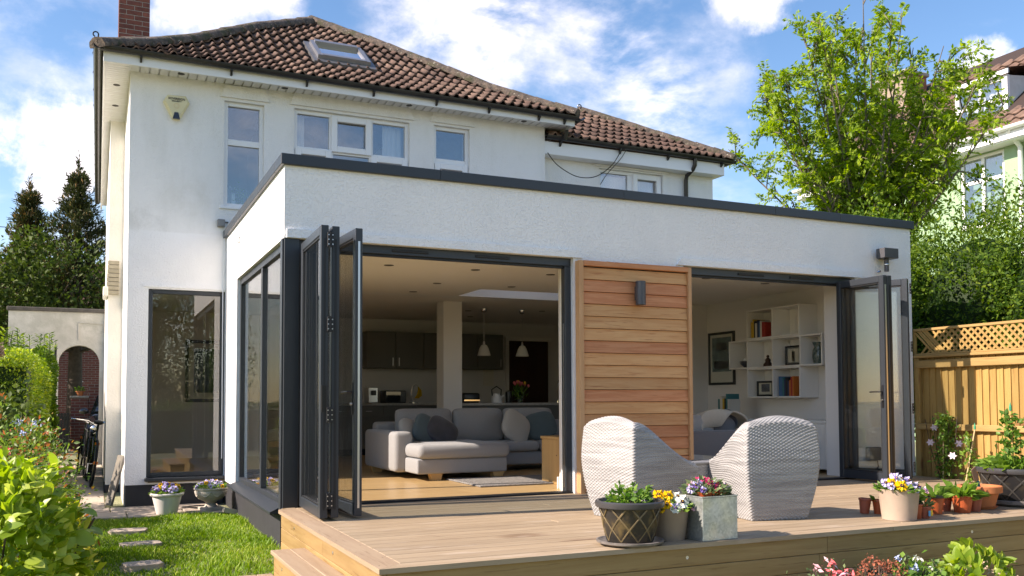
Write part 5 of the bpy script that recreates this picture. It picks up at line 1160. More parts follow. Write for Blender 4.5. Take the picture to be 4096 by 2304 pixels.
def dome_flowers(parent, meshes, r, z, n, seed, h=.05, size=1.0):
    rnd = random.Random(seed)
    for i in range(n):
        q = i*2.399+rnd.uniform(-.3, .3); rr = r*math.sqrt((i+.5)/n); me = rnd.choice(meshes); o = link('flower', me, parent)
        nx, ny = math.cos(q)*rr/r*.9-.15, math.sin(q)*rr/r*.9-.75; nv = Vector((nx, ny, .75)).normalized()
        o.location = (rr*math.cos(q), rr*math.sin(q), z+h*(1-(rr/r)**2)+rnd.uniform(-.012, .012)); o.rotation_euler = nv.to_track_quat('Z', 'Y').to_euler(); o.rotation_euler.rotate_axis('Z', rnd.uniform(-.5, .5)); k = size*rnd.uniform(.85, 1.2); o.scale = (k, k, k)
def soil(parent, r, z): MB().lathe([(.001, z+.008), (r*.6, z+.005), (r, z)], 20).build('soil', m_soil, parent, 60)
def potted(name, label, cat, group=None): return tag(empty(name), label, cat, group)
# bronze diamond-relief pot on its saucer
def lattice(parent, r0, r1, z0, z1, n, mat, rad=.003, turns=.42):
    b = MB()
    for k in range(n):
        for s in (1, -1):
            for off in (-.012, .012):
                pts = []
                for i in range(9):
                    t = i/8; q = 2*math.pi*k/n + s*t*turns*2*math.pi*2/n*1.6 + off*1.3; r_ = r0+(r1-r0)*t+.0015; pts.append((r_*math.cos(q), r_*math.sin(q), z0+(z1-z0)*t))
                b.tube(pts, rad, 5)
    b.build('relief', mat, parent, 60)
p = potted('bronze_planter', 'bronzed black pot with diamond relief standing on a saucer', 'planter', 'planters along the deck edge')
MB().lathe([(.001, .0), (.165, .0), (.205, .018), (.207, .03), (.195, .032), (.17, .016), (.001, .012)], 36).build('saucer', m_sauc, p, 40)
MB().lathe([(.001, .017), (.137, .017), (.145, .03), (.185, .225), (.187, .23)], 36).build('pot', m_bronze, p, 40); lattice(p, .142, .187, .03, .225, 9, m_gold)
MB().lathe([(.187, .226), (.208, .231), (.212, .243), (.212, .262), (.203, .270), (.19, .268), (.18, .25), (.17, .235)], 36).build('rim', m_rim, p, 40); soil(p, .178, .242)
link('foliage', tuft(.13, .10, 260, .042, m_potleaf, 'foliage', 1, .5, 3, .5), p).location = (0, 0, .24)
for k in range(5):
    a = k*1.3-.4; bx_ = .07*math.cos(a), .06*math.sin(a); pts = [(bx_[0], bx_[1], .25), (bx_[0]*1.3+.02, bx_[1]*1.2, .31), (bx_[0]*1.6+.05, bx_[1]*1.3, .345+.02*math.sin(k))]; MB().tube(pts, .003, 5).build('stem', m_potleaf, p)
    g = np.random.default_rng(k); t = g.random((26, 1)); PP = np.array(pts[0])*(1-t)+np.array(pts[2])*t; link('sprig', leaf_mesh('sprig', PP, g.normal(0, 1, (26, 3))+np.array([.5, 0, .3]), .038, m_potleaf, .5, rng=g), p)
place(p, (1.57, -2.86, .0018), .3)
p = potted('taupe_planter', 'taupe round pot of yellow and white pansies beside the galvanised cube', 'planter', 'planters along the deck edge')
pot_mesh(.103, .131, .205).build('pot', m_taupe, p, 40); soil(p, .12, .185); link('foliage', tuft(.13, .06, 320, .036, m_potleaf, 'foliage', 1.2, .35, 5), p).location = (0, 0, .188)
g = random.Random(2)
for (x, y, z, me, s) in ((-.10, -.04, .265, P_YEL, 1.2), (-.07, -.09, .235, P_YEL, 1.1), (-.06, .02, .285, P_YEL, 1.3), (-.01, -.02, .285, P_YEL, 1.2), (.02, .03, .27, P_YEL, 1.0), (-.03, -.12, .215, P_WP, 1.3), (.035, -.10, .245, P_WHT, 1.5), (.08, -.06, .255, P_WHT, 1.3), (.05, -.03, .275, P_WHT, 1.2), (-.11, -.09, .205, P_YEL, .8), (.10, .0, .25, P_WHT, 1.0), (.125, -.09, .205, P_PNK, .8)):
    o = link('flower', me, p); o.location = (x, y, z-.005); o.rotation_euler = Vector((x*3-.25, -.85, .6)).to_track_quat('Z', 'Y').to_euler(); o.scale = (s, s, s)
place(p, (1.892, -2.80, .0005), 0)
# galvanised cube
p = potted('galvanised_planter', 'square galvanised steel planter of magenta and purple pansies', 'planter', 'planters along the deck edge')
w = .14; b = MB(); b.box(-w, w, -w, w, 0, .268, .003); cube_ = b.build('pot', m_galv, p); MB().box(-w-.003, w+.003, -w-.003, -w+.006, .2685, .276).box(-w-.003, w+.003, w-.006, w+.003, .2685, .276).box(-w-.003, -w+.006, -w+.0061, w-.0061, .2685, .276).box(w-.006, w+.003, -w+.0061, w-.0061, .2685, .276).build('folded_rim', m_galv, p)
MB().box(-w+.01, w-.01, -w+.01, w-.01, .2684, .272).build('soil', m_soil, p)
for (x, y) in ((-.06, -.07), (.06, -.06), (0, .05)): pot_mesh(.035, .05, .05).build('inner_pot', m_terr, p, 40).location = (x, y, .245)
link('foliage', tuft(.135, .10, 420, .04, m_grey, 'foliage', 1.1, .45, 6), p).location = (.0, 0, .272)
dome_flowers(p, [P_MAG, P_PUR, P_MAU, P_PNK, P_MAG, P_MAG], .135, .315, 22, 4, .045, .95)
place(p, (2.155, -2.835, .0012), .055)
# beige pot of pansies, right
p = potted('beige_planter', 'tall beige clay pot of mauve and yellow pansies at the deck edge', 'planter', 'planters along the deck edge')
pot_mesh(.118, .146, .222).build('pot', m_taupe2, p, 40); soil(p, .135, .2); link('foliage', tuft(.15, .06, 340, .038, m_potleaf, 'foliage', 1.2, .35, 8), p).location = (0, 0, .205)
for (x, y, z, me, s) in ((-.08, -.10, .262, P_YEL, 1.55), (-.10, -.03, .285, P_YEL, 1.2), (-.05, -.02, .31, P_WP, 1.6), (-.13, .0, .28, P_MAU, 1.2), (.02, -.09, .26, P_MAU, 1.2), (.0, .02, .30, P_PUR, 1.2), (.07, -.03, .29, P_PUR, 1.2), (.09, -.09, .255, P_PUR, 1.2), (.06, .03, .30, P_MAU, 1.2), (.13, -.05, .235, P_PUR, 1.1), (.15, -.11, .225, P_PNK, 1.0), (-.14, -.06, .26, P_MAU, 1.0), (.03, -.13, .235, P_MAU, 1.0)):
    o = link('flower', me, p); o.location = (x, y, z-.01); o.rotation_euler = Vector((x*3-.2, -.9, .5)).to_track_quat('Z', 'Y').to_euler(); o.scale = (s, s, s)
place(p, (3.955, -2.735, .0018), 0)
# small plastic seedling pots
def seedling(label, loc, r1, h, mat, rim_mat=None, leaf=None, seed=1, tilt=0, n=46, ls=.07, black=False):
    p = tag(empty('seedling_pot'), label, 'plant pot', 'seedling pots on the deck'); pot_mesh(r1*.72, r1, h, .018, .003, .004, 24).build('pot', mat, p, 40); soil(p, r1*.9, h-.018)
    if black: MB().lathe([(r1-.004, h-.014), (r1+.008, h-.012), (r1+.01, h+.006), (r1, h+.009), (r1-.01, h+.004)], 24).build('inner_rim', m_rim, p, 40)
    if leaf: link('foliage', tuft(r1*.8, .045, n, ls, leaf, 'foliage', 1.3, .55, seed, .4), p).location = (0, 0, h-.015)
    place(p, loc, seed*.7); p.rotation_euler[0] = tilt; return p
seedling('small empty brown plastic pot leaning, leftmost of the seedling pots', (3.985, -2.375, .004), .046, .115, m_terrold, None, None, 1, .06)
seedling('small orange pot with a single sprouting seedling', (4.075, -2.43, .0), .047, .11, m_terr, None, m_potleaf, 2, 0, 9, .06)
seedling('orange pot of fresh green leaves behind the beige planter', (4.16, -2.66, .0), .06, .12, m_terr, None, m_potleaf, 3, 0, 70, .075, True)
o = seedling('brown pot with blue and yellow plant label', (4.175, -2.765, .0), .05, .09, m_terrold, None, m_grey, 4, 0, 60, .05)
tagb = MB(); tagb.box(-.028, .0, -.0505, -.049, .02, .06); tagb.build('label', M('blue_label', (.06, .35, .6), None), o).rotation_euler = (0, 0, -2.6); tagb = MB(); tagb.box(.0, .028, -.0505, -.049, .02, .06); tagb.build('label', M('yellow_label', (.75, .5, .03), None), o).rotation_euler = (0, 0, -2.6)
seedling('empty red brown pot tucked against the beige planter', (4.10, -2.765, .0), .042, .11, m_terr, None, None, 9)
seedling('orange pot with black inner rim and strappy leaves', (4.47, -2.60, .0), .078, .135, m_terr, None, m_potleaf, 5, 0, 40, .1, True)
seedling('small dusky pink pot with grey leaves', (4.685, -2.52, .0), .055, .11, m_terrold, None, m_grey, 6, 0, 26, .05)
seedling('orange pot with bushy broad leaved plant', (4.725, -2.645, .0), .08, .135, m_terr, None, m_potleaf, 7, 0, 90, .12)
seedling('small faded terracotta pot beside the large bowl', (4.865, -2.645, .0), .053, .105, m_terrold, None, None, 8)
p = potted('terracotta_bowl', 'wide terracotta pot with a trowel standing in it', 'planter'); pot_mesh(.105, .155, .18, .055, .012, .016, 36).build('pot', m_terrac, p, 40); MB().lathe([(.001, 0), (.11, 0), (.13, .022), (.12, .022), (.1, .008)], 30).build('saucer', m_terrac, p, 40).location = (0, 0, -.002); soil(p, .14, .12)
place(p, (5.08, -2.52, .003), 0)
t = tag(empty('trowel'), 'hand trowel with a teal handle stuck in the terracotta pot', 'trowel'); MB().tube([(0, 0, 0), (0, 0, .11)], [.013, .016], 10).build('handle', M('teal_plastic', (.02, .22, .2), None, rough=.4), t, 40); MB().box(-.028, .028, -.004, .004, .11, .24, .003).build('blade', M('rusty_steel', (.22, .13, .09), None, rough=.6), t); place(t, (5.04, -2.56, .13)); t.rotation_euler = (.15, -.55, 0)
p = potted('black_planter', 'large black lattice pot of strawberry plants by the fence', 'planter'); MB().lathe([(.001, 0), (.24, 0), (.275, .02), (.28, .045), (.26, .05), (.24, .02), (.001, .018)], 40).build('saucer', m_sauc, p, 40); MB().lathe([(.001, .02), (.215, .02), (.225, .04), (.295, .26), (.297, .27)], 40).build('pot', m_blackpot, p, 40); lattice(p, .224, .298, .045, .255, 12, M('black_relief', (.05, .047, .042), None, rough=.4)); MB().lathe([(.296, .262), (.318, .268), (.325, .285), (.322, .305), (.31, .312), (.295, .308), (.28, .28)], 40).build('rim', m_rim, p, 40); soil(p, .285, .28)
link('foliage', tuft(.28, .09, 620, .07, m_potleaf, 'foliage', 1.1, .45, 12, .6), p).location = (0, 0, .285)
MB().tube([(-.03, .02, .28), (-.04, .03, .80)], .006, 6).build('cane', m_oakleg, p); MB().lathe([(.011, 0), (.011, .03), (.002, .07)], 10, (-.04, .03, .78)).build('cane_cap', M('green_rubber', (.02, .25, .12), None), p)
g = np.random.default_rng(5); tt = g.random(220); PP = np.stack([-.035+g.normal(0, .045, 220)*(1.2-tt), .03+g.normal(0, .045, 220), .33+.42*tt], 1); link('climber', leaf_mesh('climber', PP, g.normal(0, 1, (220, 3))+np.array([0, 0, -.2]), .06, m_potleaf, .6, rng=g), p)
place(p, (5.60, -2.48, .0), .2)
# climbers at the fence, with canes
def climber(label, loc, h, spread, n, seed, cane=None, flowers=0):
    p = tag(empty('climbing_plant'), label, 'plant', 'climbers against the fence'); g = np.random.default_rng(seed)
    stems = MB()
    for k in range(5):
        a = g.normal(0, 1, 2)*spread*.5; stems.tube([(0, a[0]*.3, 0), (.0, a[0]*.7, h*.4), (.02*a[1], a[0], h*g.uniform(.8, 1.0))], .004, 5)
    stems.build('stem', m_barkdk, p); t = g.random(n)**.85
    PP = np.stack([g.normal(0, .045, n), g.normal(0, spread*.45, n)*(1.1-.55*np.abs(2*t-.9)), t*h], 1)
    link('foliage', leaf_mesh('foliage', PP, g.normal(0, .8, (n, 3))+np.array([-.4, -.3, -.3]), .055*(.6+.7*g.random(n)), m_potleaf, .55, rng=g), p)
    if cane: MB().tube([(-.05, 0, 0), cane], .007, 6).build('cane', M('bamboo', (.55, .42, .22), None), p); MB().lathe([(.012, 0), (.012, .03), (.002, .07)], 10, cane).build('cane_cap', M('green_cap', (.02, .25, .12), None), p)
    for k in range(flowers):
        b = MB(); s = .045
        for j in range(6):
            q = j*math.pi/3; b.add([(0, 0, 0), (s*.6*math.cos(q-.48), s*.6*math.sin(q-.48), .006), (s*math.cos(q), s*math.sin(q), 0), (s*.6*math.cos(q+.48), s*.6*math.sin(q+.48), .006)], [(0, 1, 2, 3)])
        o = b.build('flower', m_palepink, p); o.location = [(-.07, .14, h*.55), (-.06, .09, h*.78), (-.06, -.22, h*.55)][k % 3]; o.rotation_euler = Vector((-.8, -.6, .3)).to_track_quat('Z', 'Y').to_euler()
    place(p, loc); return p
climber('clematis with pale pink flowers climbing the fence by the door', (7.17, -.46, .0), .72, .16, 620, 3, (-.0, .02, .6), 3)
climber('sparse climber on a leaning bamboo cane by the fence', (6.98, -.90, .0), .50, .10, 150, 7, (.02, -.07, .56), 1)
# ---- the two pots at the foot of the house wall
GP = -.322
p = potted('white_pot', 'white round pot of yellow and mauve pansies at the house wall', 'planter', 'planters at the house wall'); MB().lathe([(.001, 0), (.105, 0), (.108, .01), (.15, .185), (.15, .19), (.172, .2), (.176, .215), (.17, .225), (.155, .225), (.14, .2), (.13, .19)], 36).build('pot', m_potwhite, p, 40); soil(p, .14, .2)
link('foliage', tuft(.15, .09, 380, .04, m_potleaf, 'foliage', 1.1, .4, 15), p).location = (0, 0, .205); dome_flowers(p, [P_YEL, P_MAU, P_MAU, P_PUR, P_YEL], .16, .26, 24, 6, .06, 1.0); place(p, (-.70, 2.86, GP), 0)
p = potted('stone_urn', 'carved stone urn of mauve pansies on a square foot', 'urn', 'planters at the house wall'); box('plinth', m_conc, p, -.105, .105, -.105, .105, 0, .04, .006); MB().lathe([(.075, .041), (.06, .06), (.05, .085), (.07, .10), (.13, .13), (.165, .18), (.17, .215), (.165, .225), (.18, .235), (.18, .25), (.165, .252), (.15, .235)], 36).build('bowl', m_conc, p, 40)
b = MB()
for k in range(8):
    q = 2*math.pi*k/8; pts = [((.168-.02*math.sin(math.pi*i/8))*math.cos(q+(i/8-.5)*.78)*1.0, (.168-.02*math.sin(math.pi*i/8))*math.sin(q+(i/8-.5)*.78), .215-.05*math.sin(math.pi*i/8)) for i in range(9)]; b.tube(pts, [.008+.008*math.sin(math.pi*i/8) for i in range(9)], 6)
    b.tube([(.16*math.cos(q+.39), .16*math.sin(q+.39), .21), (.13*math.cos(q+.39), .13*math.sin(q+.39), .14)], [.014, .006], 6)
b.build('swag', m_conc, p, 60); soil(p, .155, .235); link('foliage', tuft(.15, .07, 340, .038, m_potleaf, 'foliage', 1.1, .4, 17), p).location = (0, 0, .24); dome_flowers(p, [P_MAU, P_PUR, P_MAU, P_WP, P_YEL], .165, .275, 26, 8, .05, .9); place(p, (-.235, 2.98, GP), .3)
o = catenary('garden_hose', [(-.45, 3.3, -.315), (-.3, 3.1, -.315), (-.1, 3.2, -.315), (-.2, 3.4, -.31), (-.45, 3.35, -.31), (-.5, 3.2, -.3), (-.25, 3.05, -.3)], .007, None, m_rubber); tag(o, 'thin black cable coiled on the paving behind the urn', 'cable')
o = MB().prism([(-.1, -.06), (.08, -.075), (.11, .05), (-.07, .08)], 'z', 0, .05).build('paving_offcut', m_conc); place(o, (-.02+-.04, 2.70, -.335), .2); o.rotation_euler[1] = .25; tag(o, 'broken slab offcut lying against the grey plinth', 'stone')
sl_ = tag(box('slate_board', M('old_grey_board', (.13, .12, .10), (.2, .18, .14), 9, rough=.8), None, -.014, .014, -.07, .07, 0, .60, .004), 'weathered grey board leaning on the house corner', 'board'); sl_.location = (-1.26, 4.05, -.33); sl_.rotation_euler = (0, .26, .5)
# ------------------------------------------------------------------ vegetation
def shell_points(n, c, r, g, inner=.55, flat=0.0, lump=.18):
    """points spread in the outer part of a lumpy ellipsoid, with outward directions"""
    d = unit(g.normal(size=(n, 3))); ph = g.random(6)*6.28
    k = 1 + lump*(np.sin(5*d[:, 0]+ph[0])*np.sin(4*d[:, 1]+ph[1]) + .6*np.sin(9*d[:, 2]+ph[2])*np.sin(8*d[:, 0]+ph[3]))
    rr = (inner+(1-inner)*g.random(n)**.5)*k; P = d*rr[:, None]*np.array(r) + np.array(c); return P, d
def clumps(n, per, c, r, g, inner, size, cl):
    """leaf clumps: n cluster centres on the crown, per leaves round each"""
    C, d = shell_points(n, c, r, g, inner); P = np.repeat(C, per, 0) + g.normal(0, cl, (n*per, 3)); D = np.repeat(d, per, 0)*.8 + g.normal(0, .8, (n*per, 3)); return P, D
def bush(name, label, cat, blobs, mat, leaf=.06, per=26, n=260, seed=1, stems=None, width=.5, group=None, core=None, cl=.11, inner=.62, base=None):
    g = np.random.default_rng(seed); b0 = base or (blobs[0][0][0], blobs[0][0][1], gz(blobs[0][0][0], blobs[0][0][1])); p = thing(name, label, cat, b0, group); Ps, Ds = [], []
    for (c, r) in blobs:
        P, D = clumps(n, per, c, r, g, inner, leaf, cl); Ps.append(P); Ds.append(D)
    P = np.concatenate(Ps); D = np.concatenate(Ds); me = leaf_mesh('crown', P-np.array(b0), D, leaf*(.6+.8*g.random(len(P))), mat, width, rng=g); link('crown', me, p)
    tr = MB()
    for (c, r) in blobs:
        for k in range(4): tr.tube([(b0[0]+g.normal(0, .08), b0[1]+g.normal(0, .08), b0[2]-.05), ((b0[0]+c[0])/2+g.normal(0, .1), (b0[1]+c[1])/2+g.normal(0, .1), (b0[2]+c[2])/2), (c[0]+g.normal(0, .3)*r[0], c[1]+g.normal(0, .3)*r[1], c[2]+.4*r[2])], [.03, .02, .006], 6)
    tr.build('trunk', m_barkdk, p, 60)
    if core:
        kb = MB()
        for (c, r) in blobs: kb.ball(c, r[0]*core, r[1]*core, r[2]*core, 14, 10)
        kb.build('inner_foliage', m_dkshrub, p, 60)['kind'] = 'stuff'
    return p
# lawn grass
g = np.random.default_rng(3); n = 78000; xy = g.random((n, 2))*np.array([2.75, 4.6]) + np.array([-2.75, -1.85]); z = np.array([gz(a, b_) for a, b_ in xy])
patch = .75+.5*np.sin(xy[:, 0]*5+1)*np.sin(xy[:, 1]*4); hgt = (.026+.036*g.random(n)**1.6)*patch.clip(.6, 1.3)
keep = np.ones(n, bool)
for (sx, sy) in ((-1.12, 1.62), (-1.05, .70), (-1.07, -.2)): keep &= ~((np.abs(xy[:, 0]-sx) < .16) & (np.abs(xy[:, 1]-sy) < .105))
for (x0, x1, y1) in ((-.05, 1, -.1), (-.275, 0, -1.08), (-.5, 0, -1.04)): keep &= ~((xy[:, 0] > x0) & (xy[:, 1] < y1))
xy, z, hgt = xy[keep], z[keep], hgt[keep]; n = len(xy); base = np.stack([xy[:, 0], xy[:, 1], z-.004], 1)
q = g.random(n)*6.28; lean = np.stack([np.cos(q), np.sin(q), np.zeros(n)], 1)*(.25+.5*g.random((n, 1))); tip = base + (np.array([0, 0, 1])+lean)*hgt[:, None]; sd_ = np.stack([-np.sin(q+g.normal(0, .8, n)), np.cos(q), np.zeros(n)], 1)*(.0028+.0016*g.random((n, 1)))
midp = base + (np.array([0, 0, 1])+lean*.45)*(hgt*.55)[:, None]
V = np.stack([base-sd_, base+sd_, midp+sd_*.8, tip, midp-sd_*.8], 1).reshape(-1, 3); i = np.arange(n)*5; F = np.concatenate([np.stack([i, i+1, i+2], 1), np.stack([i, i+2, i+4], 1), np.stack([i+4, i+2, i+3], 1)])
t = np.repeat(g.random((n, 1)), 5, 0); gl = link('grass', npmesh('grass', V, F, m_grass, colors=np.concatenate([t, t, t], 1))); tag(gl, 'sunlit lawn grass between the house and the shrubs', 'grass', None, 'stuff')
# the big glossy shrub in the left foreground, leaf by leaf
lb = thing('laurel_shrub', 'glossy lime green shrub with large leaves in the bottom left corner', 'shrub', (-1.9, -2.2, -.62)); g = np.random.default_rng(17)
def big_leaf(L, w, cur, name, tone=.72):
    V = []; F = []; ns = 5
    for i in range(ns+1):
        t = i/ns; ww = w*math.sin(math.pi*min(t*.92+.08, 1)**1.15)**.75*(1 if t < 1 else .02); zc2 = -cur*L*t*t
        V += [(-ww/2, t*L, zc2+.12*ww), (0, t*L, zc2), (ww/2, t*L, zc2+.12*ww)]
    for i in range(ns):
        a = i*3; F += [(a, a+1, a+4, a+3), (a+1, a+2, a+5, a+4)]
    me = bpy.data.meshes.new(name); me.from_pydata(V, [], F); me.materials.append(m_laurel); me.polygons.foreach_set('use_smooth', [True]*len(F)); me.update(); at = me.color_attributes.new('tint', 'FLOAT_COLOR', 'POINT'); at.data.foreach_set('color', [tone]*4*len(V)); return me
LV = [big_leaf(.105, .066, .15, 'leaf', .6), big_leaf(.12, .078, .3, 'leaf', .3), big_leaf(.085, .055, .05, 'leaf', .85), big_leaf(.07, .042, .4, 'leaf', .95)]
LC, LR = np.array([-1.89, -2.15, -.02]), np.array([.43, .55, .60])
cnt = 0; tries = 0
camv = np.array(CAM)
while cnt < 290 and tries < 6000:
    tries += 1; d = unit(g.normal(size=3)); 
    if np.dot(d, camv-LC) < -.6: continue
    k = 1+.10*math.sin(6*d[0]+1)*math.sin(5*d[2]); pt = LC + d*LR*k*g.uniform(.88, 1.04)
    if pt[0] < -2.0 or pt[2] < -.32: continue
    # whorl of leaves at a shoot tip
    for j in range(5):
        if cnt >= 290: break
        a = j*2.4+g.random(); tang = unit(np.cross(d, g.normal(size=3))); b2 = np.cross(d, tang); dr_ = unit(d*.55+(tang*math.cos(a)+b2*math.sin(a))*.8+np.array([0, 0, .25])); nrm = unit(d*.6+np.array([-.75, 0, .75])+g.normal(0, .3, 3)); sidev = unit(np.cross(dr_, nrm)); nn = np.cross(sidev, dr_)
        o = bpy.data.objects.new('leaf', LV[int(g.integers(4))]); COL.objects.link(o); o.parent = lb; pp = pt + g.normal(0, .012, 3) - np.array(ORG[lb.name]); s = g.uniform(.75, 1.15)
        o.matrix_local = Matrix(((sidev[0]*s, dr_[0]*s, nn[0]*s, pp[0]), (sidev[1]*s, dr_[1]*s, nn[1]*s, pp[1]), (sidev[2]*s, dr_[2]*s, nn[2]*s, pp[2]), (0, 0, 0, 1))); cnt += 1
P, D = clumps(430, 9, LC, LR*.84, g, .72, .08, .04); me = leaf_mesh('inner_foliage', P-np.array(ORG[lb.name]), D+np.array([0, 0, .4]), .085*(.7+.5*g.random(len(P))), m_laurel, .55, rng=g); o = link('inner_foliage', me, lb); o['kind'] = 'stuff'
tr = MB()
for k in range(8): a = g.normal(0, .2, 2); tr.tube([(-1.9+a[0]*.2, -2.2+a[1]*.2, -.66), (-1.9+a[0]*.6, -2.2+a[1], -.3), (-1.89+a[0]*1.4, -2.15+a[1]*1.6, .25)], [.018, .012, .005], 6)
tr.build('trunk', m_barkdk, lb, 60)
bush('mixed_shrub', 'loose shrub with copper young leaves between laurel and hedge', 'shrub', [((-1.95, .45, .10), (.42, .6, .52)), ((-2.15, 1.4, .2), (.5, .7, .6)), ((-1.78, .0, -.1), (.28, .4, .32))], leafmat('mixed_shrub_leaf', (.05, .12, .015), (.2, .3, .05), (.36, .13, .05), .35, .4, .4, 3), .042, 16, 190, 5, cl=.07, width=.5)
fl3 = thing('blue_flowers', 'powder blue flower heads on the shrub below the hedge', 'flowers', (-2.05, .6, .6))
for (x, y, z) in ((-1.93, .55, .64), (-1.86, .9, .7), (-2.05, .6, .5), (-2.12, .5, .42), (-1.99, .4, .40), (-2.0, 1.0, .72)):
    C = np.array([x, y, z])+g.normal(0, .02, (34, 3))*np.array([1, 1, .7]); o = link('flower_head', leaf_mesh('flower_head', C-np.array(ORG[fl3.name]), g.normal(0, 1, (34, 3)), .016, m_blue, .9, rng=g), fl3)
fl4 = thing('red_flower', 'coral red flower at the left edge above the glossy shrub', 'flower', (-1.9, -1.2, .55)); C = np.array([-1.93, -1.0, .56])+g.normal(0, .012, (14, 3)); link('petals', leaf_mesh('petals', C-np.array(ORG[fl4.name]), g.normal(0, 1, (14, 3))+np.array([.3, 0, .5]), .045, m_coral, .35, rng=g), fl4); MB().tube([(-1.93, -1.0, .57), (-1.95, -1.05, -.45)], .006, 5).build('stem', m_potleaf, fl4)
bush('variegated_shrub', 'small yellow variegated shrub at the lawn edge', 'shrub', [((-1.62, -.55, -.12), (.17, .25, .26))], m_yellowleaf, .04, 12, 110, 8, cl=.04)
ag = thing('arching_grass', 'arching strappy grass leaves over the paving edge', 'plant', (-1.6, .2, -.36)); sb = MB()
for k in range(26):
    a = g.uniform(-.9, .9); L = g.uniform(.25, .55); x0, y0 = -1.62+g.normal(0, .04), .3+g.normal(0, .08); dx, dy = math.cos(a), math.sin(a); pts = [(x0+dx*L*t*.85, y0+dy*L*t*.85, -.36+L*(1.25*t-1.15*t*t)+.1*t) for t in (0, .2, .4, .6, .8, 1.0)]; v = []
    for i2, p_ in enumerate(pts): w2 = .007*(1-.8*i2/5); v += [(p_[0]-dy*w2, p_[1]+dx*w2, p_[2]), (p_[0]+dy*w2, p_[1]-dx*w2, p_[2])]
    sb.add(v, [(2*i2, 2*i2+1, 2*i2+3, 2*i2+2) for i2 in range(5)])
sb.build('blades', m_potleaf, ag)
# clipped hedge down the side path: a block of small leaves, the top fresh yellow-green
def hedge(name, label, x0, x1, y0, y1, z0, z1, n, leaf, mat, seed, shoots=0):
    g = np.random.default_rng(seed); p = thing(name, label, 'hedge', ((x0+x1)/2, (y0+y1)/2, z0)); Q = []; Dn = []
    for (fr, cnt_) in (('top', .3), ('right', .4), ('front', .2), ('left', .1)):
        m = int(n*cnt_); u, v = g.random(m), g.random(m); dep = np.abs(g.normal(0, .05, m))
        if fr == 'top': P = np.stack([x0+(x1-x0)*u, y0+(y1-y0)*v, z1-dep], 1); d = (0, 0, 1)
        elif fr == 'right': P = np.stack([x1-dep, y0+(y1-y0)*u, z0+(z1-z0)*v], 1); d = (1, 0, .3)
        elif fr == 'left': P = np.stack([x0+dep, y0+(y1-y0)*u, z0+(z1-z0)*v], 1); d = (-1, 0, .3)
        else: P = np.stack([x0+(x1-x0)*u, y0+dep, z0+(z1-z0)*v], 1); d = (0, -1, .3)
        w = .05*(np.sin(P[:, 0]*7+P[:, 1]*3)+np.sin(P[:, 1]*5+P[:, 2]*6)); P = P+w[:, None]*np.array(d); r_ = np.minimum(1, np.maximum(0, (z1-P[:, 2])/.25)); P[:, 0] = np.where(r_ < 1, P[:, 0]*r_+((x0+x1)/2+(P[:, 0]-(x0+x1)/2)*.86)*(1-r_), P[:, 0]); Q.append(P); Dn.append(np.tile(np.array(d, float), (m, 1))+g.normal(0, .6, (m, 3)))
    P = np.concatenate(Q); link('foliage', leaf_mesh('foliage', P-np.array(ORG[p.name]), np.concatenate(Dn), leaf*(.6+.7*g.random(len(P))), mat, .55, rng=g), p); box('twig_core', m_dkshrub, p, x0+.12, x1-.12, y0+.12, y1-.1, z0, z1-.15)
    if shoots:
        s = MB(); LP = []; LD = []
        for k in range(shoots):
            x, y = g.uniform(x0, x1), g.uniform(y0, y1); h = g.uniform(.2, .45); s.tube([(x, y, z1-.1), (x+g.normal(0, .03), y, z1+h)], .005, 4); t = g.random(26); LP.append(np.stack([np.full(26, x), np.full(26, y), z1-.1+(h+.1)*t], 1)); a = g.random(26)*6.28; LD.append(np.stack([np.cos(a), np.sin(a), np.full(26, .45)], 1))
        s.build('shoots', m_dkshrub, p)['kind'] = 'stuff'; LP = np.concatenate(LP); link('shoot_leaves', leaf_mesh('shoot_leaves', LP-np.array(ORG[p.name]), np.concatenate(LD), .11, m_bushl, .22, rng=g), p)
    return p
hedge('clipped_hedge', 'clipped privet hedge with yellow green top along the side path', -3.2, -2.12, 5.6, 8.8, -.4, 1.50, 30000, .04, m_hedge, 21)
hedge('tall_hedge', 'taller dark hedge with upright shoots before the arched wall', -3.2, -2.12, 9.0, 11.2, -.4, 1.72, 16000, .06, m_bushl, 22, 26)
bush('hedge_foot_shrub', 'dark broad leaved shrub at the foot of the clipped hedge', 'shrub', [((-2.5, 3.6, .25), (.5, .8, .7)), ((-2.2, 2.6, .05), (.4, .6, .5))], m_dkshrub, .09, 14, 150, 23, cl=.1, width=.6)
hy = thing('dry_hydrangea', 'faded beige hydrangea head at the left edge', 'flower head', (-2.45, 3.0, 1.1)); C = shell_points(420, (-2.42, 3.05, 1.42), (.13, .13, .1), g, .7)[0]; link('flower_head', leaf_mesh('flower_head', C-np.array(ORG[hy.name]), g.normal(0, 1, (420, 3)), .035, M('dry_petal', (.45, .34, .24), (.34, .25, .18), 30, rough=.9), .8, rng=g), hy); MB().tube([(-2.42, 3.05, 1.4), (-2.5, 3.2, -.35)], .01, 6).build('stem', m_barkdk, hy)
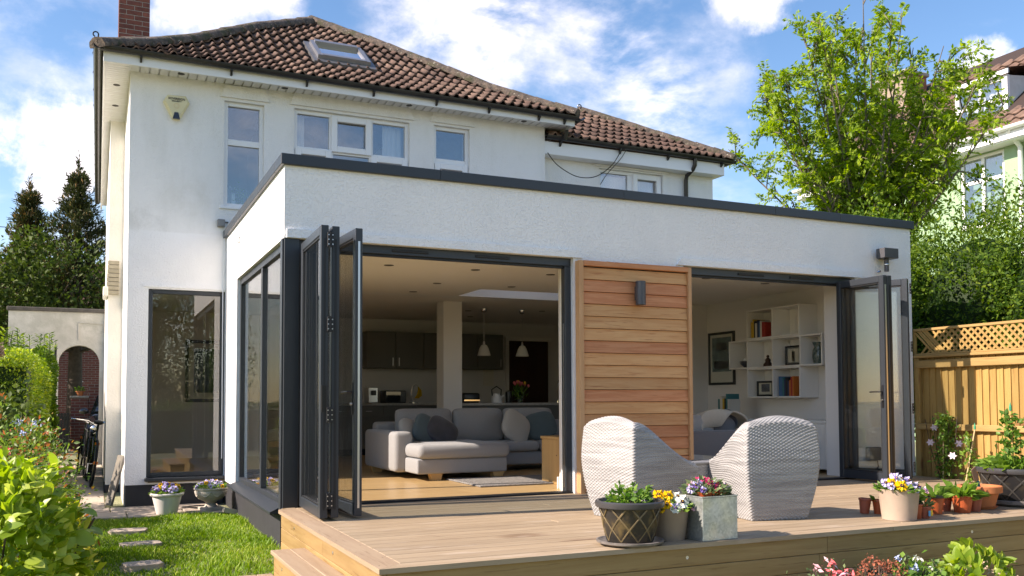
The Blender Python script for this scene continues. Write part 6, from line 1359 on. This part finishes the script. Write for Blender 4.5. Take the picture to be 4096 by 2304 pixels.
# conifers behind the arched wall
def conifer(label, x, y, z1, r0, seed, z0=.2):
    g = np.random.default_rng(seed); p = thing('pine_tree', label, 'tree', (x, y, -.4), 'pines behind the arched wall'); h = z1-z0
    tr = MB(); tr.tube([(x, y, -.4), (x, y, z0+h*.5), (x, y, z1-.1)], [.22, .12, .02], 10); LP = []; LD = []; z = z0
    while z < z1-.15:
        t = (z-z0)/h; rr = r0*(1-t)**1.15*g.uniform(.7, 1.15)+.05; nb = 7 if t < .8 else 5
        for k in range(nb):
            a = 6.28*k/nb+g.uniform(-.4, .4); L = rr*g.uniform(.7, 1.1); d = np.array([math.cos(a), math.sin(a), .35]); s0 = np.array([x, y, z]); tr.tube([s0, s0+d*L*.6, s0+d*L+np.array([0, 0, .12*L])], [.03*(1-t)+.01, .015, .006], 5)
            for f in np.linspace(.35, 1.05, max(3, int(L/.14))):
                c = s0+d*L*f+g.normal(0, .05, 3); m = 30; LP.append(c+g.normal(0, .10-.05*t, (m, 3))); LD.append(unit(g.normal(0, .7, (m, 3))+d+np.array([0, 0, .5])))
                if f > .85: LP.append(c+np.array([0, 0, .08])+g.normal(0, .02, (4, 3))); LD.append(np.tile(np.array([0, 0, 1.]), (4, 1))+g.normal(0, .15, (4, 3)))
        z += h*.072*(1.1-.5*t)
    LP.append(np.array([x, y, z1-.05])+g.normal(0, 1, (60, 3))*np.array([.02, .02, .13])); LD.append(g.normal(0, .4, (60, 3))+np.array([0, 0, 1])); LP = np.concatenate(LP); LD = np.concatenate(LD)
    tr.build('trunk', m_barkdk, p, 60); link('crown', leaf_mesh('crown', LP-np.array(ORG[p.name]), LD, .17, m_conif, .2, rng=g), p)
    # fresh upright candles
    C = LP[g.integers(0, len(LP), 700)]; link('candles', leaf_mesh('candles', C-np.array(ORG[p.name]), np.tile(np.array([0, 0, 1.]), (700, 1))+g.normal(0, .15, (700, 3)), .15, M('pine_candle', (.42, .24, .07), (.34, .2, .08), 9, rough=.8) if 'pine_candle' not in bpy.data.materials else bpy.data.materials['pine_candle'], .3, rng=g), p)['kind'] = 'stuff'
conifer('tallest dark pine, next to the house wall', -1.95, 19.5, 7.25, 1.75, 31, 2.2); conifer('narrow pine left of the tallest one', -3.15, 20.2, 6.75, 1.5, 32, 2.2); conifer('pine cut off by the left edge of the picture', -4.6, 20.5, 5.6, 1.6, 33)
bush('dark_tree', 'broad dark tree mass under the pines', 'tree', [((-4.4, 17.5, 2.4), (1.4, 1.2, 1.5)), ((-2.3, 17.8, 3.75), (1.5, 1.0, 1.2)), ((-3.6, 17.5, 3.4), (1.2, 1, 1.1))], m_dkshrub, .13, 18, 170, 34, cl=.2)
# rowan beyond the extension
def fan_tree(name, label, base, zf, spread, top, seed, nl=15, leaf=.088):
    g = np.random.default_rng(seed); p = thing(name, label, 'tree', base); b = np.array(base); tr = MB(); LP = []; LD = []; SP = []; fork = b+np.array([0, 0, zf])
    rx = np.array([r2.x, r2.y, 0]); rx = rx/np.linalg.norm(rx); ry = np.array([-rx[1], rx[0], 0])
    tr.tube([b, b+np.array([.03, 0, zf*.5]), fork], [.16, .13, .12], 10)
    def curve(a, e, sag, m=6):
        t = np.linspace(0, 1, m)[:, None]; return a+(e-a)*t+np.array([0, 0, 1.])*sag*np.sin(np.pi*t)
    for k in range(nl):
        th = -1.15+2.3*(k+g.uniform(-.3, .3))/(nl-1); dep = g.uniform(-1, 1)*spread*.65; ln = (top*(math.cos(th)**.55) if abs(th) < 1.5 else top*.3)*g.uniform(.82, 1.05)
        e = fork+rx*math.sin(th)*spread*(1 if th < 0 else .9)*g.uniform(.8, 1.08)+ry*dep+np.array([0, 0, 1])*ln; L1 = curve(fork+np.array([0, 0, g.uniform(-.5, .1)]), e, -.15)
        tr.tube(L1, list(np.linspace(.034, .007, 6)), 7)
        for s in range(15):
            t = .10+.90*(s+g.random()*.6)/15; i0 = min(int(t*5), 4); a = L1[i0]+(L1[i0+1]-L1[i0])*(t*5-i0); dirn = unit(unit(e-fork)*.7+g.normal(0, .75, 3)+np.array([0, 0, .35])); L2 = g.uniform(.4, 1.0)*(1.2-.55*t); e2 = a+dirn*L2; C2 = curve(a, e2, .06, 4); tr.tube(C2, [.014, .01, .007, .004], 5)
            for w in range(9):
                tt = .15+.85*w/8; j0 = min(int(tt*3), 2); c = C2[j0]+(C2[j0+1]-C2[j0])*(tt*3-j0); d3 = unit(dirn*.6+g.normal(0, .7, 3)+np.array([0, 0, .15])); L3 = g.uniform(.14, .26); ax = unit(np.cross(d3, g.normal(size=3)))
                f = np.repeat(np.linspace(.2, 1, 7), 2); sgn = np.tile([1, -1], 7); LP.append(c+d3*L3*f[:, None]+np.array([0, 0, -.25*L3])*(f[:, None]**2)); LD.append(ax*sgn[:, None]+d3*.45+g.normal(0, .12, (14, 3))+np.array([0, 0, -.2]))
                if g.random() < .045: SP.append(c+g.normal(0, .045, (30, 3)))
    tr.build('trunk', m_bark, p, 60); LP = np.concatenate(LP); LD = np.concatenate(LD); link('crown', leaf_mesh('crown', LP-b, LD, leaf*(.7+.6*g.random(len(LP))), m_ash, .42, rng=g), p)
    if SP: SP = np.concatenate(SP); link('seed_clusters', leaf_mesh('seed_clusters', SP-b, g.normal(0, 1, (len(SP), 3))-np.array([0, 0, .8]), .07, m_seed, .4, rng=g), p)
    return p
fan_tree('rowan_tree', 'bright green feathery tree rising behind the extension', (11.4, 4.62, -.4), 3.6, 2.5, 4.75, 41, 33)
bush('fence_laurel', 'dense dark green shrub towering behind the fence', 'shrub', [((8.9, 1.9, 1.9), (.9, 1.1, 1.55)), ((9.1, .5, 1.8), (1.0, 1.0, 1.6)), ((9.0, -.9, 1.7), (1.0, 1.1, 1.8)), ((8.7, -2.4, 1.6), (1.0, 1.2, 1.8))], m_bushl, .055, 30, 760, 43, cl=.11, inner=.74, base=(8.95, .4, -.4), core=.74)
# bed in front of the deck
bed = MB(); n1 = 30; bed.add([(1.2+i*.15, y, -.75+.05*math.sin(i*1.3)+(.03 if y > -3.2 else 0)) for y in (-4.2, -3.6, -3.0) for i in range(41)], [(j*41+i, j*41+i+1, (j+1)*41+i+1, (j+1)*41+i) for j in range(2) for i in range(40)]); tag(bed.build('flower_bed', m_earth, None, 60), 'bare earth bed below the front of the deck', None, None, 'structure')
def spray(name, label, c, n, hts, mat, leaf, seed, flower=None, fm=None, fs=.04, rad=.1, stemmat=None, cat='plant'):
    g = np.random.default_rng(seed); p = thing(name, label, cat, (c[0], c[1], -.74)); s = MB(); LP = []; 
    for k in range(n):
        a = g.random()*6.28; r_ = rad*math.sqrt(g.random()); top = np.array([c[0]+r_*math.cos(a), c[1]+r_*math.sin(a), c[2]+g.uniform(-hts, 0)]); s.tube([(c[0]+g.normal(0, .02), c[1]+g.normal(0, .02), -.74), ((c[0]+top[0])/2, (c[1]+top[1])/2, (top[2]-.74)/2), top], .003, 4)
        if flower:
            C = top+g.normal(0, fs*.3, (9, 3)); link('flower', leaf_mesh('flower', C-np.array(ORG[p.name]), g.normal(0, .8, (9, 3))+np.array([0, 0, -.6]), fs, fm[k % len(fm)], .42, rng=g), p)
        LP.append(top+g.normal(0, .02, (3, 3))-np.array([0, 0, .05]))
    s.build('stems', stemmat or m_grey, p); g2 = g.normal(0, 1, (160, 3))*np.array([rad*.9, rad*.9, .05])+np.array([c[0], c[1], c[2]-.17]); LP = np.concatenate(LP+[g2]); link('foliage', leaf_mesh('foliage', LP-np.array(ORG[p.name]), g.normal(0, 1, (len(LP), 3))+np.array([0, 0, .3]), leaf, mat, .7, rng=g), p); return p
spray('coral_aquilegia', 'coral pink flowers on thin stems below the deck edge', (2.68, -3.38, -.075), 11, .16, m_grey, .03, 51, True, [m_coral, m_coral, m_pink, m_palepink], .05, .12)
rs = thing('rust_plant', 'round mound of rust red seed heads below the deck', 'plant', (3.02, -3.42, -.74)); g = np.random.default_rng(52); C = shell_points(900, (3.02, -3.42, -.25), (.155, .155, .15), g, .75)[0]; link('seed_heads', leaf_mesh('seed_heads', C-np.array(ORG[rs.name]), g.normal(0, 1, (900, 3)), .017, m_rust, .9, rng=g), rs); s = MB(); [s.tube([(3.02, -3.42, -.74), tuple(C[i])], .002, 3) for i in range(0, 900, 6)]; s.build('stems', m_barkdk, rs)
spray('blue_aquilegia', 'pale blue flowers and green seed pods below the deck', (3.42, -3.40, -.10), 12, .12, m_potleaf, .05, 53, True, [m_grey, m_blue, m_wht, m_grey], .035, .14)
pz = tag(empty('black_tub', (3.28, -3.36, -.74)), 'black plastic tub behind the rust mound', 'tub'); MB().lathe([(.001, -.73), (.15, -.73), (.19, -.30), (.195, -.235), (.18, -.24), (.17, -.3)], 26, (3.28, -3.32, 0)).build('tub', m_dark, pz, 40); MB().lathe([(.001, -.27), (.17, -.275)], 20, (3.28, -3.32, 0)).build('soil', m_soil, pz)
pi = thing('pieris_shrub', 'yellow green evergreen shrub with large leaves below the deck', 'shrub', (3.88, -3.42, -.74)); g = np.random.default_rng(55); k = 0
for tries in range(60):
    d = unit(g.normal(size=3)); 
    if d[2] < -.1: continue
    pt = np.array([3.88, -3.42, -.33])+d*np.array([.2, .17, .21])*g.uniform(.8, 1.05)
    for j in range(6):
        a = j*1.05+g.random(); tang = unit(np.cross(d, g.normal(size=3))); b2 = np.cross(d, tang); dr_ = unit(d*.9+(tang*math.cos(a)+b2*math.sin(a))*.7+np.array([0, 0, .3])); nrm = unit(d+g.normal(0, .4, 3)); sv = unit(np.cross(dr_, nrm)); nn = np.cross(sv, dr_); o = bpy.data.objects.new('leaf', LV[int(g.integers(3))]); COL.objects.link(o); o.parent = pi; pp = pt-np.array(ORG[pi.name]); s_ = g.uniform(.8, 1.05)
        o.matrix_local = Matrix(((sv[0]*s_*.8, dr_[0]*s_, nn[0]*s_, pp[0]), (sv[1]*s_*.8, dr_[1]*s_, nn[1]*s_, pp[1]), (sv[2]*s_*.8, dr_[2]*s_, nn[2]*s_, pp[2]), (0, 0, 0, 1)))
C = np.array([3.9, -3.44, -.28])+g.normal(0, 1, (260, 3))*np.array([.12, .08, .05]); link('faded_flowers', leaf_mesh('faded_flowers', C-np.array(ORG[pi.name]), g.normal(0, 1, (260, 3)), .02, bpy.data.materials['dry_petal'], .8, rng=g), pi)['kind'] = 'stuff'; MB().tube([(3.88, -3.42, -.76), (3.88, -3.42, -.3)], .02, 6).build('trunk', m_barkdk, pi)
wd = thing('bed_weeds', 'tuft of grassy weeds at the bottom right edge', 'weeds', (4.35, -3.3, -.74)); g = np.random.default_rng(57); C = g.normal(0, 1, (220, 3))*np.array([.25, .12, .0])+np.array([4.3, -3.3, -.72]); link('blades', leaf_mesh('blades', C-np.array(ORG[wd.name]), g.normal(0, .35, (220, 3))+np.array([0, 0, 1]), .36*(.4+.7*g.random(220)), m_grass, .04, rng=g), wd)
# trees at the end of the garden, behind the viewer, that the window panes mirror
for (x, y, z, r_, s, lab) in ((-1.8, -25, 2.9, 2.3, 61, 'broad tree at the garden end mirrored at the left of the tall window'), (2.4, -26, 3.1, 2.4, 62, 'broad tree at the garden end mirrored in the middle of the tall window'), (6.5, -25, 2.7, 2.3, 63, 'broad tree at the garden end mirrored beside the side glazing')): bush('garden_tree', lab, 'tree', [((x, y, z), (r_, r_*.7, z+.2))], m_bushl, .15, 24, 900, s, cl=.3, group='trees at the garden end')
hedge('garden_end_hedge', 'clipped hedge across the garden end mirrored low in the panes', -6, 8, -16.2, -15.0, -.8, .75, 14000, .11, m_bushl, 64)
# ------------------------------------------------------------------ side passage and neighbours
aw = thing('arched_wall', 'weathered cream garden wall with a round arch', 'wall', (-2.1, 12.0, -.4)); ax0, ax1, zs, zt = -2.10, -1.37, 1.66, 2.0
for nm in ('wall',):
    pts = [(-2.96, -.42), (ax0, -.42), (ax0, zs)] + [((ax0+ax1)/2-(ax1-ax0)/2*math.cos(math.pi*k/16), zs+(zt-zs)*math.sin(math.pi*k/16)) for k in range(1, 16)] + [(ax1, zs), (ax1, -.42), (-1.26, -.42), (-1.26, 2.66), (-2.96, 2.64)]
    b = MB(); n = len(pts); v = [(x, 12.0, z) for x, z in pts]+[(x, 12.26, z) for x, z in pts]; b.add(v, [tuple(range(n)), tuple(range(n, 2*n))[::-1]]+[(i, (i+1) % n, n+(i+1) % n, n+i) for i in range(n)]); b.build('wall', m_arch, aw)
box('coping', M('dark_coping', (.10, .09, .08), (.07, .065, .06), 9, rough=.9), aw, -2.99, -1.28, 11.95, 12.3, 2.645, 2.72, .01); catenary('cable', [(-1.27, 11.98, 2.42), (-1.7, 11.98, 2.44), (-1.75, 11.98, 2.38), (-1.745, 11.98, 2.1)], .008, aw, m_arch)
o = box('iron_post', m_dark, None, -2.16, -2.12, 11.85, 11.9, -.4, 1.95, .004); tag(o, 'dark iron gate post beside the arch', 'post')
# brick house and yard beyond the arch
bh = thing('brick_house', 'red brick house seen through the arch', 'house', (-3, 26, -.4)); MB().wall('y', 26, 26.25, -7.5, 1.5, -.4, 4.2, [(-2.27, -1.88, 1.6, 2.28)]).build('wall', m_brickfar, bh); window(bh, -2.27, -1.88, 1.6, 2.28, 26.05, (-2.075,), (1.83, 2.05), .06, .025, .08, glass=m_carglass)
b = MB(); b.poly((-7.8, 25.7, 4.15), (1.8, 25.7, 4.15), (1.8, 29, 6.0), (-7.8, 29, 6.0)); b.poly((-7.8, 29, 6.0), (1.8, 29, 6.0), (1.8, 32, 4.1), (-7.8, 32, 4.1)); b.build('roof', m_tileplain, bh); MB().box(-7.5, 1.5, 26.3, 31.5, -.4, 4.1).build('body', m_brickfar, bh)
pl = thing('brick_pillar', 'low brick gate pillar behind the parked car', 'pillar', (-1.82, 18, -.4)); box('shaft', m_brickfar, pl, -2.0, -1.62, 18, 18.4, -.4, 1.0, .006); box('cap', m_mortar, pl, -2.03, -1.59, 17.97, 18.43, 1.001, 1.05, .008); box('shaft', m_brickfar, pl, -1.61, -1.1, 18.05, 18.35, -.4, 1.35, .006)
fp = thing('pillar_pot', 'small terracotta pot with a green plant on the brick pillar', 'plant pot', (-1.8, 18.2, 1.05)); ORG[fp.name] = Vector(); pot_mesh(.06, .1, .13, .03, .008).build('pot', m_terrac, fp, 40); link('foliage', tuft(.1, .12, 60, .07, m_potleaf, 'foliage', 1, .6, 71), fp).location = (0, 0, .12)
gt = thing('dark_gate', 'dark slatted side gate beside the brick pillar', 'gate', (-2.4, 17.5, -.4))
for k in range(11): box('slat', m_dark, gt, -2.75+k*.066, -2.75+k*.066+.058, 17.5, 17.53, -.35, .62, .003)
box('rail', m_dark, gt, -2.76, -2.02, 17.531, 17.56, .45, .53); box('rail', m_dark, gt, -2.76, -2.02, 17.531, 17.56, -.2, -.12)
# car
car = tag(empty('parked_car'), 'black parked car half hidden behind the arch', 'car')
prof = [(-2.1, .32), (-2.1, .62), (-1.95, .82), (-1.0, .95), (-.55, 1.02), (.05, 1.44), (.9, 1.50), (1.7, 1.42), (2.0, 1.05), (2.08, .85), (2.08, .32)]
def loft(name, prof, mat, wbot, wtop, zsplit):
    b = MB(); n = len(prof); V = []
    for s in (-1, -.86, .86, 1):
        for (y, z) in prof:
            w = wbot if z < zsplit else wbot+(wtop-wbot)*(z-zsplit)/(1.5-zsplit); inset = .06 if abs(s) == 1 else 0; V.append((s*w, y*(1-.01*inset), z-(.03 if abs(s) == 1 and z > zsplit else 0)))
    b.add(V, [(r_*n+i, r_*n+(i+1) % n, (r_+1)*n+(i+1) % n, (r_+1)*n+i) for r_ in range(3) for i in range(n)]+[tuple(range(n)), tuple(range(3*n, 4*n))[::-1]]); return b.build(name, mat, car, 35)
loft('body', prof, m_carpaint, .88, .68, .9)
def quadp(name, m_, *p): MB().poly(*p).build(name, m_, car)
quadp('windscreen', m_carglass, (-.74, -.52, 1.055), (.74, -.52, 1.055), (.6, .01, 1.43), (-.6, .01, 1.43))
for s in (-1, 1):
    quadp('side_window', m_carglass, (s*.862, -.35, 1.02), (s*.862, .62, 1.02), (s*.722, .62, 1.43), (s*.735, .12, 1.40)); quadp('side_window', m_carglass, (s*.862, .68, 1.02), (s*.862, 1.55, 1.02), (s*.735, 1.4, 1.38), (s*.722, .68, 1.43))
    MB().ball((s*.98, -.35, 1.06), .11, .07, .075).build('mirror', m_carpaint, car, 60); MB().tube([(s*.86, -.35, 1.02), (s*.95, -.35, 1.04)], .02, 6).build('mirror_arm', m_dark, car)
    MB().ball((s*.66, -2.05, .70), .17, .07, .08).build('headlight', m_chrome, car, 60)
    for yy in (-1.3, 1.3):
        w_ = MB().lathe([(.20, -.1), (.31, -.1), (.33, -.06), (.33, .06), (.31, .1), (.2, .1)], 24).build('wheel', m_rubber, car, 40); w_.rotation_euler = (0, R(90), 0); w_.location = (s*.80, yy, .33); r_ = MB().lathe([(.001, -.105), (.19, -.1), (.2, -.08)], 18).build('rim', m_steel, w_, 40); r_.rotation_euler = (0, 0, 0) if s < 0 else (R(180), 0, 0)
box('number_plate', m_upvc, car, -.26, .26, -2.118, -2.102, .45, .56)
place(car, (-.72, 16.2, -.36), .0, .98)
# bicycles leaning on the side wall
def bicycle(label, loc, rz, lean):
    p = tag(empty('bicycle'), label, 'bicycle', 'bicycles against the side wall'); wr = .33
    for (y, nm) in ((-.52, 'front_wheel'), (.52, 'rear_wheel')):
        w_ = MB().tube([(0, y+wr*math.cos(q), wr+.01+wr*math.sin(q)) for q in [k*2*math.pi/28 for k in range(29)]], .017, 6).build(nm, m_rubber, p, 60); s = MB()
        for k in range(14): q = k*2*math.pi/14; s.tube([(0, y, wr+.01), (0, y+wr*math.cos(q), wr+.01+wr*math.sin(q))], .0015, 3)
        s.build('spokes', m_steel, w_)
    fm = MB()
    for (a, b_) in (((0, -.52, .34), (0, -.36, .80)), ((0, -.38, .74), (0, .22, .78)), ((0, -.39, .68), (0, .05, .30)), ((0, .05, .30), (0, .24, .88)), ((0, .05, .30), (0, .52, .34)), ((0, .22, .78), (0, .52, .34))): fm.tube([a, b_], .017, 8)
    fm.build('frame', m_carpaint, p, 60); MB().tube([(-.28, -.30, .93), (-.1, -.38, .92), (0, -.36, .86), (.1, -.38, .92), (.28, -.30, .93)], .012, 8).build('handlebar', m_chrome, p, 60); MB().ball((0, .26, .92), .07, .14, .035).build('saddle', m_rubber, p, 60); MB().tube([(0, .05, .30), (.05, .05, .30), (.05, .12, .16)], .01, 6).build('crank', m_steel, p)
    for (y, z) in ((.62, .62), (.85, .36)): MB().box(-.03, .03, y-.01, y+.01, z-.02, z+.02).build('reflector', m_orange, p)
    MB().lathe([(.001, 0), (.035, 0), (.03, .04)], 10, (0, 0, 0)).build('lamp', m_chrome, p).location = (0, -.48, .86)
    place(p, loc, rz); p.rotation_euler = (0, lean, rz); return p
bicycle('dark bicycle nearest the house pier', (-1.50, 7.3, -.33), math.pi+.06, -.12); bicycle('dark bicycle leaning behind the first bicycle', (-1.62, 8.9, -.33), .1, .1)
# dish, overhead line
sdh = thing('satellite_dish', 'small grey satellite dish on the far side wall', 'satellite dish', (-1.36, 9.6, 3.75)); d_ = MB().lathe([(.001, .0), (.1, .012), (.2, .05), (.2, .055), (.1, .017), (.001, .006)], 20).build('dish', M('grey_dish', (.45, .45, .45), None), sdh, 50); d_.rotation_euler = (R(70), 0, R(-30)); MB().tube([(0, 0, 0), (.08, .02, -.05)], .012, 6).build('bracket', m_dark, sdh)
o = catenary('overhead_cable', [(-14, 24, 6.35), (-4.5, 24, 6.28), (4, 24, 6.4)], .012, None); tag(o, 'thin overhead wire across the sky behind the pines', 'cable')
o = catenary('overhead_cable', [(9.0, 14, 7.35), (14.2, 14, 7.3)], .01, None); tag(o, 'thin overhead wire between our house and the tree', 'cable')
# mint green house on the rise to the right
gh = thing('green_house', 'mint green rendered house with brown roof and white dormer', 'house', (15, 4, -.4)); GX = 14.0
MB().wall('x', GX, GX+.25, -3.5, 8.65, -.4, 5.80, [(3.80, 4.76, 4.2, 5.58), (6.35, 7.0, 4.3, 5.45)]).build('wall', m_greenwall, gh); MB().box(GX+.26, 19.5, -3.5, 8.65, -.4, 5.8).build('body', m_greenwall, gh)
window(gh, 3.80, 4.76, 4.2, 5.58, GX+.03, (4.28,), (5.08,), .06, .07, .08, axis='x'); window(gh, 6.35, 7.0, 4.3, 5.45, GX+.03, (6.67,), (5.0,), .06, .06, .08, axis='x')
gr = empty('roof', (15, 3, 5.8), gh); b = MB(); b.poly((13.62, -3.8, 5.80), (13.62, 8.95, 5.80), (17.0, 8.95, 8.6), (17.0, -3.8, 8.6)); b.poly((17.0, -3.8, 8.6), (17.0, 8.95, 8.6), (20, 8.95, 5.8), (20, -3.8, 5.8)); b.poly((13.62, 8.95, 5.8), (20, 8.95, 5.8), (17, 8.95, 8.6)); b.build('underlay', m_tileund, gr)
sgl = .8284; ang = math.atan2(2.8, 3.38)
tm2 = tile_mesh(.30, .36, 'roof_tile'); random.seed(77)
row = 0; s = 0.0; cntg = 0
while s < 4.2:
    y = 1.0+(row % 2)*.0
    while y < 8.9:
        inside = 2.2 < y < 5.6 and .75 < s < 2.1
        if not inside and cntg < 300:
            o = bpy.data.objects.new('roof_tile', tm2); COL.objects.link(o); o.parent = gr; q = Vector((13.60+s*math.cos(ang), y, 5.83+s*math.sin(ang)))-ORG[gr.name]
            o.matrix_local = Matrix.Translation(q) @ Matrix.Rotation(R(-90), 4, 'Z') @ Matrix.Rotation(ang-.14, 4, 'X'); cntg += 1
        y += .295
    s += .29; row += 1
gutter(gh, (13.57, -3.8, 5.83), (13.57, 8.95, 5.83), .07, m_upvc); box('fascia', m_upvc, gh, 13.63, 13.66, -3.8, 8.9, 5.62, 5.82); box('soffit', m_upvc, gh, 13.661, 13.999, -3.8, 8.9, 5.60, 5.619); MB().tube([(13.6, 3.42, 5.78), (13.75, 3.42, 5.65), (13.93, 3.42, 5.5), (13.93, 3.42, -.3)], .045, 10).build('downpipe', m_upvc, gh, 40)
dm = empty('dormer', (14.6, 4.5, 6.2), gh); DXF = 14.42; y0, y1, z0, z1 = 4.05, 5.15, 6.32, 7.12
window(dm, y0, y1, z0, z1, DXF, (4.60,), (6.70,), .07, .06, .08, axis='x'); cb = MB(); n = 30; cb.add([(DXF+.2+.015*math.sin(i*1.5), y0+.07+(y1-y0-.14)*i/n, z) for z in (z0+.05, z1-.05) for i in range(n+1)], [(i, i+1, n+2+i, n+1+i) for i in range(n)]); cb.build('curtain', m_net, dm, 60)
chk = M('white_cheek_boards', (.68, .68, .66), (.6, .6, .58), 5, rough=.6)
for yy in (y0-.03, y1+.0): MB().prism([(DXF+.01, z0-.02), (DXF+.01, z1), (15.55, z1+.12), (15.3, z0+.75)], 'y', yy, yy+.03).build('cheek', chk, dm)
box('fascia', m_upvc, dm, DXF-.08, DXF-.04, y0-.12, y1+.12, z1+.0, z1+.10); b = MB(); b.poly((DXF-.1, y0-.15, z1+.10), (DXF-.1, y1+.15, z1+.10), (15.8, y1+.15, z1+.42), (15.8, y0-.15, z1+.42)); b.build('roof_felt', m_tileplain, dm); box('corner_post', m_upvc, dm, DXF-.02, DXF+.06, y0-.06, y0+.02, z0-.05, z1)
b = MB(); a3 = lambda s_, y, h=.06: (13.62+s_*math.cos(ang)-h*math.sin(ang), y, 5.8+s_*math.sin(ang)+h*math.cos(ang)); b.poly(a3(2.3, 3.35), a3(2.3, 2.2), a3(3.2, 2.2), a3(3.2, 3.35)); b.build('roof_window', M('blue_roof_glass', (.05, .08, .13), None, rough=.05, spec=.8), gr)
gc = empty('chimney', (16.5, 8, 7.5), gh); box('stack', brickmat('orange_brick', (.45, .15, .07), (.38, .12, .06), (.3, .24, .18), 1, 'x'), gc, 15.9, 16.6, 7.7, 8.55, 6.6, 8.6, .01); box('cap', m_mortar, gc, 15.85, 16.65, 7.65, 8.6, 8.6, 8.7, .02)
# whole house enlarged about the camera position, which sets it well beyond the tree
place(gh, (21.40, 8.54, -.90), 0, 1.39)
# soft tidy-up: nothing stays selected, every mesh keeps its own name
print('objects', len(bpy.data.objects))
